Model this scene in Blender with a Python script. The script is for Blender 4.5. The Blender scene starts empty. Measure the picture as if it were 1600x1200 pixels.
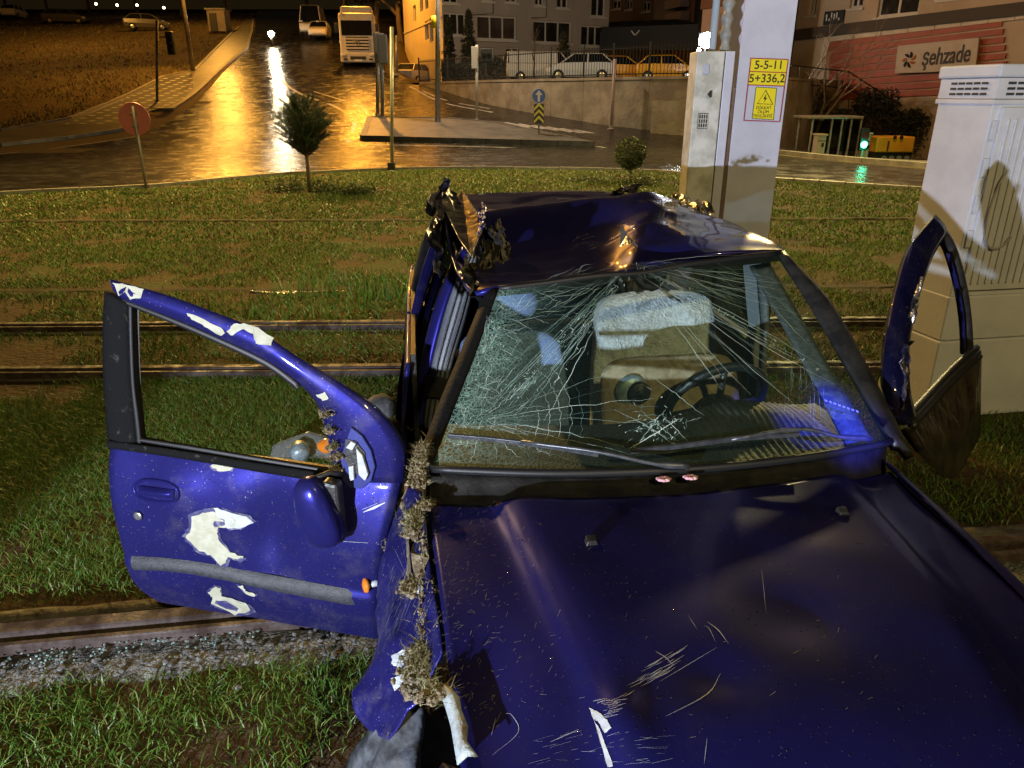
import bpy, bmesh, math, random
import numpy as np
from mathutils import Vector, Matrix, noise
random.seed(7)
rng = np.random.default_rng(11)
SC = bpy.context.scene
COL = SC.collection

# ------------------------------------------------------------------ camera
PITCH = math.radians(21.4); FPX = 1150.0; CAMH = 1.93
cd = bpy.data.cameras.new('camera'); cam = bpy.data.objects.new('camera', cd); COL.objects.link(cam)
cam.location = (0, 0, CAMH); cam.rotation_euler = (math.radians(90) - PITCH, 0, 0)
cd.sensor_width = 36; cd.lens = FPX / 1600 * 36; cd.clip_start = 0.05; cd.clip_end = 3000
SC.camera = cam
# ------------------------------------------------------------------ world: night sky over a lit town
W = bpy.data.worlds.new('World'); SC.world = W; W.use_nodes = True
nt = W.node_tree; bg = nt.nodes['Background']
sky = nt.nodes.new('ShaderNodeTexSky'); sky.sky_type = 'NISHITA'; sky.sun_disc = False
sky.sun_elevation = math.radians(4); sky.sun_rotation = math.radians(200)
mul = nt.nodes.new('ShaderNodeMix'); mul.data_type = 'RGBA'; mul.blend_type = 'MULTIPLY'; mul.inputs[0].default_value = 1
mul.inputs[7].default_value = (1.0, 0.62, 0.40, 1)
nt.links.new(sky.outputs[0], mul.inputs[6]); nt.links.new(mul.outputs[2], bg.inputs[0])
bg.inputs[1].default_value = 0.0035
SC.view_settings.view_transform = 'Standard'; SC.view_settings.look = 'None'
SC.view_settings.exposure = 0.0; SC.view_settings.gamma = 1.0
# ------------------------------------------------------------------ lamps of the place and added fill lamps
def lamp(name, kind, loc, power, col, aim=None, size=0.1, cone=60, blend=0.2):
    l = bpy.data.lights.new(name, kind); l.energy = power; l.color = col
    if kind == 'AREA': l.size = size
    else: l.shadow_soft_size = size
    if kind == 'SPOT': l.spot_size = math.radians(cone); l.spot_blend = blend
    o = bpy.data.objects.new(name, l); COL.objects.link(o); o.location = loc
    if aim is not None:
        o.rotation_euler = (Vector(aim) - Vector(loc)).to_track_quat('-Z', 'Y').to_euler()
    return o
SODIUM = (1.0, 0.47, 0.10)
# the headlight of a vehicle standing behind the photographer
lamp('vehicle_headlight', 'SPOT', (-2.45, -2.3, 1.05), 2000, (0.80, 0.86, 1.0), aim=(0.72, 3.6, 0.9), size=0.035, cone=60, blend=0.12)
# unseen lamps in street-lamp colours, added to brighten lawn, bank and buildings
lamp('street_glow_fill', 'SPOT', (4.5, -8.0, 9.0), 2600, (1.0, 0.78, 0.32), aim=(1.0, 7, 0), size=0.2, cone=150, blend=0.4)  # fill added behind the camera for surfaces facing it
lamp('street_glow_fill', 'SPOT', (-9.0, 21.0, 9.0), 12000, (1.0, 0.62, 0.17), aim=(-7.0, 16, 0), size=0.2, cone=150, blend=0.4)
lamp('street_glow_fill', 'SPOT', (10.0, 26.0, 8.0), 13000, (1.0, 0.74, 0.26), aim=(5.0, 17, 0), size=0.2, cone=150, blend=0.4)
lamp('lawn_fill_lamp', 'SPOT', (-0.5, 6.5, 10.0), 3300, (1.0, 0.82, 0.24), aim=(-0.5, 14.5, 0), size=0.2, cone=96, blend=0.5)  # unseen lamp added to brighten the far lawn, cone kept off the bonnet
lamp('street_glow_fill', 'SPOT', (-12.5, 64.0, 15.0), 10000, (1.0, 0.40, 0.04), aim=(-8.0, 62, 5), size=0.3, cone=170, blend=0.4)
lamp('street_glow_fill', 'SPOT', (13.0, 27.0, 8.0), 1600, (1.0, 0.56, 0.20), aim=(16.0, 36, 1), size=0.2, cone=165, blend=0.4)

lamp('street_glow_fill', 'SPOT', (-36.0, 66.0, 15.0), 6500, (1.0, 0.46, 0.08), aim=(-36.0, 69, 5), size=0.3, cone=165, blend=0.4)  # added to lift the dark bank
lamp('street_glow_fill', 'SPOT', (-31.0, 84.0, 18.5), 5000, (1.0, 0.46, 0.07), aim=(-28.5, 82, 6), size=0.3, cone=165, blend=0.4)  # added for the vans uphill and the glint on the road
# ------------------------------------------------------------------ helpers
CP, SP = math.cos(PITCH), math.sin(PITCH)
def ray(px, py):
    x = (px - 800) / FPX; y = -(py - 600) / FPX
    return Vector((x, CP + y * SP, -SP + y * CP))
CAM = Vector((0, 0, CAMH))
def PZ(px, py, z):
    d = ray(px, py); return CAM + d * ((z - CAMH) / d.z)
def PY(px, py, Y):
    d = ray(px, py); return CAM + d * (Y / d.y)
def PPL(px, py, p0, n):
    d = ray(px, py); t = (Vector(p0) - CAM).dot(n) / d.dot(n); return CAM + d * t
def pix(P):
    dz = P[2] - CAMH; d = P[1] * CP - dz * SP; up = P[1] * SP + dz * CP
    return 800 + FPX * P[0] / d, 600 - FPX * up / d
PROF = [(-60, 0), (29, 0), (33, .22), (38, .75), (44, 1.6), (50, 2.55), (57, 3.75), (66, 5.3), (80, 7.7), (95, 9.9), (110, 12.0), (140, 15.6), (185, 20), (260, 24), (900, 30)]
PYs = np.array([a for a, b in PROF]); PZs = np.array([b for a, b in PROF])
def sst(a, b, x):
    t = min(1, max(0, (x - a) / (b - a))); return t * t * (3 - 2 * t)
def zg(x, y):
    r = sst(7.5, 17, x) * sst(19, 40, y)
    z = float(np.interp(y, PYs, PZs))
    if y > 40 and x > -10:
        cap = 2.45 + .015 * (y - 45); k = sst(-9, -4.5, x + .12 * (y - 48)); z = z * (1 - k) + min(z, cap) * k
    return z * (1 - r) - 1.35 * r
def G(px, py):
    d = ray(px, py); t = 1.0; prev = 1.0
    while t < 400:
        P = CAM + d * t
        if P.z <= zg(P.x, P.y):
            lo, hi = prev, t
            for _ in range(30):
                m = (lo + hi) / 2; P = CAM + d * m
                if P.z <= zg(P.x, P.y): hi = m
                else: lo = m
            P = CAM + d * hi
            return Vector((P.x, P.y, zg(P.x, P.y)))
        prev = t; t *= 1.01
    return CAM + d * 400

BASE = {}
def link(o, parent=None):
    COL.objects.link(o)
    if parent is not None: o.parent = parent
    return o
def thing(name, label, cat, base=(0, 0, 0), rotz=0, group=None):
    o = bpy.data.objects.new(name, None); o.empty_display_size = 0.2; COL.objects.link(o)
    o.location = base; o.rotation_euler = (0, 0, rotz)
    M = Matrix.Translation(Vector(base)) @ Matrix.Rotation(rotz, 4, 'Z')
    BASE[o.name] = M.inverted()
    return tag(o, label, cat, group)
def tag(o, label=None, cat=None, group=None, kind=None):
    if label: o['label'] = label
    if cat: o['category'] = cat
    if group: o['group'] = group
    if kind: o['kind'] = kind
    return o
class MB:
    def __init__(s): s.v = []; s.f = []
    def add(s, v, f):
        n = len(s.v); s.v += [tuple(p) for p in v]; s.f += [tuple(i + n for i in q) for q in f]; return s
    def box(s, c, size, R=None):
        c = Vector(c); h = [k / 2 for k in size]
        v = [Vector((x * h[0], y * h[1], z * h[2])) for z in (-1, 1) for y in (-1, 1) for x in (-1, 1)]
        if R is not None: v = [R @ p for p in v]
        return s.add([p + c for p in v], [(0, 2, 3, 1), (4, 5, 7, 6), (0, 1, 5, 4), (2, 6, 7, 3), (0, 4, 6, 2), (1, 3, 7, 5)])
    def tube(s, path, r, n=8, caps=True, closed=False):
        P = [Vector(p) for p in path]; m = len(P)
        if not hasattr(r, '__len__'): r = [r] * m
        ref = None; v = []; f = []
        for i, p in enumerate(P):
            if closed: t = P[(i + 1) % m] - P[i - 1]
            else: t = P[min(i + 1, m - 1)] - P[max(i - 1, 0)]
            if t.length < 1e-9: t = Vector((0, 0, 1))
            t.normalize()
            if ref is None:
                ref = t.orthogonal().normalized()
            else:
                ref = (ref - t * ref.dot(t))
                if ref.length < 1e-6: ref = t.orthogonal()
                ref.normalize()
            b = t.cross(ref)
            for k in range(n):
                a = 2 * math.pi * k / n
                v.append(p + (ref * math.cos(a) + b * math.sin(a)) * r[i])
        rng_ = m if closed else m - 1
        for i in range(rng_):
            for k in range(n):
                j = (i + 1) % m
                f.append((i * n + k, i * n + (k + 1) % n, j * n + (k + 1) % n, j * n + k))
        if caps and not closed:
            f.append(tuple(range(n))[::-1]); f.append(tuple(range((m - 1) * n, m * n)))
        return s.add(v, f)
    def cyl(s, a, b, r0, r1=None, n=12): return s.tube([a, b], [r0, r0 if r1 is None else r1], n)
    def grid(s, fn, nu, nv):
        v = [fn(i / nu, j / nv) for j in range(nv + 1) for i in range(nu + 1)]
        f = [(j * (nu + 1) + i, j * (nu + 1) + i + 1, (j + 1) * (nu + 1) + i + 1, (j + 1) * (nu + 1) + i) for j in range(nv) for i in range(nu)]
        return s.add(v, f)
    def prism(s, poly, ext):
        n = len(poly); e = Vector(ext); a = [Vector(p) for p in poly]
        f = [tuple(range(n))[::-1], tuple(range(n, 2 * n))] + [(i, (i + 1) % n, n + (i + 1) % n, n + i) for i in range(n)]
        return s.add(a + [p + e for p in a], f)
    def sweep(s, path, prof, up=(0, 0, 1), closed_prof=True, scale=None):
        P = [Vector(p) for p in path]; m = len(P); n = len(prof); v = []; f = []; up = Vector(up)
        for i, p in enumerate(P):
            t = (P[min(i + 1, m - 1)] - P[max(i - 1, 0)]).normalized()
            x = t.cross(up).normalized(); y = x.cross(t)
            k = scale[i] if scale else 1
            v += [p + x * a * k + y * b * k for a, b in prof]
        for i in range(m - 1):
            for k in range(n if closed_prof else n - 1):
                f.append((i * n + k, i * n + (k + 1) % n, (i + 1) * n + (k + 1) % n, (i + 1) * n + k))
        if closed_prof: f.append(tuple(range(n))[::-1]); f.append(tuple(range((m - 1) * n, m * n)))
        return s.add(v, f)
    def lathe(s, prof, c=(0, 0, 0), axis=(0, 0, 1), n=16):
        q = Vector((0, 0, 1)).rotation_difference(Vector(axis)); c = Vector(c); v = []; f = []; m = len(prof)
        for r, z in prof:
            for k in range(n):
                a = 2 * math.pi * k / n; v.append(c + q @ Vector((r * math.cos(a), r * math.sin(a), z)))
        for i in range(m - 1):
            for k in range(n): f.append((i * n + k, i * n + (k + 1) % n, (i + 1) * n + (k + 1) % n, (i + 1) * n + k))
        f.append(tuple(range(n))[::-1]); f.append(tuple(range((m - 1) * n, m * n)))
        return s.add(v, f)
    def blob(s, c, r, amp=.2, seed=0, sub=2, sc=2.0):
        bm = bmesh.new(); bmesh.ops.create_icosphere(bm, subdivisions=sub, radius=1)
        c = Vector(c); rr = Vector(r) if hasattr(r, '__len__') else Vector((r, r, r)); v = []
        for q in bm.verts:
            k = 1 + amp * noise.noise(q.co * sc + Vector((seed * 3.1, seed, -seed)))
            v.append(c + Vector((q.co.x * rr.x, q.co.y * rr.y, q.co.z * rr.z)) * k)
        f = [tuple(x.index for x in q.verts) for q in bm.faces]; bm.free(); return s.add(v, f)
    def build(s, name, m, parent=None, smooth=False, bevel=0, solid=0, sub=0, local=False, recalc=True, base=None, offset=-1):
        """local: coordinates are already the parent's; otherwise they are world coordinates"""
        me = bpy.data.meshes.new(name); V = s.v
        if parent is not None and not local:
            M = BASE[parent.name]; V = [M @ Vector(p) for p in V]
        if base is not None: b = Vector(base); V = [Vector(p) - b for p in V]
        me.from_pydata([tuple(p) for p in V], [], s.f); me.update()
        if recalc:
            bm = bmesh.new(); bm.from_mesh(me); bmesh.ops.recalc_face_normals(bm, faces=bm.faces); bm.to_mesh(me); bm.free()
        if smooth: me.polygons.foreach_set('use_smooth', [True] * len(me.polygons))
        me.materials.append(m)
        o = bpy.data.objects.new(name, me); link(o, parent)
        if parent is not None: BASE[o.name] = BASE[parent.name]
        if base is not None: o.location = base
        if solid: md = o.modifiers.new('s', 'SOLIDIFY'); md.thickness = solid; md.offset = offset
        if bevel: md = o.modifiers.new('b', 'BEVEL'); md.width = bevel; md.segments = 2; md.limit_method = 'ANGLE'; md.angle_limit = .6
        if sub: md = o.modifiers.new('ss', 'SUBSURF'); md.levels = sub; md.render_levels = sub
        return o
def copy_tree(o, parent=None, loc=None, rotz=None, label=None):
    c = o.copy(); COL.objects.link(c); c.parent = parent
    if loc is not None: c.location = loc
    if rotz is not None: c.rotation_euler = (0, 0, rotz)
    if label: c['label'] = label
    for ch in list(o.children): copy_tree(ch, c)
    return c
def fast_mesh(name, V, F, m, parent=None, tri=False, base=None):
    me = bpy.data.meshes.new(name); V = np.asarray(V, dtype=np.float32); F = np.asarray(F, dtype=np.int32)
    if base is not None: V = V - np.asarray(base, dtype=np.float32)
    k = F.shape[1]; me.vertices.add(len(V)); me.vertices.foreach_set('co', V.ravel())
    me.loops.add(F.size); me.loops.foreach_set('vertex_index', F.ravel())
    me.polygons.add(len(F)); me.polygons.foreach_set('loop_start', np.arange(len(F), dtype=np.int32) * k)
    me.update(calc_edges=True); me.materials.append(m)
    o = bpy.data.objects.new(name, me); link(o, parent)
    if base is not None: o.location = base
    return o

# ------------------------------------------------------------------ materials
MATS = {}
def pm(name, c1, c2=None, scale=6, rough=.6, metal=0, bump=0, bscale=40, coat=0, detail=5, spec=.5, c3=None, r2=None, emit=0, lo=.4, hi=.6, alpha=1, flake=0, trans=0):
    if name in MATS: return MATS[name]
    m = bpy.data.materials.new(name); m.use_nodes = True; t = m.node_tree; b = t.nodes['Principled BSDF']; N = t.nodes.new; Lk = t.links.new
    b.inputs['Roughness'].default_value = rough; b.inputs['Metallic'].default_value = metal
    b.inputs['Specular IOR Level'].default_value = spec; b.inputs['Coat Weight'].default_value = coat; b.inputs['Coat Roughness'].default_value = .04
    b.inputs['Base Color'].default_value = (*c1, 1)
    if trans: b.inputs['Transmission Weight'].default_value = trans
    tc = N('ShaderNodeTexCoord')
    if c2 is not None:
        n = N('ShaderNodeTexNoise'); n.inputs['Scale'].default_value = scale; n.inputs['Detail'].default_value = detail; n.inputs['Roughness'].default_value = .62
        Lk(tc.outputs['Object'], n.inputs['Vector'])
        r = N('ShaderNodeValToRGB'); r.color_ramp.elements[0].position = lo; r.color_ramp.elements[1].position = hi
        r.color_ramp.elements[0].color = (*c1, 1); r.color_ramp.elements[1].color = (*c2, 1)
        if c3: e = r.color_ramp.elements.new((lo + hi) / 2); e.color = (*c3, 1)
        Lk(n.outputs['Fac'], r.inputs[0]); Lk(r.outputs[0], b.inputs['Base Color'])
        if r2 is not None:
            mr = N('ShaderNodeMapRange'); mr.inputs[1].default_value = lo; mr.inputs[2].default_value = hi; mr.inputs[3].default_value = rough; mr.inputs[4].default_value = r2
            Lk(n.outputs['Fac'], mr.inputs[0]); Lk(mr.outputs[0], b.inputs['Roughness'])
    if bump:
        n2 = N('ShaderNodeTexNoise'); n2.inputs['Scale'].default_value = bscale; n2.inputs['Detail'].default_value = 4
        Lk(tc.outputs['Object'], n2.inputs['Vector'])
        bp = N('ShaderNodeBump'); bp.inputs['Strength'].default_value = 1; bp.inputs['Distance'].default_value = bump
        Lk(n2.outputs['Fac'], bp.inputs['Height']); Lk(bp.outputs[0], b.inputs['Normal'])
    if emit: b.inputs['Emission Color'].default_value = (*c1, 1); b.inputs['Emission Strength'].default_value = emit
    MATS[name] = m; return m
def text_mesh(name, s, size, m, parent, M, depth=.002, bold=0.0, shear=0.0, sx=1.0):
    """M: world matrix of the text (x right, y up); centred"""
    cu = bpy.data.curves.new(name, 'FONT'); cu.body = s; cu.size = size; cu.align_x = 'CENTER'; cu.align_y = 'CENTER'; cu.extrude = depth; cu.offset = bold; cu.shear = shear
    to = bpy.data.objects.new(name, cu); COL.objects.link(to)
    dg = bpy.context.evaluated_depsgraph_get(); me = bpy.data.meshes.new_from_object(to.evaluated_get(dg))
    bpy.data.objects.remove(to); me.name = name
    MM = BASE[parent.name] @ M @ Matrix.Diagonal((sx, 1, 1, 1))
    me.transform(MM); me.materials.clear(); me.materials.append(m)
    o = bpy.data.objects.new(name, me); link(o, parent); BASE[o.name] = BASE[parent.name]
    return o

# ================================================================== THE GROUND
def ground_mesh():
    xs = np.concatenate([[-400, -200, -120], np.arange(-80, 81, 2.5), [120, 200, 400]])
    ys = np.concatenate([[-60, -30], np.arange(-10, 150, 2.5), [160, 185, 220, 260, 400, 900]])
    V = [(x, y, zg(x, y)) for y in ys for x in xs]; n = len(xs)
    F = [(j * n + i, j * n + i + 1, (j + 1) * n + i + 1, (j + 1) * n + i) for j in range(len(ys) - 1) for i in range(n - 1)]
    return V, F
m_soil = pm('lawn_soil', (.034, .026, .015), (.050, .056, .020), scale=1.1, rough=.95, bump=.03, bscale=22, c3=(.07, .042, .020), spec=.2, lo=.35, hi=.65)
V, F = ground_mesh()
tag(fast_mesh('ground', V, F, m_soil), kind='structure')

def drape(name, poly, m, off, step=2.5, parent=None, solid=0):
    bm = bmesh.new(); bm.faces.new([bm.verts.new((p[0], p[1], 0)) for p in poly])
    xs = [p[0] for p in poly]; ys = [p[1] for p in poly]
    for k in np.arange(math.floor(min(xs) / step) * step, max(xs), step):
        bmesh.ops.bisect_plane(bm, geom=bm.verts[:] + bm.edges[:] + bm.faces[:], plane_co=(k, 0, 0), plane_no=(1, 0, 0))
    for k in np.arange(math.floor(min(ys) / step) * step, max(ys), step):
        bmesh.ops.bisect_plane(bm, geom=bm.verts[:] + bm.edges[:] + bm.faces[:], plane_co=(0, k, 0), plane_no=(0, 1, 0))
    bmesh.ops.triangulate(bm, faces=[f for f in bm.faces if len(f.verts) > 4])
    for v in bm.verts: v.co.z = zg(v.co.x, v.co.y) + off
    bmesh.ops.recalc_face_normals(bm, faces=bm.faces)
    for f in bm.faces:
        if f.normal.z < 0: f.normal_flip()
    me = bpy.data.meshes.new(name); bm.to_mesh(me); bm.free(); me.materials.append(m)
    o = bpy.data.objects.new(name, me); link(o, parent)
    if solid: md = o.modifiers.new('s', 'SOLIDIFY'); md.thickness = solid; md.offset = -1
    BASE[o.name] = Matrix.Identity(4)
    return o
def resample(P, d):
    P = [Vector(p) for p in P]; out = [P[0]]
    for a, b in zip(P, P[1:]):
        n = max(1, int((b - a).length / d))
        out += [a.lerp(b, k / n) for k in range(1, n + 1)]
    return out
def smoothline(P, n=6):
    P = [Vector(p) for p in P]; Q = [P[0] * 2 - P[1]] + P + [P[-1] * 2 - P[-2]]; out = []
    for i in range(1, len(Q) - 2):
        for k in range(n):
            t = k / n; a, b, c, d = Q[i - 1], Q[i], Q[i + 1], Q[i + 2]
            out.append(.5 * ((2 * b) + (c - a) * t + (2 * a - 5 * b + 4 * c - d) * t * t + (3 * b - a - 3 * c + d) * t ** 3))
    return out + [P[-1]]
def stripe(mb, pts, w, off):
    P = resample(pts, .8)
    for a, b in zip(P, P[1:]):
        t = (b - a); t.z = 0; t.normalize(); s = Vector((-t.y, t.x, 0)) * w / 2
        q = [a - s, b - s, b + s, a + s]
        mb.add([(p.x, p.y, zg(p.x, p.y) + off) for p in q], [(0, 1, 2, 3)])
GP = lambda L: [G(*p) for p in L]

def asphalt():
    m = pm('wet_asphalt', (.008, .007, .007), (.017, .016, .015), scale=1.6, rough=.17, r2=.30, bump=.004, bscale=55, spec=.6)
    return m
m_road = asphalt()
edge_px = [(-420, 345), (0, 305), (230, 293), (400, 277), (560, 268), (740, 264), (1000, 268), (1080, 274), (1240, 284), (1420, 296), (1760, 322)]
edge = smoothline(GP(edge_px), 4)
rb = [(1760, 300), (1430, 263), (1220, 243), (1090, 208), (955, 196), (860, 181), (760, 163), (650, 131), (612, 100), (566, 60), (520, 27), (470, 17), (402, 17), (398, 50), (390, 75), (345, 117), (303, 165), (215, 213), (0, 242), (-420, 300)]
road = drape('road', [(p.x, p.y) for p in edge] + [(p.x, p.y) for p in GP(rb)], m_road, .006)
tag(road, kind='structure')
m_kerb = pm('kerb_concrete', (.11, .105, .095), (.19, .18, .16), scale=3, rough=.55, bump=.004, bscale=60)
m_kerbdark = pm('kerb_dark_paint', (.02, .02, .02), (.05, .045, .04), scale=4, rough=.5)
m_paint = pm('road_paint', (.55, .54, .50), (.30, .29, .27), scale=3, rough=.35, bump=.002, bscale=80)
kerb = tag(bpy.data.objects.new('kerb', None), kind='structure'); COL.objects.link(kerb); BASE[kerb.name] = Matrix.Identity(4)
def kerb_stones(pts, w, h, m, length, parent, name='kerb_stone'):
    P = resample(pts, length)
    for a, b in zip(P, P[1:]):
        t = (b - a); t.z = 0; L = t.length
        if L < .1: continue
        t.normalize(); s = Vector((-t.y, t.x, 0)) * w / 2; g = t * .012
        za = zg(a.x, a.y) - .05; zb = zg(b.x, b.y) - .05
        q = [a + g - s, b - g - s, b - g + s, a + g + s]; z = [za, zb, zb, za]; hh = h + random.uniform(-.006, .006) + .05
        mb = MB(); mb.add([(p.x, p.y, k) for p, k in zip(q, z)] + [(p.x, p.y, k + hh) for p, k in zip(q, z)],
                          [(3, 2, 1, 0), (4, 5, 6, 7), (0, 1, 5, 4), (1, 2, 6, 5), (2, 3, 7, 6), (3, 0, 4, 7)])
        mb.build(name, m, parent, recalc=False)
kerb_stones([p for p in edge if abs(p.x) < 16], .14, .075, m_kerb, 1.0, kerb)
# left pavement with patterned tiles
def tile_mat():
    m = bpy.data.materials.new('patterned_paving'); m.use_nodes = True; t = m.node_tree; b = t.nodes['Principled BSDF']; N = t.nodes.new; Lk = t.links.new
    tc = N('ShaderNodeTexCoord'); vm = N('ShaderNodeVectorMath'); vm.operation = 'FRACTION'
    sc = N('ShaderNodeVectorMath'); sc.operation = 'SCALE'; sc.inputs[3].default_value = 1.25
    Lk(tc.outputs['Object'], sc.inputs[0]); Lk(sc.outputs[0], vm.inputs[0])
    sx = N('ShaderNodeSeparateXYZ'); Lk(vm.outputs[0], sx.inputs[0])
    def gt(o, v):
        q = N('ShaderNodeMath'); q.operation = 'GREATER_THAN'; Lk(o, q.inputs[0]); q.inputs[1].default_value = v; return q.outputs[0]
    a = N('ShaderNodeMath'); a.operation = 'MULTIPLY'; Lk(gt(sx.outputs[0], .62), a.inputs[0]); Lk(gt(sx.outputs[1], .62), a.inputs[1])
    mx = N('ShaderNodeMix'); mx.data_type = 'RGBA'; Lk(a.outputs[0], mx.inputs[0])
    mx.inputs[6].default_value = (.022, .020, .019, 1); mx.inputs[7].default_value = (.30, .29, .27, 1); Lk(mx.outputs[2], b.inputs['Base Color'])
    b.inputs['Roughness'].default_value = .6
    return m
m_tile = tile_mat(); m_pave = pm('paving_concrete', (.06, .056, .05), (.11, .10, .09), scale=1.5, rough=.42, bump=.004, bscale=30)
outer = GP([(-420, 283), (0, 229), (190, 205), (236, 173), (268, 173), (302, 150), (342, 112), (386, 76), (394, 50), (396, 30)])
inner = GP([(385, 30), (374, 44), (331, 85), (305, 112), (255, 122), (200, 151), (110, 188), (0, 208), (-420, 255)])
pav = tag(drape('pavement', [(p.x, p.y) for p in outer + inner], m_pave, .1, solid=.2), kind='structure')
tag(drape('paving_tiles', [(p.x, p.y) for p in GP([(95, 200), (190, 196), (236, 176), (262, 171), (288, 158), (303, 138), (300, 118), (258, 124), (204, 153), (150, 178)])], m_tile, .106, parent=pav))
kerb_stones(resample(outer[1:], 2), .22, .13, m_kerb, 2.0, pav)
kerb_stones(resample(inner[1:-1], 2), .18, .16, m_kerb, 2.0, pav)
# traffic island
isl_px = [(567, 219), (760, 224), (930, 229), (900, 222), (780, 197), (700, 190), (578, 188)]
isl = GP(isl_px)
m_isl = pm('island_concrete', (.09, .087, .082), (.15, .145, .135), scale=1.2, rough=.5, bump=.005, bscale=30)
iso = tag(drape('traffic_island', [(p.x, p.y) for p in isl], m_isl, .17, solid=.2), kind='structure')
kerb_stones(isl[:3], .25, .19, m_kerbdark, 1.2, iso); kerb_stones(isl[3:] + [isl[0]], .25, .19, m_kerb, 1.2, iso)
# right-hand pavement in front of the kiosks, its kerb
rp = GP([(1216, 241), (1432, 261), (1760, 297), (1760, 262), (1432, 236), (1216, 226)])
rpo = tag(drape('far_pavement', [(p.x, p.y) for p in rp], m_pave, .13, solid=.2), kind='structure')
kerb_stones(rp[:3], .2, .15, m_kerb, 1.5, rpo)
# road markings
mk = MB()
for L, w in [([(430, 100), (440, 125), (470, 147), (515, 163), (545, 180), (554, 195), (544, 223)], .20), ([(572, 226), (760, 230), (945, 236)], .14), ([(930, 229), (965, 234)], .12),
             ([(-200, 268), (0, 241), (215, 213)], .14), ([(490, 143), (560, 165), (575, 180)], .12), ([(566, 217), (576, 195), (560, 172)], .12),
             ([(640, 135), (690, 160), (770, 176)], .15), ([(660, 142), (700, 158), (765, 170)], .13)]:
    stripe(mk, smoothline(GP(L), 5), w, .012)
for k in range(7):
    x = 765 + k * 22; y = 189 + k * 2.4
    stripe(mk, GP([(x, y), (x + 42, y + 8)]), .32, .012)
tag(mk.build('road_markings', m_paint, recalc=False), kind='structure')
mk = MB(); p = GP([(526, 195), (545, 196)])
stripe(mk, p, .8, .013); tag(mk.build('manhole_cover', pm('cast_iron', (.06, .055, .05), (.1, .09, .08), rough=.35, metal=.6)), kind='structure')

# ------------------------------------------------------------------ tram tracks
m_rail = pm('rail_steel', (.035, .022, .018), (.085, .065, .06), scale=9, rough=.85, metal=.0, bump=.005, bscale=60, r2=.5, spec=.25)
m_bed = pm('rail_bed_concrete', (.040, .034, .027), (.105, .092, .075), scale=7, rough=.75, bump=.02, bscale=28, c3=(.10, .085, .07))
def rail_line(p, q, label, x0=-16, x1=16):
    a, b = PZ(*p, .03), PZ(*q, .03); d = (b - a) / (b.x - a.x)
    A = a + d * (x0 - a.x); B = a + d * (x1 - a.x); n = 26; path = [A.lerp(B, i / n) for i in range(n + 1)]
    base = path[n // 2].copy(); base.z = 0
    t = thing('tram_rail', label, 'rail', base, group='tram rails set in the lawn')
    head = [(-.035, .03), (-.030, .036), (.026, .036), (.035, .03), (.035, -.06), (-.035, -.06)]
    MB().sweep(path, head).build('rail_head', m_rail, t)
    lip = [(.068, .020), (.072, .026), (.092, .026), (.096, .02), (.096, -.06), (.068, -.06)]
    MB().sweep(path, lip).build('guard_lip', m_rail, t)
    MB().sweep(path, [(.035, -.02), (.035, -.015), (.068, -.015), (.068, -.02)]).build('groove', pm('rubber_black', (.012, .011, .01), rough=.4), t)
    return path
R1 = rail_line((0, 994), (320, 965), 'steel tram rail passing just behind the bottom of the open dented door')
R2 = rail_line((0, 581), (600, 577), 'inner steel rail of the tram track behind the wreck')
R3 = rail_line((0, 511), (600, 507), 'outer steel rail of the track behind the wreck')
d0 = (R1[-1] - R1[0]).normalized()
def strip_bed(path, lo, hi, z, name, m, rag=.05, x0=-99, x1=99):
    mb = MB(); P = resample(path, .12); P = [p for p in P if x0 < p.x < x1]; v = []; f = []; n = 5
    for i, p in enumerate(P):
        for k in range(n):
            w = lo + (hi - lo) * k / (n - 1) + (rag * noise.noise(Vector((p.x * 2.3, k, 7))) if k in (0, n - 1) else 0)
            v.append((p.x, p.y + w, z + .012 * noise.noise(Vector((p.x * 5, p.y + w * 9, 1))) - (.02 if k in (0, n - 1) else 0)))
    for i in range(len(P) - 1):
        for k in range(n - 1): f.append((i * n + k, (i + 1) * n + k, (i + 1) * n + k + 1, i * n + k + 1))
    mb.add(v, f); return tag(mb.build(name, m, smooth=True), kind='structure')
strip_bed(R1, -.31, -.05, .016, 'track_bed', pm('crumbling_concrete', (.085, .083, .078), (.24, .235, .22), scale=26, rough=.9, bump=.025, bscale=70, spec=.2), .14, -6, 6)
strip_bed(R1, .11, .20, .012, 'track_bed', m_bed, .06, -6, 6)
for R in (R2, R3):
    strip_bed(R, -.13, -.045, .010, 'track_bed', m_bed, .05); strip_bed(R, .10, .17, .010, 'track_bed', m_bed, .05)
m_wet = pm('wet_mud', (.025, .018, .012), (.05, .036, .024), scale=3, rough=.10, r2=.3, bump=.006, bscale=18)
LN = [PZ(0, 458, 0), PZ(450, 456, 0)]
def longline(p, q, x0, x1):
    a, b = PZ(*p, 0), PZ(*q, 0); d = (b - a) / (b.x - a.x); return [a + d * (x0 - a.x), a + d * (x1 - a.x)]
strip_bed(longline((0, 455), (600, 452), -14, 14), -.12, .13, .006, 'muddy_gutter', pm('damp_soil', (.022, .016, .010), (.045, .034, .022), scale=4, rough=.9, bump=.01, bscale=20, spec=.15), .16)
strip_bed(longline((0, 459), (600, 456), -2.75, -1.75), -.05, .05, .014, 'puddle', m_wet, .05)
strip_bed(longline((0, 347), (700, 345), -14, 14), -.06, .06, .03, 'edging', pm('old_edging', (.05, .042, .030), (.12, .10, .075), scale=2.5, rough=.95, bump=.02, bscale=14, spec=.1), .06)
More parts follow.
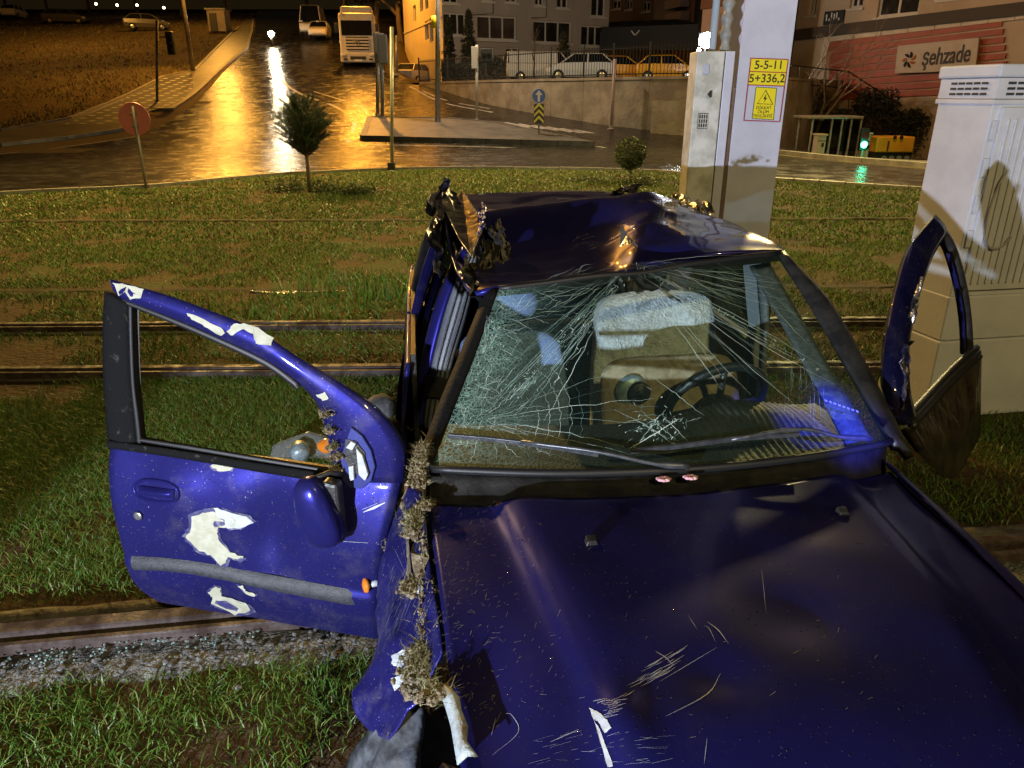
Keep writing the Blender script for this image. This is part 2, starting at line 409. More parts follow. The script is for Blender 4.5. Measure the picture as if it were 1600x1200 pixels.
# loose ballast stones and glass crumbs beside the near rail
m_stone = pm('ballast_stone', (.07, .07, .068), (.19, .19, .185), scale=9, rough=.8, bump=.006, bscale=60)
mb = MB()
for i in range(800):
    t = random.random(); p = R1[0].lerp(R1[-1], .34 + .17 * t); w = random.gauss(-.21, .06)
    r = random.choice([.003, .004, .006, .009, .013]) * random.uniform(.7, 1.2); mb.blob((p.x, p.y + w, .02 + r * .3), (r, r * random.uniform(.6, 1), r * .6), .35, i, 1, 1.5)
tag(mb.build('ballast_stones', m_stone, recalc=False), 'crumbled grey stones along the near tram rail', 'gravel', kind='stuff')
m_crumb = pm('glass_crumb', (.10, .16, .16), (.40, .62, .60), scale=40, rough=.08, spec=.8, trans=.3)
mb = MB()
for i in range(950):
    p = R1[0].lerp(R1[-1], .34 + .13 * random.random() ** .8); w = random.gauss(-.12, .045); r = random.uniform(.002, .006)
    mb.blob((p.x, p.y + w, .03 + r * .3), (r, r, r * .7), .5, i, 1, 2)
tag(mb.build('glass_crumbs', m_crumb, recalc=False), 'greenish crumbs of shattered window glass along the near rail', 'broken glass', kind='stuff')

# ------------------------------------------------------------------ grass
def grass_mat():
    m = bpy.data.materials.new('grass_blade'); m.use_nodes = True; t = m.node_tree; b = t.nodes['Principled BSDF']; N = t.nodes.new; Lk = t.links.new
    g = N('ShaderNodeNewGeometry'); r = N('ShaderNodeValToRGB'); e = r.color_ramp.elements
    e[0].position = 0; e[0].color = (.042, .105, .012, 1); e[1].position = 1; e[1].color = (.17, .16, .04, 1)
    q = e.new(.45); q.color = (.072, .160, .018, 1); q = e.new(.8); q.color = (.11, .165, .026, 1)
    Lk(g.outputs['Random Per Island'], r.inputs[0]); Lk(r.outputs[0], b.inputs['Base Color'])
    b.inputs['Roughness'].default_value = .45; b.inputs['Specular IOR Level'].default_value = .35
    return m
m_grass = grass_mat()
def blades(P, h, w, lean, seed=0):
    """P (n,3); returns verts, quads+tip as 2 quads (degenerate-free)"""
    r = np.random.default_rng(seed); n = len(P); a = r.uniform(0, 2 * np.pi, n); b = r.uniform(0, 2 * np.pi, n)
    H = h * r.uniform(.45, 1.25, n); Wd = w * r.uniform(.7, 1.3, n); Ln = H * lean * r.uniform(.2, 1.4, n)
    s = np.stack([np.cos(a), np.sin(a), np.zeros(n)], 1) * (Wd / 2)[:, None]; l = np.stack([np.cos(b), np.sin(b), np.zeros(n)], 1) * Ln[:, None]
    up = np.zeros((n, 3)); up[:, 2] = H
    v = np.stack([P - s, P + s, P + s * .8 + l * .4 + up * .6, P - s * .8 + l * .4 + up * .6, P + l + up * .95 + s * .12, P + l + up * .95 - s * .12], 1)
    i = np.arange(n)[:, None] * 6
    F = np.concatenate([i + np.array([[0, 1, 2, 3]]), i + np.array([[3, 2, 4, 5]])], 0)
    return v.reshape(-1, 3), F
ex = np.array([p.x for p in edge]); ey = np.array([p.y for p in edge]); so = np.argsort(ex)
railY = [(R1[0], R1[-1], .21, -.28), (R2[0], R2[-1], .15, -.11), (R3[0], R3[-1], .15, -.11)]
def lawn(name, n, x0, x1, y0, y1, h, w, lean, seed, bare=.0, label=None):
    r = np.random.default_rng(seed); P = np.zeros((n, 3)); P[:, 0] = r.uniform(x0, x1, n); P[:, 1] = r.uniform(y0, y1, n)
    keep = P[:, 1] < np.interp(P[:, 0], ex[so], ey[so]) - .1
    for A, B, hi, lo in railY:
        yl = A.y + (B.y - A.y) * (P[:, 0] - A.x) / (B.x - A.x); jit = r.normal(0, .03, n)
        keep &= ~((P[:, 1] - yl < hi + jit) & (P[:, 1] - yl > lo + jit))
    for A, B in (longline((0, 455), (600, 452), -14, 14), longline((0, 347), (700, 345), -14, 14)):
        yl = A.y + (B.y - A.y) * (P[:, 0] - A.x) / (B.x - A.x); keep &= abs(P[:, 1] - yl) > r.uniform(.05, .17, n)
    nv = np.array([noise.noise(Vector((x * .9, y * .9, 3))) + .6 * noise.noise(Vector((x * 3.1, y * 3.1, 9))) for x, y, z in P])
    keep &= (nv > bare + r.normal(0, .16, n))
    # camera frustum trim
    keep &= abs(P[:, 0]) < np.maximum(P[:, 1], 0) * .78 + 3.2
    P = P[keep]; v, F = blades(P, h, w, lean, seed)
    return tag(fast_mesh(name, v, F, m_grass), label, 'grass', kind='stuff')
lawn('grass', 170000, -3.6, 0.3, .7, 5.3, .040, .0042, 1.1, 1, -.28, 'short wet grass around the near rail beside the open door')
lawn('grass', 45000, .3, 4.4, 2.3, 5.3, .042, .0048, 1.0, 2, -.35, 'short grass between the wreck and the ribbed cabinet')
lawn('grass', 45000, .3, 4.6, -.2, 2.3, .042, .0048, 1.0, 6, -.28, 'short grass beside the driver side of the wreck near its nose')
lawn('grass', 130000, -7.5, 7.5, 5.3, 10.5, .040, .0085, 1.1, 3, -.18, 'thin worn grass across the tram tracks behind the wreck')
lawn('grass', 190000, -16, 16, 10.5, 21.5, .045, .016, 1.1, 4, -.42, 'lawn strip reaching to the kerb of the crossing')
# tall weeds
def weeds(px, py, n, spread, h, seed, label):
    c = G(px, py); r = np.random.default_rng(seed); P = np.zeros((n, 3)); P[:, 0] = c.x + r.normal(0, spread, n); P[:, 1] = c.y + r.normal(0, spread * .5, n)
    v, F = blades(P, h, .012, .55, seed); tag(fast_mesh('tall_grass', v, F, m_grass), label, 'grass', kind='stuff')
weeds(520, 458, 110, .34, .22, 21, 'tall seeding grass growing beside the muddy gutter'); weeds(604, 470, 110, .22, .34, 22, 'tall weeds growing close behind the crumpled rear pillar')
weeds(430, 500, 150, .5, .16, 23, 'low tufts beside the outer rail')

# coarse dry grass on the bank left of the hill road
kx = np.array([p.y for p in inner]); kv = np.array([p.x for p in inner]); so2 = np.argsort(kx)
r = np.random.default_rng(77); n = 70000; P = np.zeros((n, 3)); P[:, 1] = 24 + 95 * r.random(n) ** 1.3; P[:, 0] = -P[:, 1] * .78 * r.random(n)
keep = P[:, 0] < np.interp(P[:, 1], kx[so2], kv[so2]) - .5; keep &= np.array([noise.noise(Vector((x * .25, y * .25, 2))) for x, y, z in P]) > r.normal(-.25, .2, n); P = P[keep]
P[:, 2] = [zg(x, y) for x, y, z in P]; v, F = blades(P, .16, .045, 1.4, 78)
m_dry = pm('dry_grass', (.10, .085, .035), (.16, .12, .055), scale=.5, rough=.9, c3=(.07, .075, .028))
tag(fast_mesh('bank_grass', v, F, m_dry), 'coarse dry grass covering the bank beside the hill road', 'grass', kind='stuff')

# ================================================================== THE WRECKED CAR
CA = math.radians(7.2); CM = Matrix.Translation((.45, 1.94, 0)) @ Matrix.Rotation(CA, 4, 'Z'); CI = CM.inverted()
car = thing('wrecked_car', 'crushed dark blue hatchback with shattered windscreen and both front doors hanging open', 'car', (.45, 1.94, 0), CA)
L = lambda P: CI @ Vector(P)
def paint_mat(name, c, rough=.32, dirt=0.0, drops=1.0, coat=.5, crough=.035):
    m = bpy.data.materials.new(name); m.use_nodes = True; t = m.node_tree; b = t.nodes['Principled BSDF']; N = t.nodes.new; Lk = t.links.new
    tc = N('ShaderNodeTexCoord'); b.inputs['Metallic'].default_value = .42; b.inputs['Specular IOR Level'].default_value = .0; b.inputs['Roughness'].default_value = rough
    b.inputs['Coat Weight'].default_value = coat; b.inputs['Coat Roughness'].default_value = crough
    n = N('ShaderNodeTexNoise'); n.inputs['Scale'].default_value = 7; n.inputs['Detail'].default_value = 8; n.inputs['Roughness'].default_value = .7; Lk(tc.outputs['Object'], n.inputs['Vector'])
    r = N('ShaderNodeValToRGB'); r.color_ramp.elements[0].position = .52; r.color_ramp.elements[1].position = .78
    r.color_ramp.elements[0].color = (*c, 1); r.color_ramp.elements[1].color = (c[0] * .8 + .05 * dirt, c[1] * .8 + .045 * dirt, c[2] * .75 + .035 * dirt, 1)
    Lk(n.outputs['Fac'], r.inputs[0])
    # rain drops
    v = N('ShaderNodeTexVoronoi'); v.inputs['Scale'].default_value = 120; v.inputs['Randomness'].default_value = 1; Lk(tc.outputs['Object'], v.inputs['Vector'])
    mr = N('ShaderNodeMapRange'); mr.inputs[1].default_value = .12; mr.inputs[2].default_value = .30; mr.inputs[3].default_value = 1; mr.inputs[4].default_value = 0; Lk(v.outputs['Distance'], mr.inputs[0])
    n3 = N('ShaderNodeTexNoise'); n3.inputs['Scale'].default_value = 16; n3.inputs['Detail'].default_value = 3; Lk(tc.outputs['Object'], n3.inputs['Vector'])
    g = N('ShaderNodeMath'); g.operation = 'GREATER_THAN'; g.inputs[1].default_value = .50; Lk(n3.outputs['Fac'], g.inputs[0])
    mu = N('ShaderNodeMath'); mu.operation = 'MULTIPLY'; Lk(mr.outputs[0], mu.inputs[0]); Lk(g.outputs[0], mu.inputs[1])
    bp = N('ShaderNodeBump'); bp.inputs['Distance'].default_value = .0016 * drops; bp.inputs['Strength'].default_value = 1; Lk(mu.outputs[0], bp.inputs['Height'])
    Lk(bp.outputs[0], b.inputs['Coat Normal'])
    # dried dirt specks
    n4 = N('ShaderNodeTexNoise'); n4.inputs['Scale'].default_value = 190; n4.inputs['Detail'].default_value = 2; Lk(tc.outputs['Object'], n4.inputs['Vector'])
    s = N('ShaderNodeMapRange'); s.inputs[1].default_value = .70; s.inputs[2].default_value = .76; Lk(n4.outputs['Fac'], s.inputs[0])
    mx = N('ShaderNodeMix'); mx.data_type = 'RGBA'; mx.inputs[7].default_value = (.30, .29, .30, 1)
    m2 = N('ShaderNodeMath'); m2.operation = 'MULTIPLY'; m2.inputs[1].default_value = dirt; Lk(s.outputs[0], m2.inputs[0]); Lk(m2.outputs[0], mx.inputs[0])
    Lk(r.outputs[0], mx.inputs[6]); Lk(mx.outputs[2], b.inputs['Base Color'])
    return m
BLUE = (.018, .0175, .128)
m_blue = paint_mat('blue_paint', BLUE, .28, .3, .0, .6)
m_hoodpaint = paint_mat('bonnet_paint', (.015, .0145, .115), .30, .22, .0, .12, .10)
m_blue_dirty = paint_mat('blue_paint_dirty', (.017, .0165, .112), .40, 1.0, 1.2)
m_wingpaint = paint_mat('blue_paint_scoured', (.018, .017, .12), .45, 2.2, 1.0)
m_black = pm('black_plastic', (.012, .012, .013), (.028, .027, .026), scale=12, rough=.42, bump=.002, bscale=90)
m_rubber = pm('rubber_seal', (.010, .010, .011), rough=.5)
m_dirtyblack = pm('muddy_black_trim', (.006, .006, .0065), (.09, .085, .075), scale=34, rough=.85, lo=.60, hi=.80, spec=.12, bump=.003, bscale=80)
m_grey = pm('grey_moulding', (.022, .024, .032), (.04, .042, .05), scale=60, rough=.55, bump=.002, bscale=220)
m_cream = pm('cream_filler', (.36, .36, .26), (.44, .44, .35), scale=30, rough=.6, bump=.001, bscale=90)
m_tape = pm('white_tape', (.50, .53, .55), (.38, .41, .43), scale=40, rough=.45, bump=.002, bscale=60)
m_bare = pm('scraped_metal', (.45, .46, .48), (.18, .15, .13), scale=25, rough=.35, metal=.8, bump=.004, bscale=70)
m_dirt = pm('dried_mud', (.13, .095, .06), (.30, .25, .17), scale=22, rough=.95, bump=.01, bscale=60, c3=(.20, .16, .10), spec=.15)
m_primer_grey = pm('scoured_primer', (.17, .17, .21), (.10, .10, .15), scale=40, rough=.5)
m_crump = paint_mat('crumpled_blue', BLUE, .30, .6, .3)
m_crump_metal = pm('crumpled_bare_steel', (.06, .055, .06), (.42, .38, .34), scale=14, rough=.25, metal=.8, bump=.012, bscale=24)

def facing_weight(t):
    lw = t.nodes.new('ShaderNodeLayerWeight'); lw.inputs[0].default_value = .5
    p = t.nodes.new('ShaderNodeMath'); p.operation = 'POWER'; p.inputs[1].default_value = 4.5; t.links.new(lw.outputs['Facing'], p.inputs[0])
    m = t.nodes.new('ShaderNodeMath'); m.operation = 'MULTIPLY_ADD'; m.inputs[1].default_value = .9; m.inputs[2].default_value = .035; t.links.new(p.outputs[0], m.inputs[0]); return m
def cr(P, t):
    """Catmull-Rom through a list at t in 0..1"""
    n = len(P) - 1; x = min(max(t, 0), 1) * n; i = min(int(x), n - 1); f = x - i
    a = P[max(i - 1, 0)] if i > 0 else P[0] * 2 - P[1]; b = P[i]; c = P[i + 1]; d = P[i + 2] if i + 2 <= n else P[n] * 2 - P[n - 1]
    return .5 * ((2 * b) + (c - a) * f + (2 * a - 5 * b + 4 * c - d) * f * f + (3 * b - a - 3 * c + d) * f ** 3)
def net(rows):
    R = [[Vector(p) for p in r] for r in rows]
    return lambda s, t: cr([cr(r, s) for r in R], t)
def lerpline(P, t):
    n = len(P) - 1; x = min(max(t, 0), 1) * n; i = min(int(x), n - 1); return P[i].lerp(P[i + 1], x - i)
def onsurf(S, px, py, s=.5, t=.5):
    for _ in range(14):
        a = pix(CM @ S(s, t)); e = 1e-3; b = pix(CM @ S(s + e, t)); c = pix(CM @ S(s, t + e))
        J = np.array([[b[0] - a[0], c[0] - a[0]], [b[1] - a[1], c[1] - a[1]]]) / e
        try: d = np.linalg.solve(J, [px - a[0], py - a[1]])
        except Exception: break
        d = np.clip(d, -.25, .25); s += d[0]; t += d[1]
        s = min(max(s, -.1), 1.1); t = min(max(t, -.1), 1.1)
    return s, t
def surfpt(S, px, py, off=.002):
    s, t = onsurf(S, px, py); e = 1e-3; p = S(s, t); n = (S(s + e, t) - p).cross(S(s, t + e) - p)
    n = n.normalized() if n.length > 0 else Vector((0, 0, 1)); v = CI @ CAM - p
    if n.dot(v) < 0: n = -n
    return p + n * off, n
def decal(mb, S, poly, off=.002, jag=0):
    Q = []
    for i, p in enumerate(poly):
        Q.append(p); q = poly[(i + 1) % len(poly)]
        if jag:
            for k in (1, 2):
                f = k / 3 + random.uniform(-.12, .12); Q.append((p[0] + (q[0] - p[0]) * f + random.uniform(-jag, jag), p[1] + (q[1] - p[1]) * f + random.uniform(-jag, jag)))
    P = [surfpt(S, *p, off)[0] for p in Q]; mb.add(P, [tuple(range(len(P)))])
def ribbon(mb, S, line, w, off=.002, taper=True):
    P = [surfpt(S, *p, off) for p in line]; v = []; f = []; n = len(P)
    for i, (p, nn) in enumerate(P):
        t = (P[min(i + 1, n - 1)][0] - P[max(i - 1, 0)][0]).normalized(); x = t.cross(nn).normalized(); k = w / 2 * ((1 - abs(2 * i / (n - 1) - 1) * .8) if taper else 1)
        v += [p + x * k, p - x * k]
    for i in range(n - 1): f.append((2 * i, 2 * i + 1, 2 * i + 3, 2 * i + 2))
    mb.add(v, f)
def nz(p, sc, seed=0): return noise.noise(Vector((p[0] * sc + seed, p[1] * sc - seed, p[2] * sc)))

# ---- bonnet
def hood(s, t):
    a = 2 * s - 1
    uL = -.70 + .05 * t; uR = .69 - .10 * t; u = uL + (uR - uL) * s
    vr = -.055 - .15 * (1 - a * a) - .02 * (1 - s); vf = -1.06 - .05 * (1 - a * a)
    v = vr + (vf - vr) * t
    z = .905 + .036 * (1 - abs(a) ** 2.4) - .004 * t - .06 * t ** 5
    uc = .50 - .13 * t; x = (abs(u) - uc) / .016
    z -= .030 / (1 + math.exp(-x)) * (1 - .15 * t)
    z += .004 * math.exp(-((abs(u) - uc) / .012) ** 2)
    z += .006 * nz((u, v, 0), 2.4) + .003 * nz((u, v, 0), 6, 4)
    z -= .012 * math.exp(-((u - .05) / .12) ** 2 - ((v + .72) / .10) ** 2) + .010 * math.exp(-((u + .18) / .07) ** 2 - ((v + .85) / .06) ** 2)
    z -= .035 * math.exp(-((u + .62) / .10) ** 2 - ((v + .82) / .20) ** 2)
    z += .02 * math.exp(-((u + .38) / .05) ** 2 - ((v + .93) / .08) ** 2)
    return Vector((u, v, z))
H = MB().grid(hood, 96, 64).build('bonnet', m_hoodpaint, car, smooth=True, solid=.012, local=True)
mb = MB().grid(lambda s, t: hood(s, 1) + Vector((0, -.03 * t * (1 - t) * 3, -.05 * t)), 40, 5); mb.build('bonnet_lip', m_hoodpaint, H, smooth=True, local=True)
for px, py in [(924, 848), (1316, 803)]:
    p, n = surfpt(hood, px, py, 0); mb = MB()
    mb.add([p + Vector(q) for q in [(-.016, -.012, -.004), (.016, -.012, -.004), (.016, .014, -.004), (-.016, .014, -.004), (-.011, -.010, .010), (.011, -.010, .010), (.012, .010, .016), (-.012, .010, .016)]],
           [(4, 5, 6, 7), (0, 1, 5, 4), (1, 2, 6, 5), (2, 3, 7, 6), (3, 0, 4, 7)])
    mb.build('washer_nozzle', m_black, H, bevel=.002, local=True)
sc = MB()
for line, w in [([(1105, 972), (1122, 985), (1138, 1006)], .004), ([(1100, 978), (1108, 983), (1118, 1004)], .002), ([(1024, 1018), (1040, 1028), (1052, 1040)], .004),
                ([(1030, 1066), (1120, 1012)], .002), ([(1126, 1052), (1105, 1085), (1040, 1120)], .003), ([(860, 1160), (905, 1140)], .003), ([(790, 1115), (800, 1118), (810, 1145), (770, 1180)], .002), ([(775, 1122), (768, 1150)], .002),
                ([(1190, 890), (1197, 960)], .0015), ([(1075, 962), (1090, 985)], .0015), ([(1105, 1152), (1100, 1195)], .002)]:
    ribbon(sc, hood, [Vector(p) for p in smoothline([(a, b, 0) for a, b in line], 5)] and [(p.x, p.y) for p in smoothline([(a, b, 0) for a, b in line], 5)], w * .6, .0012)
for k in range(26):
    x = random.uniform(965, 1050); y = 1082 - (x - 965) * .58 + random.uniform(-14, 14); l = random.uniform(8, 40)
    ribbon(sc, hood, [(x, y), (x + l * .5, y - l * .24), (x + l, y - l * .58)], random.uniform(.0006, .0020), .0012)
for k in range(40):
    x = random.uniform(820, 1040); y = random.uniform(1145, 1196); l = random.uniform(8, 34)
    ribbon(sc, hood, [(x, y), (x + l, y - l * random.uniform(-.1, .35))], random.uniform(.0006, .0018), .0012)
for k in range(30):
    x = random.uniform(925, 965); y = random.uniform(1092, 1125); ribbon(sc, hood, [(x, y), (x + random.uniform(6, 24), y - random.uniform(1, 6))], .003, .0012)
tag(sc.build('scratch_marks', pm('scratched_clearcoat', (.30, .33, .44), rough=.4), H, local=True), kind='stuff')
mb = MB()
decal(mb, hood, [(921, 1106), (934, 1112), (950, 1125), (956, 1138), (946, 1146), (938, 1132), (928, 1124)], .0016, 1.5)
mb.build('bare_metal_patch', m_tape, H, local=True); mb = MB()
decal(mb, hood, [(928, 1124), (938, 1140), (952, 1178), (958, 1198), (950, 1199), (938, 1160)], .0017, 1)
mb.build('bare_metal_patch', m_tape, H, local=True)
# torn cream edge of the bonnet, rolled up
P = [surfpt(hood, *p, .006)[0] for p in [(684, 1086), (692, 1100), (697, 1115), (704, 1140), (709, 1170), (714, 1199)]]
Q = [surfpt(hood, *p, .028)[0] for p in [(702, 1088), (718, 1105), (721, 1125), (733, 1152), (730, 1175), (750, 1199)]]
mb = MB(); n = len(P); mid = [(a + b) / 2 + Vector((0, 0, .012)) for a, b in zip(P, Q)]
mb.add(P + mid + Q, [(i, i + 1, n + i + 1, n + i) for i in range(n - 1)] + [(n + i, n + i + 1, 2 * n + i + 1, 2 * n + i) for i in range(n - 1)])
mb.build('torn_edge', pm('torn_cream_metal', (.34, .38, .38), (.16, .14, .13), scale=30, rough=.5, lo=.5, hi=.75, bump=.006, bscale=60), H, smooth=True, solid=.003, local=True)

# ---- cowl panel under the windscreen
def glass(s, t):
    BL, BR, TL, TR = Vector((-.685, .0, .945)), Vector((.715, .0, .945)), Vector((-.417, .65, 1.30)), Vector((.694, .834, 1.36))
    p = BL.lerp(BR, s).lerp(TL.lerp(TR, s), t); a = 2 * s - 1; k = 1 - a * a
    p.y -= k * (.115 * (1 - t) + .05 * t); p.z += k * (.012 + .035 * math.sin(math.pi * t))
    p.z -= .012 * math.exp(-((s - .48) / .10) ** 2) * t ** 3
    # sagging, shattered passenger side
    p.z -= .035 * math.exp(-((s - .12) / .13) ** 2 - ((t - .55) / .30) ** 2)
    p.y += .02 * math.exp(-((s - .10) / .10) ** 2 - ((t - .3) / .25) ** 2)
    return p
def cowl(s, t):
    a = glass(s, 0.0) + Vector((0, .02, -.012)); h = hood(min(max(s, 0), 1), 0) + Vector((0, .012, -.018)); p = a.lerp(h, t); p.z -= .02 * math.sin(math.pi * t); return p
CW = MB().grid(cowl, 40, 4).build('cowl_panel', m_black, car, smooth=True, solid=.006, local=True)
# ---- windscreen
def glass_mat():
    m = bpy.data.materials.new('shattered_glass'); m.use_nodes = True; t = m.node_tree; N = t.nodes.new; Lk = t.links.new
    for n in list(t.nodes): t.nodes.remove(n)
    out = N('ShaderNodeOutputMaterial'); tr = N('ShaderNodeBsdfTransparent'); tr.inputs[0].default_value = (.78, .88, .85, 1)
    gl = N('ShaderNodeBsdfGlossy'); gl.inputs['Roughness'].default_value = .03; fr = facing_weight(t)
    mx = N('ShaderNodeMixShader'); Lk(fr.outputs[0], mx.inputs[0]); Lk(tr.outputs[0], mx.inputs[1]); Lk(gl.outputs[0], mx.inputs[2])
    uv = N('ShaderNodeTexCoord'); sep = N('ShaderNodeSeparateXYZ'); Lk(uv.outputs['UV'], sep.inputs[0])
    # crazing: stretched voronoi edges, densest at the passenger side
    def edges(scale, width, warp):
        mp = N('ShaderNodeMapping'); mp.inputs['Scale'].default_value = scale; Lk(uv.outputs['UV'], mp.inputs['Vector'])
        nn = N('ShaderNodeTexNoise'); nn.inputs['Scale'].default_value = 6; Lk(uv.outputs['UV'], nn.inputs['Vector'])
        ad = N('ShaderNodeMix'); ad.data_type = 'VECTOR'; ad.inputs[0].default_value = warp; Lk(mp.outputs[0], ad.inputs[4]); Lk(nn.outputs['Color'], ad.inputs[5])
        v = N('ShaderNodeTexVoronoi'); v.feature = 'DISTANCE_TO_EDGE'; v.inputs['Scale'].default_value = 1; Lk(ad.outputs[1], v.inputs['Vector'])
        r = N('ShaderNodeMapRange'); r.inputs[1].default_value = 0; r.inputs[2].default_value = width; r.inputs[3].default_value = 1; r.inputs[4].default_value = 0; Lk(v.outputs['Distance'], r.inputs[0]); return r.outputs[0]
    e1 = edges((120, 60, 1), .14, .06); e2 = edges((26, 95, 1), .05, .10)
    ma = N('ShaderNodeMath'); ma.operation = 'MAXIMUM'; Lk(e1, ma.inputs[0]); Lk(e2, ma.inputs[1])
    dn = N('ShaderNodeTexNoise'); dn.inputs['Scale'].default_value = 5; dn.inputs['Detail'].default_value = 4; Lk(uv.outputs['UV'], dn.inputs['Vector'])
    # weight falls off from the left edge
    fo = N('ShaderNodeMapRange'); fo.inputs[1].default_value = .0; fo.inputs[2].default_value = .27; fo.inputs[3].default_value = 1.0; fo.inputs[4].default_value = .0; Lk(sep.outputs[0], fo.inputs[0])
    pw = N('ShaderNodeMath'); pw.operation = 'POWER'; pw.inputs[1].default_value = 1.6; Lk(fo.outputs[0], pw.inputs[0])
    k = N('ShaderNodeMath'); k.operation = 'ADD'; k.inputs[1].default_value = .0; Lk(pw.outputs[0], k.inputs[0])
    dnm = N('ShaderNodeMapRange'); dnm.inputs[1].default_value = .35; dnm.inputs[2].default_value = .65; dnm.inputs[3].default_value = .25; dnm.inputs[4].default_value = 1.3; Lk(dn.outputs['Fac'], dnm.inputs[0])
    k2 = N('ShaderNodeMath'); k2.operation = 'MULTIPLY'; Lk(k.outputs[0], k2.inputs[0]); Lk(dnm.outputs[0], k2.inputs[1])
    w = N('ShaderNodeMath'); w.operation = 'MULTIPLY'; w.use_clamp = True; Lk(ma.outputs[0], w.inputs[0]); Lk(k2.outputs[0], w.inputs[1])
    # thin film of dust and rain, raised to add a hazy sheen
    sp = N('ShaderNodeTexNoise'); sp.inputs['Scale'].default_value = 260; sp.inputs['Detail'].default_value = 2; Lk(uv.outputs['UV'], sp.inputs['Vector'])
    spm = N('ShaderNodeMapRange'); spm.inputs[1].default_value = .55; spm.inputs[2].default_value = .75; spm.inputs[3].default_value = .02; spm.inputs[4].default_value = .13; Lk(sp.outputs['Fac'], spm.inputs[0])
    w2 = N('ShaderNodeMath'); w2.operation = 'ADD'; w2.use_clamp = True; Lk(w.outputs[0], w2.inputs[0]); Lk(spm.outputs[0], w2.inputs[1])
    df = N('ShaderNodeBsdfDiffuse'); df.inputs[0].default_value = (.34, .60, .54, 1)
    cl_ = N('ShaderNodeMath'); cl_.operation = 'MULTIPLY'; cl_.inputs[1].default_value = .62; Lk(w2.outputs[0], cl_.inputs[0])
    m2 = N('ShaderNodeMixShader'); Lk(cl_.outputs[0], m2.inputs[0]); Lk(mx.outputs[0], m2.inputs[1]); Lk(df.outputs[0], m2.inputs[2]); Lk(m2.outputs[0], out.inputs[0])
    return m
def grid_uv(o, nu, nv):
    uv = o.data.uv_layers.new(name='UVMap')
    for lp in o.data.loops: i = lp.vertex_index; uv.data[lp.index].uv = ((i % (nu + 1)) / nu, (i // (nu + 1)) / nv)
WS = MB().grid(glass, 60, 40).build('windscreen', glass_mat(), car, smooth=True, local=True, recalc=False); grid_uv(WS, 60, 40)
m_crack = pm('crack_edge', (.42, .68, .62), rough=.25, spec=.8)
t_ = m_crack.node_tree; g_ = t_.nodes.new('ShaderNodeNewGeometry'); r_ = t_.nodes.new('ShaderNodeValToRGB'); r_.color_ramp.elements[0].color = (.06, .11, .10, 1); r_.color_ramp.elements[1].color = (.80, .95, .92, 1); q_ = r_.color_ramp.elements.new(.42); q_.color = (.32, .52, .48, 1)
t_.links.new(g_.outputs['Random Per Island'], r_.inputs[0]); t_.links.new(r_.outputs[0], t_.nodes['Principled BSDF'].inputs['Base Color'])
ck = MB(); rs = random.Random(3)
def crack(pts, w, wob=2.0):
    Pn = smoothline([(a, b, 0) for a, b in pts], 6); w *= .78; Pn = [(p.x + rs.uniform(-wob, wob), p.y + rs.uniform(-wob, wob)) for p in Pn]; ribbon(ck, glass, Pn, w, .0012)
c0 = (985, 412)                                                      # blow at the roof edge: rays fan downwards
for i in range(46):
    a = rs.uniform(math.radians(118), math.radians(168)); l = rs.uniform(60, 420) * (1 if rs.random() < .6 else .6); r0 = rs.uniform(0, 120)
    x0, y0 = c0[0] + r0 * math.cos(a), c0[1] + r0 * math.sin(a); x1, y1 = x0 + l * math.cos(a + rs.uniform(-.05, .05)), y0 + l * math.sin(a)
    if y1 > 720 or x1 < 700 + (720 - y1) * .3: continue
    crack([(x0, y0), ((x0 + x1) / 2 + rs.uniform(-5, 5), (y0 + y1) / 2), (x1, y1)], rs.uniform(.0008, .0022))
for i in range(60):                                                  # bundle along the diagonal
    k = rs.random(); x = 975 - 175 * k + rs.gauss(0, 5 + 14 * k); y = 430 + 200 * k + rs.gauss(0, 8); l = rs.uniform(14, 50)
    crack([(x, y), (x - l * .68, y + l * .74)], rs.uniform(.001, .003), 1.2)
for (x0, y0, x1, y1, w) in [(985, 412, 1290, 575, .0022), (990, 425, 1260, 570, .0018), (1000, 415, 1120, 432, .0016), (1180, 440, 1270, 520, .0016), (1200, 470, 1265, 540, .0014), (1190, 490, 1250, 555, .0012), (1195, 450, 1258, 510, .002), (985, 412, 1200, 430, .0012), (1000, 412, 1190, 398, .0012), (985, 412, 1230, 470, .001),
                             (1020, 590, 1100, 650, .0016), (1035, 650, 1075, 690, .0016), (985, 700, 1060, 655, .002), (1000, 640, 1060, 690, .0016), (1040, 640, 1000, 690, .0016), (960, 640, 1060, 700, .0012), (1020, 400, 1180, 560, .0010), (1035, 410, 1140, 470, .0014)]:
    m_ = ((x0 + x1) / 2 + rs.uniform(-8, 8), (y0 + y1) / 2 + rs.uniform(-6, 6)); crack([(x0, y0), m_, (x1, y1)], w * 1.7, 1)
for i in range(52):
    a = rs.uniform(.12, .95); l = rs.uniform(60, 300); r0 = rs.uniform(10, 160); x0, y0 = c0[0] + r0 * math.cos(a), c0[1] + r0 * math.sin(a); x1, y1 = x0 + l * math.cos(a), y0 + l * math.sin(a)
    if y1 > 640 or x1 > 1225 + (y1 - 400) * .55: continue
    crack([(x0, y0), ((x0 + x1) / 2 + rs.uniform(-5, 5), (y0 + y1) / 2 + rs.uniform(-4, 4)), (x1, y1)], rs.uniform(.0012, .0030), 1.0)
for i in range(34):                                                  # crumpled zone of the lower middle
    x = rs.gauss(1025, 30); y = rs.gauss(668, 18); a = rs.uniform(0, 6.3); l = rs.uniform(10, 45); crack([(x, y), (x + l * math.cos(a), y + l * .5 * math.sin(a))], .0012, 1)
c1 = (752, 655)                                                      # second blow, passenger side
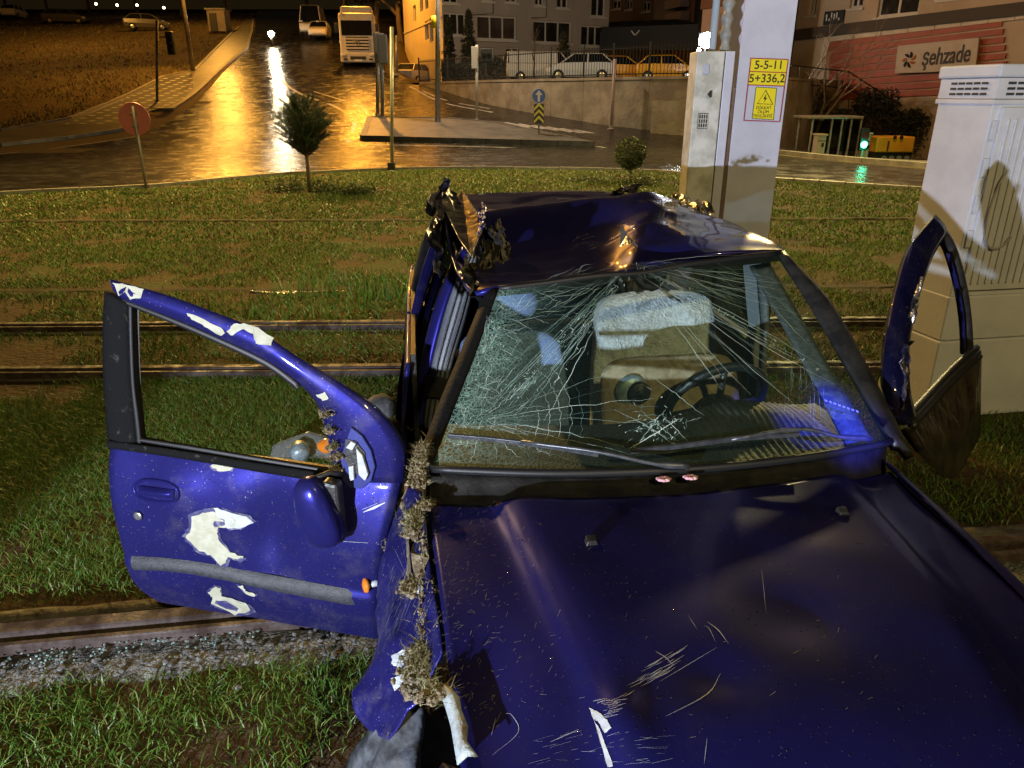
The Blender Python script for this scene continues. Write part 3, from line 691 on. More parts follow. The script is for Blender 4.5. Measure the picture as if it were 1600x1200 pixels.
for i in range(70):
    a = rs.uniform(-.35, 1.15) if i % 2 else rs.uniform(0, 6.28); l = rs.uniform(30, 260) if i % 2 else rs.uniform(15, 80); r0 = rs.uniform(0, 40)
    x0, y0 = c1[0] + r0 * math.cos(a), c1[1] + r0 * math.sin(a); x1, y1 = x0 + l * math.cos(a), y0 + l * math.sin(a)
    if y1 > 725 or x1 < 690 + (725 - y1) * .33 or y1 < 440: continue
    crack([(x0, y0), ((x0 + x1) / 2 + rs.uniform(-4, 4), (y0 + y1) / 2 + rs.uniform(-4, 4)), (x1, y1)], rs.uniform(.0008, .002))
for i in range(9):                                                   # rings around it
    r = 22 + i * 17; a0 = rs.uniform(-1, 0); crack([(max(c1[0] + r * math.cos(a0 + k * .3), 712), c1[1] + r * .9 * math.sin(a0 + k * .3)) for k in range(6) if c1[1] + r * .9 * math.sin(a0 + k * .3) < 720], .0012, 2)
for i in range(190):                                                 # crazed left margin
    k = rs.random(); x = 690 + 95 * k + abs(rs.gauss(0, 22)); y = 700 - 245 * k + rs.gauss(0, 12); a = rs.choice([rs.gauss(-1.2, .35), rs.gauss(.2, .5)]); l = rs.uniform(8, 55)
    x1, y1 = x + l * math.cos(a), y + l * math.sin(a)
    if y1 > 722 or y1 < 455 or min(x, x1) < 690 + (725 - max(y, y1)) * .34: continue
    crack([(x, y), (x1, y1)], rs.uniform(.0008, .0018), 1.5)
for i in range(40):                                                  # top left web
    x = rs.uniform(790, 900); y = rs.uniform(440, 505) - (x - 790) * .12; a = rs.choice([rs.gauss(.05, .2), rs.gauss(-.5, .3)]); l = rs.uniform(15, 80); crack([(x, y), (x + l * math.cos(a), y + l * math.sin(a))], .0011, 1.5)
for i in range(26):                                                  # right, sparse scratches near the pillar
    x = rs.uniform(1225, 1290); y = rs.uniform(560, 640); crack([(x, y), (x + rs.uniform(-3, 6), y + rs.uniform(20, 50))], .0007, .8)
for i in range(40):
    x = rs.uniform(990, 1160); y = rs.uniform(405, 460); a = rs.gauss(.25, .25); l = rs.uniform(20, 70); crack([(x, y), (x + l * math.cos(a), y + l * math.sin(a))], .0009, 1.2)
for i in range(420):                                                 # crushed glitter along the main fractures
    k = rs.random(); f = rs.choice([0, 0, 1, 2, 3])
    if f == 0: x, y = 980 - 180 * k + rs.gauss(0, 6 + 12 * k), 425 + 205 * k + rs.gauss(0, 6)
    elif f == 1: x, y = 990 + 290 * k, 415 + 158 * k + rs.gauss(0, 5)
    elif f == 2: x, y = 700 + 85 * k + abs(rs.gauss(0, 14)), 690 - 225 * k + rs.gauss(0, 8)
    else: x, y = rs.gauss(1030, 26), rs.gauss(668, 14)
    a = rs.uniform(0, 6.28); l = rs.uniform(2, 7); crack([(x, y), (x + l * math.cos(a), y + l * math.sin(a))], rs.uniform(.001, .004), .5)
tag(ck.build('crack_lines', m_crack, WS, local=True, recalc=False), kind='stuff')
# frame seal round the glass
def seal_path(a, b, n=24): return [glass(a[0] + (b[0] - a[0]) * i / n, a[1] + (b[1] - a[1]) * i / n) for i in range(n + 1)]
MB().tube(seal_path((0, 1), (1, 1)), .012, 6).build('glass_seal', m_rubber, car, smooth=True, local=True)
MB().tube(seal_path((0, 0), (1, 0)), .012, 6).build('glass_seal', m_rubber, car, smooth=True, local=True)
# frit band: black printed border on the inside of the glass
def frit(s, t): return glass(.0 + s, .955 + .045 * t) - Vector((0, -.004, .006))
MB().grid(frit, 40, 2).build('frit_band', m_black, WS, smooth=True, local=True)
# ---- A pillars
def pillar(pts_in, pts_out, name, m, th=.03, parent=car):
    n = 24; mb = MB(); A = [Vector(p) for p in pts_in]; B = [Vector(p) for p in pts_out]
    return mb.grid(lambda s, t: cr(A, t).lerp(cr(B, t), s) + Vector((0, -.0, .014 * math.sin(math.pi * s))), 6, n).build(name, m, parent, smooth=True, solid=th, local=True)
gl = lambda s, t: glass(s, t)
pillar([gl(0, 0) + Vector((-.004, -.02, 0)), gl(0, .33), gl(0, .66), gl(0, 1)], [(-.745, -.02, .92), (-.665, .20, 1.03), (-.575, .42, 1.14), (-.470, .665, 1.275)], 'front_pillar', pm('muddy_pillar', (.006, .006, .007), (.05, .046, .04), scale=24, rough=.75, lo=.62, hi=.85, spec=.2, bump=.003, bscale=80))
pillar([gl(1, 0) + Vector((.0, -.02, 0)), gl(1, .33), gl(1, .66), gl(1, 1)], [(.785, -.02, .90), (.785, .27, 1.08), (.775, .55, 1.24), (.752, .84, 1.345)], 'front_pillar', m_black)
# ---- roof
roof_rows = [
 [(-.500, .66, 1.285), (-.417, .655, 1.305), (-.15, .715, 1.318), (.10, .80, 1.318), (.19, .885, 1.322), (.45, .85, 1.362), (.694, .838, 1.368), (.752, .84, 1.352)],
 [(-.53, .95, 1.26), (-.47, .93, 1.265), (-.20, .95, 1.245), (.06, .99, 1.27), (.20, 1.00, 1.365), (.45, 1.02, 1.395), (.715, 1.02, 1.382), (.785, 1.02, 1.35)],
 [(-.55, 1.25, 1.27), (-.48, 1.22, 1.265), (-.23, 1.25, 1.235), (.08, 1.28, 1.275), (.28, 1.30, 1.395), (.46, 1.30, 1.415), (.735, 1.30, 1.385), (.80, 1.30, 1.345)],
 [(-.56, 1.55, 1.33), (-.49, 1.50, 1.315), (-.24, 1.52, 1.275), (.12, 1.58, 1.315), (.36, 1.62, 1.42), (.50, 1.66, 1.445), (.74, 1.60, 1.38), (.805, 1.6, 1.34)],
 [(-.56, 1.88, 1.385), (-.50, 1.84, 1.39), (-.25, 1.86, 1.392), (.14, 1.93, 1.425), (.34, 1.97, 1.44), (.535, 2.0, 1.455), (.72, 1.92, 1.385), (.80, 1.9, 1.34)],
 [(-.56, 2.05, 1.39), (-.50, 2.05, 1.385), (-.26, 2.06, 1.375), (.12, 2.12, 1.395), (.34, 2.15, 1.405), (.52, 2.16, 1.405), (.68, 2.15, 1.38), (.76, 2.15, 1.335)],
 [(-.55, 2.5, 1.365), (-.48, 2.52, 1.385), (-.28, 2.56, 1.395), (.10, 2.58, 1.40), (.32, 2.56, 1.40), (.46, 2.52, 1.395), (.64, 2.46, 1.375), (.72, 2.42, 1.33)]]
roof_net = net(roof_rows)
def roof(s, t):
    p = roof_net(s, t); k = sst(.0, .08, t) * sst(1, .92, t)
    p.z += k * (.010 * nz(p, 5, 2) + .005 * nz(p, 11, 5)); return p
RF = MB().grid(roof, 80, 72).build('roof', m_blue, car, smooth=True, solid=.02, local=True)
# buckled peak where the crease meets the header, bare metal
mb = MB(); p, n = surfpt(roof, 985, 392, .002)
mb.add([p + Vector(q) for q in [(-.035, .03, .012), (0, -.01, .03), (.045, -.02, .006), (.0, .06, .06), (-.015, .11, .085), (.02, .03, .03)]], [(0, 1, 3), (1, 2, 5), (1, 5, 3), (3, 5, 4), (0, 3, 4)])
mb.build('roof_dent_tip', m_crump_metal, RF, local=True)
mb = MB()
for k in range(14):
    x = random.gauss(910, 10); y = random.gauss(384, 5); ribbon(mb, roof, [(x, y), (x + random.uniform(6, 22), y - random.uniform(2, 9))], .003, .003)
tag(mb.build('highlight_streaks', m_tape, RF, local=True), kind='stuff')  # pale streaks painted as the highlight in the roof hollow
# ---- crumpled sheet metal
def crumple(name, centre, ax, ay, n, amp, m, seed, parent=car, sharp=3.0):
    c = Vector(centre); ax = Vector(ax); ay = Vector(ay); nn = ax.cross(ay).normalized()
    def fn(s, t):
        p = c + ax * (s - .5) + ay * (t - .5)
        q = Vector((s * sharp + seed, t * sharp, seed))
        d = noise.noise(q); d = (abs(d) * 2 - .5) + .5 * (abs(noise.noise(q * 2.3)) * 2 - .5)
        e = Vector((noise.noise(q + Vector((9, 0, 0))), noise.noise(q + Vector((0, 9, 0))), noise.noise(q + Vector((0, 0, 9)))))
        return p + nn * d * amp + e * amp * .7
    return MB().grid(fn, n, n).build(name, m, parent, solid=.002, local=True)
m_crump_warm = pm('crumpled_scraped_pillar', (.014, .014, .045), (.22, .19, .17), scale=12, rough=.32, metal=.45, lo=.46, hi=.66, bump=.010, bscale=20)
crumple('crumpled_pillar_metal', (-.53, 1.92, 1.38), (.10, .30, .13), (-.12, -.08, .22), 16, .045, m_crump_warm, 2.3, sharp=2.6)
crumple('crumpled_pillar_metal', (-.60, 1.62, 1.30), (.04, .34, .10), (-.05, -.04, .20), 14, .030, m_crump_warm, 5.1, sharp=2.4)
mb = MB()                                                            # folded tongue of roof rail standing up
Lp = [L(PZ(695, 330, 1.40)), L(PZ(722, 296, 1.43)), L(PZ(757, 350, 1.38)), L(PZ(735, 400, 1.33)), L(PZ(716, 372, 1.36))]
Lp2 = [p + Vector((.012, -.05, .012)) for p in Lp]; mb.prism(Lp, (.01, .03, -.02)); mb.build('folded_rail_tongue', m_crump_warm, car, bevel=.004, local=True)
crumple('torn_headliner', L(PZ(772, 385, 1.34)), (.06, .62, .05), (.11, .02, .05), 18, .045, pm('torn_lining', (.010, .010, .011), (.03, .03, .03), scale=20, rough=.9, spec=.2), 8.2, sharp=3.4)
crumple('torn_headliner', L(PZ(752, 350, 1.38)), (.05, .40, .05), (.02, .02, .09), 16, .026, m_crump, 2.9, sharp=3.0)
crumple('torn_headliner', (-.49, .86, 1.27), (.02, .42, .0), (-.07, .03, .12), 14, .030, m_dirtyblack, 3.7, sharp=3.0)
crumple('crumpled_roof_rail', (.70, 1.90, 1.40), (-.02, .42, .01), (.14, .03, .02), 14, .030, m_crump_metal, 6.6, sharp=2.8)
crumple('crumpled_roof_rail', (.50, 2.32, 1.43), (.16, .12, .0), (.04, -.05, .05), 10, .02, m_crump_warm, 1.6, sharp=2.2)
# ---- passenger-side (picture left) body behind the open door
def side_path(ctrl, th, w, name, m, parent=car, bev=.008, k=18):
    C_ = [Vector(p) for p in ctrl]; P = [cr(C_, i / k) for i in range(k + 1)]
    return MB().sweep(P, [(-w / 2, -th / 2), (w / 2, -th / 2), (w / 2, th / 2), (-w / 2, th / 2)], up=(1, 0, 0)).build(name, m, parent, smooth=False, bevel=bev, local=True)
def strip(A, B, name, m, th=.02, nu=6, nv=24, bow=(0, 0, 0), parent=car, smooth=True):
    A = [Vector(p) for p in A]; B = [Vector(p) for p in B]; bow = Vector(bow)
    return MB().grid(lambda s, t: cr(A, t).lerp(cr(B, t), s) + bow * math.sin(math.pi * s), nu, nv).build(name, m, parent, smooth=smooth, solid=th, local=True)
cp = lambda lst: [L(PY(x, y, Y)) for x, y, Y in lst]
m_trim = pm('grey_pillar_trim', (.10, .11, .13), (.16, .17, .19), scale=8, rough=.45, bump=.003, bscale=12)
# central pillar: blue sheet edge, grey ribbed inner trim, black belt band
bp_o = cp([(722, 385, 3.15), (702, 420, 3.12), (678, 480, 3.08), (660, 550, 3.04), (648, 610, 3.0), (641, 660, 2.95)])
bp_m = cp([(732, 392, 3.12), (716, 428, 3.09), (696, 486, 3.05), (678, 555, 3.01), (667, 612, 2.97), (660, 665, 2.92)])
bp_i = cp([(750, 402, 3.10), (742, 440, 3.07), (728, 500, 3.04), (708, 565, 3.00), (697, 620, 2.96), (686, 672, 2.91)])
BP = strip(bp_o, bp_m, 'centre_pillar', m_blue, .03, 4, 30, (0, -.012, 0))
strip(bp_m, bp_i, 'pillar_trim', m_trim, .03, 6, 30, (.0, -.02, 0), BP)
for k in (.25, .5, .72):
    MB().tube([cr(bp_m, i / 24).lerp(cr(bp_i, i / 24), k) + Vector((0, -.022, 0)) for i in range(25)], .004, 6).build('trim_rib', m_black, BP, smooth=True, local=True)
q = cp([(667, 585, 2.96), (708, 592, 2.94), (700, 622, 2.92), (660, 618, 2.94)]); MB().prism(q, (0, -.012, 0)).build('belt_anchor', m_black, BP, bevel=.003, local=True)
# rear door frame and glass
rd_o = cp([(712, 318, 4.3), (690, 345, 4.0), (668, 395, 3.8), (650, 455, 3.6), (634, 530, 3.4), (622, 600, 3.2), (618, 655, 3.05)])
rd_i = cp([(722, 330, 4.3), (703, 360, 4.0), (684, 405, 3.8), (664, 465, 3.6), (647, 535, 3.4), (633, 605, 3.2), (632, 660, 3.05)])
strip(rd_o, rd_i, 'rear_door_frame', m_blue_dirty, .03, 4, 30, (0, -.012, 0))
ro = cp([(702, 300, 4.4), (678, 335, 4.3), (658, 380, 4.2), (642, 450, 4.0), (629, 530, 3.7)]); ri = cp([(708, 312, 4.4), (690, 345, 4.3), (668, 392, 4.2), (650, 458, 4.0), (636, 535, 3.7)])
strip(ro, ri, 'rear_pillar', m_black, .03, 3, 24)
m_glass = bpy.data.materials.new('tinted_glass'); m_glass.use_nodes = True
def simple_glass(m, tint=(.35, .42, .42)):
    t = m.node_tree; N = t.nodes.new; Lk = t.links.new
    for n in list(t.nodes): t.nodes.remove(n)
    out = N('ShaderNodeOutputMaterial'); tr = N('ShaderNodeBsdfTransparent'); tr.inputs[0].default_value = (*tint, 1); g = N('ShaderNodeBsdfGlossy'); g.inputs['Roughness'].default_value = .02
    fr = facing_weight(t); mx = N('ShaderNodeMixShader'); Lk(fr.outputs[0], mx.inputs[0]); Lk(tr.outputs[0], mx.inputs[1]); Lk(g.outputs[0], mx.inputs[2]); Lk(mx.outputs[0], out.inputs[0])
simple_glass(m_glass)
strip(rd_i, cp([(736, 345, 4.2), (720, 380, 3.9), (704, 420, 3.6), (684, 470, 3.4), (664, 540, 3.2), (648, 610, 3.1), (640, 660, 3.0)]), 'rear_door_glass', m_glass, .004, 3, 20)
# lower body sides, rear end, floor, wheels (both sides)
def side_panel(sgn, v0, v1, name, zt=.90, zb=.24, arch=None):
    def fn(s, t):
        v = v0 + (v1 - v0) * s; z = zb + (zt - zb) * t
        u = .80 - .035 * (abs(z - .55) / .35) ** 2 - .03 * max(0, v - 2.3); zz = z
        if arch is not None:
            dv = abs(v - arch)
            if dv < .33: zz = max(z, .30 + math.sqrt(.33 ** 2 - dv * dv) + (z - zb) * .02)
            zz = min(zz, zt) if zz > z else z
        return Vector((sgn * u, v, zz))
    return MB().grid(fn, 40, 14).build(name, m_blue_dirty, car, smooth=True, solid=.02, local=True)
side_panel(-1, 1.02, 1.78, 'rear_door'); side_panel(-1, 1.80, 2.95, 'rear_wing', arch=2.22)
side_panel(1, 1.02, 1.78, 'rear_door'); side_panel(1, 1.80, 2.95, 'rear_wing', arch=2.22)
for s in (-1, 1):
    MB().box((s * .76, .55, .25), (.10, 1.1, .12)).build('door_sill', m_blue_dirty, car, bevel=.02, local=True)
MB().grid(lambda s, t: Vector(((-.50 - .14 * t) + (1.10 + .20 * t) * s, 2.54 + .38 * t ** 1.5, 1.35 - .47 * t)), 12, 10).build('tailgate_glass', m_glass, car, smooth=True, local=True)
MB().grid(lambda s, t: Vector(((-.74 + 1.48 * s), 2.92 + .05 * math.sin(math.pi * t) - .06 * (2 * s - 1) ** 2, .88 - .62 * t)), 16, 10).build('tailgate', m_blue, car, smooth=True, solid=.03, local=True)
MB().box((.735, 1.85, .62), (.02, 1.6, .62)).build('rear_door_card', m_black, car, local=True); MB().box((-.735, 1.85, .62), (.02, 1.6, .62)).build('rear_door_card', m_black, car, local=True)
MB().box((0, 1.35, .20), (1.5, 3.1, .06)).build('floor_pan', m_black, car, local=True)
MB().box((0, -.52, .52), (1.20, .8, .46)).build('engine_block', m_black, car, bevel=.05, local=True)
# right rail, right centre pillar and rear glass area
strip([(.80, 1.02, .92), (.795, 1.03, 1.10), (.775, 1.06, 1.34)], [(.795, 1.12, .92), (.79, 1.12, 1.10), (.77, 1.14, 1.34)], 'centre_pillar', m_black, .05, 3, 12)
strip([(.76, 2.3, .90), (.77, 2.2, 1.1), (.765, 2.1, 1.34)], [(.74, 2.75, .90), (.74, 2.6, 1.1), (.73, 2.42, 1.34)], 'rear_pillar', m_blue, .05, 3, 12)
strip([(.795, 1.12, .92), (.765, 1.14, 1.33)], [(.77, 2.25, .92), (.765, 2.12, 1.33)], 'rear_door_glass', m_glass, .004, 3, 3)
m_tyre = pm('tyre_rubber', (.012, .012, .012), (.05, .045, .038), scale=14, rough=.8, bump=.004, bscale=40); m_rim = pm('steel_rim', (.12, .12, .125), rough=.4, metal=.7)
for s, v in ((-1, -.47), (1, -.47), (-1, 2.22), (1, 2.22)):
    ax = (s, 0, 0); t_ = MB().lathe([(.19, -.08), (.27, -.085), (.285, -.06), (.287, .06), (.27, .085), (.19, .08)], (s * .69, v, .287), ax, 28).build('wheel', m_tyre, car, smooth=True, bevel=.01, local=True)
    MB().lathe([(.0, .03), (.08, .045), (.10, .03), (.17, .035), (.195, .075), (.195, -.05), (.0, -.05)], (s * .69, v, .287), ax, 24).build('rim', m_rim, t_, smooth=True, bevel=.004, local=True)
# ---- front wings
wr = net([[(-.700, .0, .90), (-.76, .0, .875), (-.805, .0, .72), (-.81, .0, .48)],
          [(-.706, -.15, .885), (-.768, -.15, .85), (-.838, -.14, .70), (-.84, -.14, .48)],
          [(-.702, -.30, .868), (-.752, -.30, .82), (-.815, -.29, .69), (-.84, -.28, .52)],
          [(-.692, -.43, .850), (-.748, -.43, .79), (-.835, -.44, .70), (-.90, -.46, .60)],
          [(-.684, -.53, .835), (-.735, -.54, .775), (-.79, -.55, .70), (-.86, -.56, .60)],
          [(-.680, -.60, .82), (-.71, -.62, .77), (-.76, -.63, .71), (-.80, -.63, .62)]])
def wing(s, t):
    p = wr(s, t); k = sst(0, .12, s) * sst(0, .1, t); p += Vector((nz(p, 9, 1), 0, nz(p, 9, 3))) * .022 * k; p += Vector((abs(nz(p, 16, 1)) - .2, 0, abs(nz(p, 16, 3)) - .2)) * .016 * k; return p
WG = MB().grid(wing, 30, 50).build('crumpled_front_wing', m_wingpaint, car, smooth=True, solid=.004, local=True); WG['label'] = 'crumpled muddy front wing'
MB().grid(lambda s, t: Vector((-.735 - .20 * s + .02 * nz((s, t, 1), 3), -.56 - .34 * t, .66 - .22 * s * s - .10 * t + .02 * nz((s * 2, t * 3, 4), 3))), 12, 12).build('wheel_arch_liner', pm('scuffed_liner', (.045, .048, .055), (.13, .14, .16), scale=16, rough=.35, bump=.006, bscale=26), car, smooth=True, solid=.006, local=True)
mb = MB(); decal(mb, wing, [(612, 1025), (630, 1015), (655, 1016), (664, 1032), (640, 1030), (625, 1045), (615, 1038)], .003, 2)
mb.build('bare_metal_patch', m_tape, WG, local=True); mb = MB()
decal(mb, wing, [(612, 1060), (640, 1048), (655, 1052), (630, 1066), (618, 1080)], .003, 2); mb.build('bare_metal_patch', m_tape, WG, local=True); mb = MB()
decal(mb, wing, [(640, 925), (655, 910), (663, 918), (658, 930)], .003, 1)
mb.build('bare_metal_patch', m_tape, WG, local=True)
mb = MB()
for k in range(90):
    x = random.uniform(596, 655); y = random.uniform(800, 1010); l = random.uniform(12, 60); ribbon(mb, wing, [(x, y), (x + l * .18, y - l * .5), (x + l * .40, y - l)], random.uniform(.0006, .0016), .004)
tag(mb.build('scratch_marks', m_primer_grey, WG, local=True), kind='stuff')
def rwing(s, t):
    v = .0 - 1.0 * t; a = s * 1.45; return Vector((.69 - .10 * t + (.125 + .05 * t) * math.sin(a), v, .905 - .004 * t - .06 * t ** 5 - .015 - .30 * (1 - math.cos(a)) - .02 * s))
MB().grid(rwing, 16, 30).build('front_wing', m_hoodpaint, car, smooth=True, solid=.006, local=True)
# nose: bumper, lamps, grille (below the picture)
MB().grid(lambda s, t: Vector(((2 * s - 1) * .80, -1.20 + .22 * abs(2 * s - 1) ** 3 + .03 * (2 * t - 1) ** 2, .25 + .32 * t)), 30, 8).build('front_bumper', m_blue_dirty, car, smooth=True, solid=.03, local=True)
MB().grid(lambda s, t: Vector(((2 * s - 1) * .70, -1.05 + .14 * abs(2 * s - 1) ** 3 + .02 * t, .54 + .27 * t)), 30, 6).build('nose_panel', m_black, car, smooth=True, solid=.02, local=True)
gl_ = MB().box((0, -1.075, .66), (.50, .05, .13)).build('grille', m_black, car, bevel=.02, local=True)
for k in range(4): MB().box((0, -1.105, .615 + k * .03), (.47, .012, .012)).build('grille_slat', m_grey, gl_, bevel=.002, local=True)
m_lampc = bpy.data.materials.new('clear_lamp_cover'); m_lampc.use_nodes = True; simple_glass(m_lampc, (.85, .88, .9))
for s in (-1, 1):
    hl_ = MB().grid(lambda a, b: Vector((s * (.29 + .36 * a), -1.075 + .18 * a ** 2.2 - .03 * math.sin(math.pi * b), .60 + .13 * b + .03 * a)), 14, 8).build('headlamp', m_lampc, car, smooth=True, local=True)
    MB().lathe([(.01, .05), (.045, .035), (.055, 0), (.05, 0), (.03, .02)], (s * .42, -1.03, .67), (0, -1, 0), 20).build('reflector', pm('dull_reflector', (.35, .36, .38), rough=.25, metal=.8), hl_, smooth=True, local=True)
    MB().grid(lambda a, b: Vector((s * (.29 + .36 * a), -1.02 + .18 * a ** 2.2, .60 + .13 * b + .03 * a)), 8, 4).build('lamp_bowl', m_grey, hl_, smooth=True, local=True)
MB().box((0, -1.235, .42), (.52, .012, .11)).build('plate_holder', m_black, car, bevel=.004, local=True)
# ---- wipers
m_wiper = pm('wiper_steel', (.05, .055, .065), (.09, .095, .10), scale=30, rough=.35, metal=.4)
def wiper(arm, blade, r=.006):
    A = [surfpt(glass, *p, .035)[0] for p in arm[:-1]] + [surfpt(glass, *arm[-1], .014)[0]]
    w = MB().tube(smoothline(A, 4), [r * 1.6] * 4 + [r] * (len(smoothline(A, 4)) - 4), 8).build('wiper_arm', m_wiper, car, smooth=True, local=True)
    Bp = [surfpt(glass, *p, .010)[0] for p in blade]; mb = MB(); mb.sweep(resample(Bp, .05), [(-.006, -.006), (.006, -.006), (.004, .008), (-.004, .008)], up=(0, -.4, 1)); mb.build('wiper_blade', m_wiper, w, bevel=.001, local=True)
    Bp = [surfpt(glass, *p, .003)[0] for p in blade]; MB().sweep(resample(Bp, .05), [(-.002, -.002), (.002, -.002), (.002, .006), (-.002, .006)], up=(0, -.4, 1)).build('wiper_rubber', m_rubber, w, local=True)
wiper([(1072, 738), (1020, 735), (930, 716), (815, 695)], [(702, 684), (760, 689), (850, 699), (935, 713)])
wiper([(1350, 697), (1300, 693), (1240, 681), (1140, 691)], [(985, 708), (1060, 700), (1150, 688), (1245, 681)])

# ---- the open passenger door (picture left), outer skin towards the photographer
dP0 = Vector((-.385, 1.985, 0)); dE = Vector((-.986, .164, 0)).normalized(); dN = Vector((dE.y, -dE.x, 0)); dN = dN if dN.y < 0 else -dN
def dpl(px, py, off=0): return PPL(px, py, dP0 + dN * off, dN)
lf = [L(dpl(*p)) for p in [(168, 692), (171, 722), (178, 762), (189, 805), (198, 845), (208, 885), (219, 920), (236, 950)]]
rt = [L(dpl(*p)) for p in [(628, 752), (622, 790), (612, 830), (604, 870), (600, 905), (597, 940), (594, 975), (590, 1012)]]
dNl = (CI.to_3x3() @ dN)
def door(s, t):
    a = cr(lf, t).lerp(cr(rt, t), s); top = sst(0, .1, t)
    sag = .0
    b = .045 * math.sin(math.pi * min(1, t * 1.05)) ** .8 + .012 * sst(.60, .66, t) - .03 * sst(.72, 1.0, t)
    b += -.032 * math.exp(-((s - .60) / .10) ** 2 - ((t - .38) / .22) ** 2) - .018 * math.exp(-((s - .36) / .07) ** 2 - ((t - .82) / .10) ** 2) + .003 * nz(a, 9, 6) + .010 * math.exp(-((s - .27) / .10) ** 2 - ((t - .22) / .15) ** 2)
    b += .006 * nz(a, 4, 2)
    e = min(s, 1 - s) / .03; b -= .02 * (1 - min(1, e)) ** 2; b -= .02 * (1 - min(1, (1 - t) / .05)) ** 2
    return a + dNl * b - Vector((0, 0, .0))
# sill line dips towards the hinge: follow (168,692)-(525,742)-(628,752)
DR = MB().grid(door, 100, 64).build('open_passenger_door', m_blue_dirty, car, smooth=True, solid=.03, local=True, offset=-1)
DR['label'] = 'dented front door with peeled paint, hanging open'
mb = MB().grid(lambda s, t: door(.03 + .94 * s, .04 + .92 * t) - dNl * .075, 10, 8); mb.build('door_inner_panel', m_black, DR, solid=.02, local=True)
D = lambda pts, off=0: [L(dpl(*p, off)) for p in pts]
def ladder(A, B, name, m, th, bow=.012, n=40, parent=DR, off=0):
    A = D(A, off); B = D(B, off)
    return MB().grid(lambda s, t: cr(A, t).lerp(cr(B, t), s) + dNl * bow * math.sin(math.pi * s), 6, n).build(name, m, parent, smooth=True, solid=th, local=True)
fo = [(172, 436), (258, 460), (330, 486), (400, 515), (468, 560), (540, 605), (598, 652), (630, 704), (629, 754)]
fi = [(190, 468), (270, 498), (345, 530), (420, 566), (470, 602), (496, 632), (508, 668), (516, 705), (524, 748)]
FT = ladder(fo, fi, 'window_frame_top', m_blue_dirty, .035)
ladder([(190, 466), (268, 496), (343, 528), (418, 564), (468, 600)], [(194, 475), (265, 504), (340, 537), (414, 573), (464, 609)], 'frame_seal', m_rubber, .03, .004)
PO = ladder([(163, 455), (160, 520), (161, 590), (165, 650), (168, 694)], [(203, 474), (204, 530), (207, 600), (212, 650), (217, 696)], 'window_post', m_dirtyblack, .035)
ladder([(200, 474), (201, 530), (204, 600), (209, 650), (214, 696)], [(207, 476), (208, 530), (211, 600), (217, 650), (222, 696)], 'frame_seal', m_rubber, .03, .004)
ladder([(168, 688), (290, 705), (400, 723), (526, 742)], [(168, 700), (290, 718), (400, 737), (526, 757)], 'sill_strip', m_dirtyblack, .035, .006, off=.014)
ladder([(215, 684), (300, 697), (400, 714), (520, 734)], [(215, 690), (300, 705), (400, 722), (524, 742)], 'sill_strip', m_rubber, .02, .004, off=.0)
# moulding, handle, lock
ms = [(206, 868), (270, 872), (340, 882), (400, 893), (470, 906), (535, 918), (596, 930)]; me_ = [(210, 890), (270, 893), (340, 904), (400, 917), (470, 931), (535, 943), (594, 955)]
A = [surfpt(door, *p, .002)[0] for p in ms]; B = [surfpt(door, *p, .002)[0] for p in me_]
MB().grid(lambda s, t: cr(A, t).lerp(cr(B, t), s) + dNl * (.009 * math.sin(math.pi * s) ** .5), 5, 40).build('door_moulding', m_grey, DR, smooth=True, local=True)
hc, hn = surfpt(door, 245, 767, .001); hx = (surfpt(door, 280, 771, .001)[0] - hc).normalized(); hy = hn.cross(hx).normalized()
if hy.z < 0: hy = -hy
mb = MB(); n = 36
def ell(rx, ry, o): return [hc + hx * rx * math.copysign(abs(math.cos(a)) ** .75, math.cos(a)) + hy * ry * math.copysign(abs(math.sin(a)) ** .85, math.sin(a)) + hn * o for a in [2 * math.pi * k / n for k in range(n)]]
rings = [ell(.086, .041, .0), ell(.084, .039, .008), ell(.078, .033, .006), ell(.072, .027, -.004), ell(.05, .018, -.008)]
mb.add(sum(rings, []), [(i * n + k, i * n + (k + 1) % n, (i + 1) * n + (k + 1) % n, (i + 1) * n + k) for i in range(4) for k in range(n)] + [tuple(range(4 * n, 5 * n))])
hd = mb.build('door_handle', m_blue, DR, smooth=True, local=True)
MB().grid(lambda s, t: hc + hx * (-.066 + .132 * s) + hy * (.012 - .030 * t) + hn * (.004 + .014 * math.sin(math.pi * t) * math.sin(math.pi * s) ** .4), 16, 8).build('handle_grip', m_blue, hd, smooth=True, local=True)
lc, ln = surfpt(door, 217, 805, .002); MB().lathe([(.014, 0), (.016, .004), (.012, .007), (.004, .006)], lc, ln, 20).build('lock_cylinder', pm('lock_chrome', (.6, .6, .6), rough=.25, metal=.9), DR, smooth=True, local=True)
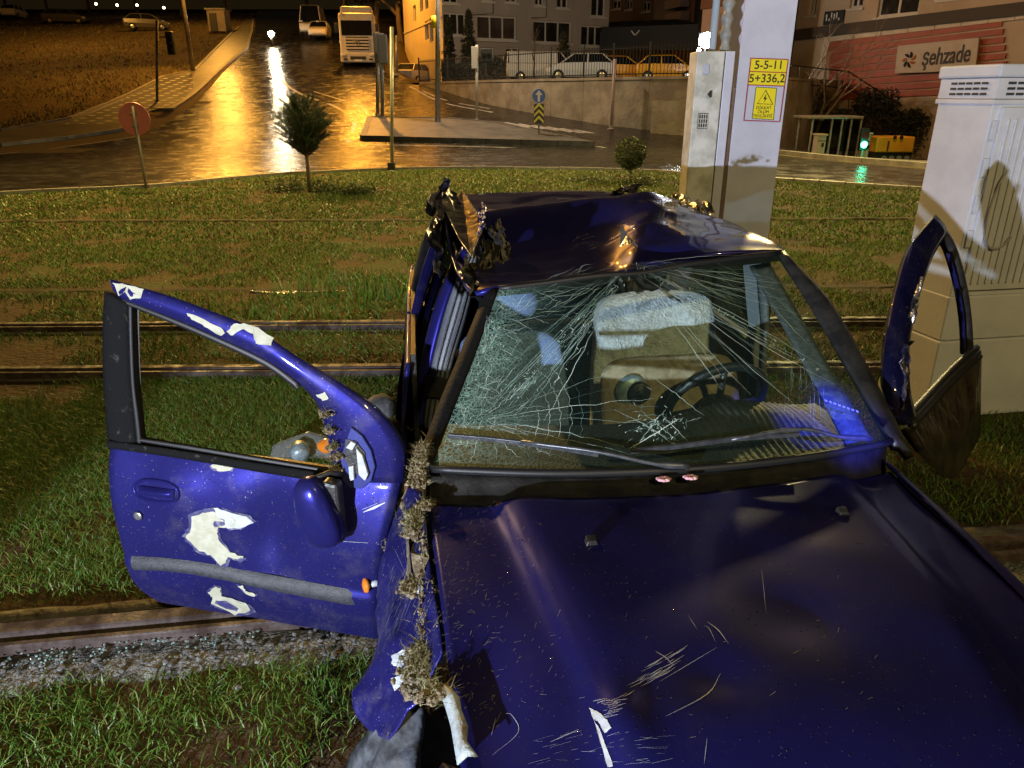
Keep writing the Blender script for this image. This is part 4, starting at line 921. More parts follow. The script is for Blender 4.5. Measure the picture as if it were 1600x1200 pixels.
# peeled paint patches
m_primer = pm('scuffed_primer', (.035, .034, .13), (.16, .16, .20), scale=45, rough=.5, lo=.5, hi=.66)
for poly, m in [([(300, 806), (318, 800), (336, 799), (358, 806), (370, 812), (366, 822), (342, 823), (340, 832), (345, 846), (360, 862), (381, 868), (372, 873), (356, 870), (354, 878), (346, 883), (330, 866), (312, 860), (300, 847), (291, 838), (299, 826)], m_cream),
                ([(334, 793), (352, 797), (386, 806), (397, 816), (374, 825), (356, 825), (352, 812), (340, 806)], m_tape),
                ([(325, 924), (338, 915), (346, 918), (347, 930), (385, 941), (392, 952), (368, 960), (331, 942), (333, 932)], m_cream),
                ([(372, 915), (381, 914), (384, 922), (400, 928), (398, 931), (384, 926)], m_cream), ([(330, 727), (343, 723), (368, 728), (360, 735), (340, 735)], m_cream)]:
    mb = MB(); decal(mb, door, poly, .0042, 1.6); pp = mb.build('peeled_paint_patch', m, DR, local=True)
    cx_ = sum(p[0] for p in poly) / len(poly); cy_ = sum(p[1] for p in poly) / len(poly); mb = MB()
    decal(mb, door, [(cx_ + (x - cx_) * 1.13 + random.uniform(-1, 3), cy_ + (y - cy_) * 1.12 + random.uniform(-2, 2)) for x, y in poly], .0028, 2.2); mb.build('scuffed_margin', m_primer, pp, local=True)
def framept(s, t): return cr(D(fo), t).lerp(cr(D(fi), t), s) + dNl * (.012 * math.sin(math.pi * s))
Af, Bf = D(fo), D(fi)
framept = lambda s, t: cr(Af, t).lerp(cr(Bf, t), s) + dNl * (.012 * math.sin(math.pi * s))
for poly in [[(176, 442), (200, 446), (226, 452), (220, 466), (204, 468), (196, 456), (186, 462)], [(292, 489), (318, 498), (346, 512), (352, 520), (345, 524), (320, 510), (300, 499)],
             [(354, 518), (366, 506), (382, 505), (404, 512), (428, 528), (424, 540), (400, 536), (396, 522), (380, 514), (364, 524)], [(494, 616), (508, 612), (514, 622), (504, 626)]]:
    mb = MB(); decal(mb, framept, poly, .002, 1.4); mb.build('peeled_paint_patch', m_cream, FT, local=True)
# mirror base plate with its torn hole, and the mirror hanging by its cable
def mount(s, t): return L(dpl(530 + 62 * s, 670 + 98 * t, .02))
pl = [(548, 668), (566, 682), (580, 705), (586, 730), (580, 752), (566, 764), (546, 763), (534, 750), (532, 715), (540, 690)]
MB().prism(D(pl, .022), dNl * -.014).build('mirror_mount', paint_mat('scuffed_blue', (.05, .06, .22), .4, 1.0), DR, bevel=.003, local=True)
MB().prism(D([(540, 686), (556, 690), (570, 708), (572, 728), (562, 742), (548, 738), (538, 716)], .026), dNl * -.01).build('mount_hole', m_black, DR, local=True)
for q in ([(556, 700), (566, 712), (575, 742), (570, 752), (560, 742)], [(540, 700), (548, 690), (556, 694), (550, 704)], [(544, 730), (552, 728), (553, 750), (546, 752)]):
    MB().prism(D(q, .036), dNl * -.012).build('mount_clip', m_tape, DR, bevel=.002, local=True)
mh = L(dpl(497, 800, .10)); up_ = (L(dpl(472, 748, .10)) - L(dpl(512, 862, .10))).normalized(); rx_ = up_.cross(dNl).normalized(); rx_ = rx_ if rx_.x > 0 else -rx_
def shell(th, ph):
    x, y, z = math.cos(th) * math.cos(ph), math.sin(th), math.cos(th) * math.sin(ph)
    k = 1 + .16 * (y < 0) * y; f = lambda a: math.copysign(abs(a) ** .72, a)
    return mh + rx_ * f(x) * .062 * (1 - .12 * f(y)) + up_ * f(y) * .118 + dNl * f(z) * .048
mo = MB().grid(lambda s, t: shell(math.pi * (t - .5), 2 * math.pi * s), 28, 18).build('hanging_mirror', m_blue, DR, smooth=True, local=True)
MB().tube([L(dpl(536, 742, .03)), L(dpl(515, 738, .07)), L(dpl(490, 748, .09)), mh + up_ * .08], .008, 8).build('mirror_cable', m_black, mo, smooth=True, local=True)
bk = D([(512, 742), (536, 748), (545, 836), (530, 842), (508, 800)], .055); MB().prism(bk, dNl * .045).build('mirror_backing', m_black, mo, bevel=.01, local=True)
bk = D([(516, 760), (530, 762), (536, 820), (526, 826)], .045); MB().prism(bk, dNl * -.004).build('mirror_plate', pm('mirror_silver', (.8, .82, .85), rough=.03, metal=1), mo, local=True)
mb = MB(); ribbon(mb, door, [(568, 800), (585, 793), (602, 785)], .008, .002); ribbon(mb, door, [(566, 796), (590, 786)], .004, .002); ribbon(mb, door, [(530, 845), (575, 848)], .004, .002)
for k in range(12): x = random.uniform(470, 560); ribbon(mb, door, [(x, random.uniform(935, 950)), (x + random.uniform(8, 26), random.uniform(960, 1000))], .0012, .0015)
tag(mb.build('scratch_marks', m_tape, DR, local=True), kind='stuff')
# amber side repeater dangling between door and wing
c_ = L(dpl(572, 914, .05)); am = MB().lathe([(.002, -.01), (.020, -.006), (.026, .0), (.022, .008), (.008, .011)], c_, (-.9, -.35, .1), 18).build('side_repeater', pm('amber_plastic', (.75, .22, .02), rough=.15, spec=.7), DR, smooth=True, local=True)
MB().tube([c_ + Vector((.008, 0, 0)), c_ + Vector((.03, .0, .006)), c_ + Vector((.045, .01, -.004))], [.010, .012, .010], 10).build('bulb_holder', m_tape, am, smooth=True, local=True)

# ---- the open driver's door (picture right), seen along its length
gh = L(Vector((1.30, 2.20, .9))); Rz = lambda px, py, z: L(PZ(px, py, z)); Ry = lambda px, py, Y: L(PY(px, py, Y))
pA = [Ry(1394, 664, 2.25), Ry(1380, 600, 2.30), Ry(1388, 520, 2.42), Ry(1403, 446, 2.60), Ry(1427, 378, 2.80), Ry(1462, 335, 3.0)]
pB = [Ry(1432, 650, 2.28), Ry(1422, 600, 2.33), Ry(1423, 530, 2.45), Ry(1438, 460, 2.62), Ry(1458, 402, 2.82), Ry(1478, 368, 3.0)]
m_navyblack = paint_mat('navy_black_paint', (.008, .008, .035), .4, .6, .5)
D2 = strip(pA, pB, 'open_driver_door', m_navyblack, .06, 5, 36, (0, -.03, 0)); D2['label'] = 'bent front door frame standing open'
strip([Ry(1462, 340, 3.0), Ry(1490, 375, 3.02), Ry(1508, 430, 3.03), Ry(1518, 490, 3.04), Ry(1522, 552, 3.05)], [Ry(1470, 372, 2.98), Ry(1482, 392, 3.0), Ry(1497, 440, 3.0), Ry(1506, 495, 3.02), Ry(1508, 556, 3.03)], 'window_post', m_black, .05, 4, 24, (0, -.015, 0), D2)
strip([Ry(1481, 395, 2.98), Ry(1493, 440, 2.99), Ry(1501, 495, 3.0), Ry(1503, 550, 3.02)], [Ry(1485, 395, 2.97), Ry(1498, 440, 2.98), Ry(1507, 495, 2.99), Ry(1509, 550, 3.0)], 'post_edge', m_blue, .012, 3, 20, (0, 0, 0), D2)
for k, (dy, mm) in enumerate([(0, m_rubber), (7, m_black), (14, m_rubber)]):
    P = [Ry(1418 + dy * .5, 652 + dy, 2.28), Ry(1455 + dy * .4, 612 + dy, 2.6), Ry(1490 + dy * .4, 575 + dy, 2.85), Ry(1526 + dy * .3, 543 + dy, 3.06)]
    MB().tube(smoothline(P, 5), .014, 8).build('sill_seal', mm, D2, smooth=True, local=True)
def dd(s, t):
    top = [Ry(1420, 668, 2.26), Ry(1458, 626, 2.58), Ry(1493, 590, 2.84), Ry(1534, 556, 3.07)]; bot = [Ry(1445, 700, 2.24), Ry(1470, 735, 2.45), Ry(1494, 745, 2.70), Ry(1532, 682, 3.04)]
    p = cr(top, s).lerp(cr(bot, s), t); n = Vector((.75, -.6, 0)); k = math.sin(math.pi * t) * math.sin(math.pi * s)
    return p + n * (.03 * k + .035 * k * (abs(nz(p, 7, 2)) - .2) + .012 * k * nz(p, 18, 5))
MB().grid(dd, 28, 24).build('door_skin', pm('rusty_scraped_door', (.018, .015, .018), (.05, .04, .034), scale=9, rough=.25, metal=.4, bump=.012, bscale=14, c3=(.025, .02, .022)), D2, smooth=True, solid=.03, local=True)
crumple('torn_door_edge', Ry(1410, 585, 2.30), (.05, .06, .0), (.0, .02, .22), 12, .02, m_crump_warm, 4.4, D2, 2.4)
crumple('torn_door_edge', Ry(1432, 470, 2.50), (.04, .03, .0), (.02, .02, .16), 10, .012, m_crump_metal, 7.4, D2, 2.4)

# ---- cabin
strip([glass(.985, k) + Vector((0, .045, -.035)) for k in (.02, .35, .7, .98)], [glass(.925 - .01 * k, k) + Vector((0, .075, -.045)) for k in (.02, .35, .7, .98)], 'pillar_trim', pm('pale_trim', (.13, .145, .155), (.08, .09, .10), scale=50, rough=.8, bump=.004, bscale=90), .01, 4, 16)
strip([(.755, 1.02, .80), (.745, 1.03, 1.10), (.70, 1.06, 1.32)], [(.75, .90, .80), (.74, .93, 1.10), (.69, .97, 1.32)], 'pillar_trim', MATS['pale_trim'], .02, 4, 14)
m_dash = pm('dash_plastic', (.045, .050, .050), (.075, .08, .08), scale=10, rough=.6, bump=.004, bscale=110)
def dash(s, t):
    u = -.66 + 1.34 * s; v = .02 + .44 * t; z = .90 + .015 * math.sin(math.pi * t)
    z += .055 * math.exp(-((u - .34) / .20) ** 2) * sst(.25, .7, t); z -= .05 * sst(.85, 1, t)
    z += .0035 * math.sin(u * 260) * sst(.05, .2, t) * math.exp(-((u - .42) / .25) ** 2)
    return Vector((u, v - .08 * (1 - (2 * s - 1) ** 2), z))
MB().grid(dash, 260, 20).build('dashboard', m_dash, car, smooth=True, local=True, solid=.02)
MB().grid(lambda s, t: dash(s, 1) + Vector((0, .10 * t, -.40 * t)), 30, 6).build('dash_front', m_black, car, smooth=True, local=True)
# steering wheel
sc_ = L(PY(1118, 628, 2.50)); ax = Vector((-.10, .85, .42)).normalized(); q_ = Vector((0, 0, 1)).rotation_difference(ax)
sw = MB().tube([sc_ + q_ @ Vector((.185 * math.cos(a), .185 * math.sin(a), 0)) for a in [2 * math.pi * k / 40 for k in range(40)]], .017, 10, closed=True).build('steering_wheel', pm('leather_black', (.014, .016, .016), rough=.42, bump=.002, bscale=120), car, smooth=True, local=True)
MB().blob(sc_ - ax * .03, (.075, .06, .055), .08, 3, 2).build('wheel_hub', m_black, sw, smooth=True, local=True)
for a in (.2, 2.95, 4.7): MB().tube([sc_ - ax * .02, sc_ + q_ @ Vector((.18 * math.cos(a), .18 * math.sin(a), 0))], .013, 8).build('wheel_spoke', m_black, sw, smooth=True, local=True)
MB().cyl(sc_ - ax * .03, sc_ - ax * .30, .035, .04, 12).build('steering_column', m_black, sw, smooth=True, local=True)
# seats
m_fab = pm('blue_grey_seat_fabric', (.16, .22, .42), (.20, .27, .48), scale=60, rough=.95, bump=.004, bscale=260, spec=.1)
m_fab2 = pm('light_seat_cover', (.74, .75, .80), (.56, .57, .62), scale=42, rough=.95, bump=.012, bscale=90, spec=.1, c3=(.68, .69, .74))
m_dkfab = pm('dark_seat_fabric', (.02, .02, .022), (.035, .034, .034), scale=40, rough=.95, bump=.004, bscale=200, spec=.1)
def seat(u0, m, v0=.86, lean=.34, W_=.245, H_=.62, rest=True):
    def bk(s, t):
        a = 2 * math.pi * s; w = W_ - .05 * t ** 3; d = .075 - .02 * t; x = math.copysign(abs(math.cos(a)) ** .6, math.cos(a)) * w; y = math.copysign(abs(math.sin(a)) ** .7, math.sin(a)) * d
        k = 1 if t < .9 else math.sqrt(max(0, 1 - ((t - .9) / .1) ** 2)) * .999 + .001
        y -= .03 * (abs(x) / w) ** 3 * (y < 0); wr = (0 if rest else .030) * (noise.noise(Vector((x * 9, t * 7, 2))) + .6 * abs(noise.noise(Vector((x * 17, t * 11, 5))))); return Vector((u0 + x * (.35 + .65 * k) + wr * .6, v0 + lean * .62 * t + y * k + wr, .40 + H_ * t + wr * .8))
    b = MB().grid(bk, 64, 40).build('seat_back', m, car, smooth=True, local=True)
    MB().blob((u0, v0 - .22, .40), (.26, .28, .10), .08, 2, 3).build('seat_cushion', m, car, smooth=True, local=True)
    if rest: MB().blob((u0, v0 + lean * .62 + .03, 1.12), (.13, .055, .085), .05, 5, 3).build('headrest', m, b, smooth=True, local=True)
    return b
seat(-.33, m_fab); seat(.30, m_fab2, .93, .34, .29, .74, False)
MB().blob((0, 1.75, .55), (.62, .2, .30), .06, 4, 3, 1).build('rear_bench', m_dkfab, car, smooth=True, local=True)
# headliner hanging over the cabin, dark
MB().grid(lambda s, t: roof(.06 + .88 * s, .03 + .94 * t) - Vector((0, 0, .035)), 20, 20).build('headliner', m_dkfab, car, smooth=True, local=True)
# beige panel with a round knob lying against the driver's seat
bq = [Ry(936, 560, 2.62), Ry(1150, 548, 2.62), Ry(1160, 690, 2.52), Ry(940, 705, 2.50)]
def bpan(s_, t_):
    a, b = 2 * s_ - 1, 2 * t_ - 1; n_ = 5.0; rr = max(abs(a), abs(b)); q = (abs(a) ** n_ + abs(b) ** n_) ** (1 / n_); k_ = rr / q if q > 0 else 1; a, b = a * k_, b * k_
    p = bq[0].lerp(bq[1], (a + 1) / 2).lerp(bq[3].lerp(bq[2], (a + 1) / 2), (b + 1) / 2); return p + Vector((0, -.045 * (1 - rr ** 4) + .010 * nz(p, 14, 3), .006 * nz(p, 9, 1)))
bpn = MB().grid(bpan, 30, 24).build('beige_panel', pm('beige_board', (.34, .26, .17), (.42, .33, .22), scale=12, rough=.8, bump=.004, bscale=50, c3=(.28, .20, .12)), car, smooth=True, solid=.03, local=True)
kc = Ry(988, 612, 2.55); MB().lathe([(.0, -.02), (.062, -.02), (.066, 0), (.05, .012), (.02, .016)], kc, (0, -1, .15), 26).build('speaker_ring', pm('pale_metal', (.35, .45, .5), (.2, .26, .3), scale=30, rough=.4, metal=.4), bpn, smooth=True, local=True)
MB().lathe([(.0, -.02), (.040, -.02), (.042, .01), (.036, .02), (.012, .014), (.01, .022)], kc + Vector((.02, -.02, .004)), (0, -1, .15), 26).build('speaker_knob', m_black, bpn, smooth=True, local=True)
# safety-belt and grab strap on the right
MB().sweep([Ry(1170, 410, 3.0), Ry(1178, 500, 2.98), Ry(1190, 590, 2.95)], [(-.025, -.002), (.025, -.002), (.025, .002), (-.025, .002)], up=(0, -1, 0)).build('safety_belt', pm('belt_webbing', (.18, .20, .22), rough=.7), car, local=True)
# identity strip printed near the corner of the glass
mb = MB()
for k in range(8): ribbon(mb, glass, [(1288 + k * 7, 626 + k * 2.4), (1292 + k * 7, 627.4 + k * 2.4)], .008, .002, False)
mb.build('glass_identity_strip', m_tape, WS, local=True)
# ---- mud, turf and petals thrown on the car
def clump(name, pts, label, m=m_dirt, r=(.003, .012), n=160, blades_n=220, seed=0, bl=.03):
    rs_ = random.Random(seed); mb = MB(); B = []
    for i in range(n):
        p = rs_.choice(pts); q = p[0] + Vector((rs_.gauss(0, p[1]), rs_.gauss(0, p[1]), abs(rs_.gauss(0, p[1] * .35)))); rr = rs_.uniform(*r); mb.blob(CM @ q, (rr, rr, rr * .8), .5, i, 1, 2); 
        if rs_.random() < .8: B.append(CM @ q)
    o = tag(mb.build(name, m, recalc=False), label, 'mud', kind='stuff')
    Bp = np.array([[b.x, b.y, b.z] for b in B for _ in range(max(1, blades_n // max(1, len(B))))]) + np.random.default_rng(seed).normal(0, .008, (len(B) * max(1, blades_n // max(1, len(B))), 3))
    v, F = blades(Bp, bl, .0018, 2.2, seed); fast_mesh('turf_blades', v, F, pm('straw_blade', (.30, .25, .14), (.16, .17, .06), scale=30, rough=.8), o)['kind'] = 'stuff'
    return o
mb = MB()
for poly in ([(625, 800), (636, 760), (650, 735), (664, 740), (663, 800), (655, 850), (640, 830)], [(648, 850), (660, 845), (662, 900), (664, 960), (656, 950), (650, 900)], [(640, 1040), (655, 1005), (664, 1010), (668, 1060), (660, 1095), (636, 1098), (628, 1080)]):
    mb = MB(); decal(mb, wing, poly, .006, 5); mb.build('mud_smear', m_dirt, WG, local=True)
hp = lambda x, y, o=.004: surfpt(hood, x, y, o)[0]; wp = lambda x, y, o=.004: surfpt(wing, x, y, o)[0]
clump('mud_clod', [(wp(646 + 5 * math.sin(k * 2.1), 770 + k * 6), .014 - .0006 * k) for k in range(12)] + [(L(PZ(652 + k, 755 - k * 9, .92 + .012 * k)), .012 - .001 * k) for k in range(7)], 'clod of dry mud and turf wedged at the foot of the windscreen pillar', n=1900, blades_n=500, seed=3, r=(.002, .0075), bl=.012)
clump('mud_clod', [(wp(658 + 5 * math.sin(k * 1.7), 1015 + k * 7), .008 + .0012 * k) for k in range(10)] + [(hp(678, 1086), .012)], 'tuft of uprooted turf caught on the torn end of the front wing', n=1300, blades_n=700, seed=4, r=(.002, .008), bl=.018)
clump('mud_clod', [(L(dpl(518, 700, .03)), .008), (L(dpl(528, 715, .03)), .010), (L(dpl(508, 650, .03)), .006), (L(dpl(514, 675, .03)), .006), (L(dpl(524, 735, .03)), .008)], 'dry mud and straw stuck in the torn mirror mount of the open door', n=420, blades_n=420, seed=5, r=(.002, .006), bl=.013)
clump('mud_crumbs', [(wp(661 + 2 * math.sin(k), 840 + k * 6), .005) for k in range(30)], 'thin line of mud crumbs along the gap beside the bonnet', n=200, blades_n=80, seed=6, r=(.0012, .0038), bl=.010)
clump('mud_crumbs', [(surfpt(roof, 1110, 335, .02)[0], .03), (surfpt(roof, 1080, 322, .02)[0], .03)], 'muddy grass caught on the crumpled roof rail', n=120, blades_n=260, seed=8, r=(.004, .012))
cl = MB(); rs = random.Random(9)
for k in range(430):
    x = 672 + abs(rs.gauss(0, 75)); y = rs.uniform(790, 1130)
    if rs.random() < .22: x = rs.uniform(680, 1400); y = rs.uniform(780, 1190)
    a = rs.gauss(-.5, .5); l = rs.choice([3, 4, 5, 7, 10]) * rs.uniform(.6, 1.3); ribbon(cl, hood, [(x, y), (x + l * math.cos(a), y + l * math.sin(a))], rs.uniform(.0010, .0022), .002)
tag(cl.build('grass_clippings', pm('straw_bits', (.40, .38, .26), (.22, .24, .12), scale=50, rough=.8), H, local=True), kind='stuff')
m_drop = pm('rain_drop', (.02, .02, .06), rough=.03, spec=1.0)
def drops(S, n, name, parent, seed, lo=.0007, hi=.0022):
    r_ = random.Random(seed); mb = MB()
    for k in range(n):
        a, b = r_.uniform(.02, .98), r_.uniform(.02, .97); p = S(a, b); e = 1e-3; nn = (S(a + e, b) - p).cross(S(a, b + e) - p).normalized()
        if nn.dot(CI @ CAM - p) < 0: nn = -nn
        x = nn.orthogonal().normalized(); y = nn.cross(x); q = r_.uniform(lo, hi); v = [p + nn * q * .7]
        for j in range(6): an = j * math.pi / 3; v.append(p + (x * math.cos(an) + y * math.sin(an)) * q)
        mb.add(v, [(0, 1 + j, 1 + (j + 1) % 6) for j in range(6)])
    tag(mb.build(name, m_drop, parent, smooth=True, local=True, recalc=False), kind='stuff')
drops(hood, 900, 'rain_drops', H, 5); drops(door, 1500, 'rain_drops', DR, 6, .0008, .0026); drops(roof, 400, 'rain_drops', RF, 7)
m_petal = pm('pink_petal', (.62, .28, .34), (.72, .45, .45), scale=60, rough=.6)
for (x, y), sd in (((1036, 755), 1), ((1078, 752), 2)):
    c_ = hood(*onsurf(hood, x, y)) + Vector((0, .0, .01)); c_ = CM @ c_; t_ = thing('blossom', ['small wilted pink blossom lying on the cowl beside the wiper pivot', 'pink blossom lying on the bonnet edge further from the wiper pivot'][sd % 2], 'flower', c_)
    for k in range(7):
        a = k * .9 + sd; d = Vector((math.cos(a), math.sin(a) * .7, .25)) * .012
        MB().blob(c_ + d, (.011, .008, .005), .3, k + sd, 1).build('petal', m_petal, t_, smooth=True)
# narrow blue spot added for a police light's reflection at the dashboard corner
lamp('blue_patch_spot', 'SPOT', (1.9, -2.6, 3.3), 9000, (.03, .05, 1.0), aim=CM @ Vector((.58, .20, .92)), size=.05, cone=2.9, blend=.5)

# ================================================================== POLE AND CABINETS IN THE TRAM STRIP
m_white = pm('white_enamel', (.56, .57, .70), (.48, .49, .61), scale=3, rough=.4, bump=.001, bscale=40)
m_cabw = pm('cabinet_plastic', (.62, .63, .70), (.53, .54, .60), scale=2.2, rough=.5, bump=.0015, bscale=50, c3=(.58, .59, .65))
m_cabdirty = pm('streaked_cabinet', (.60, .60, .58), (.40, .40, .36), scale=9, rough=.5, bump=.001, bscale=50)
m_gap = pm('dark_gap', (.03, .028, .026), rough=.7)
m_yel = pm('yellow_plate', (.78, .66, .02), rough=.4); m_red = pm('red_line', (.35, .03, .05), rough=.4); m_ink = pm('black_ink', (.012, .012, .012), rough=.5)
PX0, PX1, PYF = 1.358, 1.664, 4.80
pole = thing('catenary_pole', 'square white steel pole with yellow number plates between the tram tracks', 'pole', (1.51, 4.95, 0))
MB().box(((PX0 + PX1) / 2, PYF + .008, 2.3), (PX1 - PX0, .016, 4.6)).build('front_flange', m_white, pole, bevel=.002)
MB().box(((PX0 + PX1) / 2, PYF + .292, 2.3), (PX1 - PX0, .016, 4.6)).build('rear_flange', m_white, pole, bevel=.002)
MB().box(((PX0 + PX1) / 2, PYF + .15, 2.3), (.012, .268, 4.6)).build('web', m_white, pole)
MB().box((1.51, 4.95, .02), (.5, .5, .04)).build('base_plate', m_white, pole, bevel=.004)
PF = lambda x, y: PY(x, y, PYF)
def plate(pts, name, m, off, th=.003, parent=pole):
    return MB().prism([PF(*p) - Vector((0, off, 0)) for p in pts], (0, -th, 0)).build(name, m, parent)
plate([(1172, 91), (1231, 93), (1229, 113), (1171, 111)], 'number_plate', m_yel, .001)
plate([(1170.5, 112), (1228.5, 114), (1226, 134), (1169, 132)], 'number_plate', m_yel, .001)
plate([(1181, 136), (1213, 138), (1208, 187), (1175, 185)], 'warning_plate', m_yel, .001)
def rline(a, b, w=1.6):
    A, B = PF(*a), PF(*b); MB().tube([A - Vector((0, .004, 0)), B - Vector((0, .004, 0))], .0035, 4).build('plate_border', m_red, pole)
for a, b in [((1172, 91), (1231, 93)), ((1231, 93), (1218, 190)), ((1218, 190), (1162, 188)), ((1162, 188), (1173, 91)), ((1170, 111.6), (1229, 113.6)), ((1169, 132.5), (1226, 134.5))]: rline(a, b)
def tmat(px, py, Y=PYF, off=.006): p = PY(px, py, Y) - Vector((0, off, 0)); return Matrix.Translation(p) @ Matrix.Rotation(math.pi / 2, 4, 'X')
text_mesh('lettering', '5-5-11', .066, m_ink, pole, tmat(1201, 102), .0005, .0006)
text_mesh('lettering', '5+336,2', .066, m_ink, pole, tmat(1198, 123), .0005, .0006)
for k, w in enumerate(['DİKKAT', 'ÖLÜM', 'TEHLİKESİ']): text_mesh('lettering', w, .025, m_ink, pole, tmat(1193 - k * .9, 168.5 + k * 6.4), .0005, .0)
tri = [PF(*p) - Vector((0, .006, 0)) for p in [(1196, 141), (1207, 163), (1183, 162)]]
MB().tube(tri, .003, 4, closed=True).build('warning_triangle', m_ink, pole)
MB().prism([PF(*p) - Vector((0, .005, 0)) for p in [(1197, 146), (1192, 155), (1195, 154.5), (1192.5, 161), (1198.5, 152.5), (1195.5, 153)]], (0, -.001, 0)).build('warning_bolt', m_ink, pole)
for a, b in [((1181, 136), (1213, 138)), ((1213, 138), (1208, 187)), ((1208, 187), (1175, 185)), ((1175, 185), (1181, 136))]:
    MB().tube([PF(*a) - Vector((0, .004, 0)), PF(*b) - Vector((0, .004, 0))], .002, 4).build('plate_border', m_ink, pole)
# switch box fixed to the pole, with its cable tubes
bx0, bx1, bz = 1.095, 1.335, 2.175
box = thing('switch_box', 'tall narrow white switch box with small vent grille, fixed beside the pole', 'electrical box', (1.2, 4.9, 0))
MB().box((1.180, 4.87, bz / 2), (.165, .20, bz)).build('box_body', m_cabdirty, box, bevel=.006)
MB().box((1.295, 4.87, bz / 2), (.055, .20, bz)).build('side_channel', m_white, box, bevel=.004)
MB().box((1.265, 4.79, bz / 2), (.006, .03, bz - .02)).build('door_gap', m_gap, box)
MB().box((1.338, 4.86, bz / 2 - .1), (.030, .12, bz - .2)).build('shadow_gap_strip', pm('shadow_gap_brown', (.12, .07, .045), (.2, .14, .1), scale=6, rough=.7), box)  # brown strip painted for the shaded gap between box and pole
BF = lambda x, y: PY(x, y, 4.768)
c = BF(1103, 108); o = MB(); o.prism([c + Vector((a, -.002, b)) for a, b in [(-.018, -.028), (.018, -.028), (.018, .015), (.012, .026), (0, .031), (-.012, .026), (-.018, .015)]], (0, -.006, 0)); o.build('badge', pm('pale_blue_badge', (.42, .46, .58), rough=.4), box, bevel=.002)
c = BF(1109, 147); MB().prism([c + Vector((a, -.001, b)) for a, b in [(-.016, 0), (0, -.02), (.006, -.02), (.006, .02), (0, .02)]], (0, -.02, 0)).build('lock_knob', m_ink, box, bevel=.003)
c = BF(1098, 189); gr = MB().box(c + Vector((0, -.002, 0)), (.062, .006, .09)).build('vent_grille', m_gap, box)
for i in range(5): MB().box(c + Vector((-.028 + .014 * i, -.006, 0)), (.004, .004, .086)).build('grille_bar', m_cabdirty, gr)
for i in range(4): MB().box(c + Vector((0, -.0062, -.038 + .025 * i)), (.06, .004, .004)).build('grille_bar', m_cabdirty, gr)
cz = MB(); pth = [Vector((1.285, 4.87, 2.15)), Vector((1.285, 4.88, 2.4)), Vector((1.30, 4.9, 3.2)), Vector((1.30, 4.92, 4.4))]
P = resample(smoothline(pth, 8), .012); r_ = [.030 + .007 * math.sin(i * 1.1) for i in range(len(P))]
cz.tube(P, r_, 12).build('corrugated_conduit', pm('grey_conduit', (.34, .35, .34), (.24, .24, .23), scale=8, rough=.5), box, smooth=True)
MB().cyl((1.215, 4.90, 2.16), (1.225, 4.92, 4.4), .022, n=12).build('cable_tube', pm('pale_blue_tube', (.42, .5, .58), rough=.4), box, smooth=True)
# ribbed plastic cabinet on the right
CO = Vector((2.64, 4.32, 0)); fd = Vector((.985, .17, 0)).normalized(); sd_ = Vector((-.23, .97, 0)).normalized(); CH = 2.05; CWd = 1.3; CDp = .40
cabn = thing('utility_cabinet', 'tall pale plastic utility cabinet with ribbed doors and louvred top', 'cabinet', CO)
def cbx(a0, a1, b0, b1, z0, z1, name, m, bev=.004, parent=cabn):
    pts = [CO + fd * a + sd_ * b for a, b in [(a0, b0), (a1, b0), (a1, b1), (a0, b1)]]
    return MB().prism([Vector((p.x, p.y, z0)) for p in pts], (0, 0, z1 - z0)).build(name, m, parent, bevel=bev)
cbx(-.02, CWd + .02, -.02, CDp + .02, 0, .52, 'plinth_lower', m_cabw, .008); cbx(-.01, CWd + .01, -.01, CDp + .01, .525, .80, 'plinth_upper', m_cabw, .008)
cbx(0, CWd, 0, CDp, .80, CH - .14, 'cabinet_body', m_cabw, .006)
cbx(-.006, CWd + .006, -.006, CDp + .006, CH - .137, CH - .03, 'louvre_band', m_cabw, .004); cbx(-.02, CWd + .02, -.02, CDp + .02, CH - .028, CH + .04, 'cabinet_cap', m_cabw, .012)
cbx(-.012, CWd + .012, -.012, CDp + .012, CH - .165, CH - .14, 'cornice', m_cabw, .004)
dx = cbx(.05, .62, -.022, -.002, .84, CH - .18, 'ribbed_door', m_cabw, .003)
cbx(.66, 1.25, -.022, -.002, .84, CH - .18, 'ribbed_door', m_cabw, .003)
for k in range(11): cbx(.09 + k * .048, .103 + k * .048, -.032, -.023, .88, CH - .24, 'door_rib', m_cabw, .003, dx)
for z0 in (.90, 1.10, 1.30, 1.50, 1.70): cbx(.012, .045, -.016, -.004, z0, z0 + .10, 'hinge', m_cabw, .003)
for i in range(5):
    for j in range(3): cbx(-.012, -.0065, .055 + i * .055, .095 + i * .055, CH - .118 + j * .028, CH - .106 + j * .028, 'louvre', m_gap, 0)
for i in range(12):
    for j in range(3): cbx(.06 + i * .06, .105 + i * .06, -.012, -.0065, CH - .118 + j * .028, CH - .106 + j * .028, 'louvre', m_gap, 0)
def cface(px, py): return PPL(px, py, CO - sd_ * .033, Vector((fd.y, -fd.x, 0)))
P = [cface(*p) for p in [(1575, 265), (1560, 290), (1545, 330), (1538, 370), (1548, 388), (1565, 385), (1580, 370)]]
mb = MB(); mb.tube([p for p in smoothline(P, 5)], .008, 5); mb.build('spray_scrawl', pm('grey_spray', (.34, .34, .37), rough=.6), cabn)

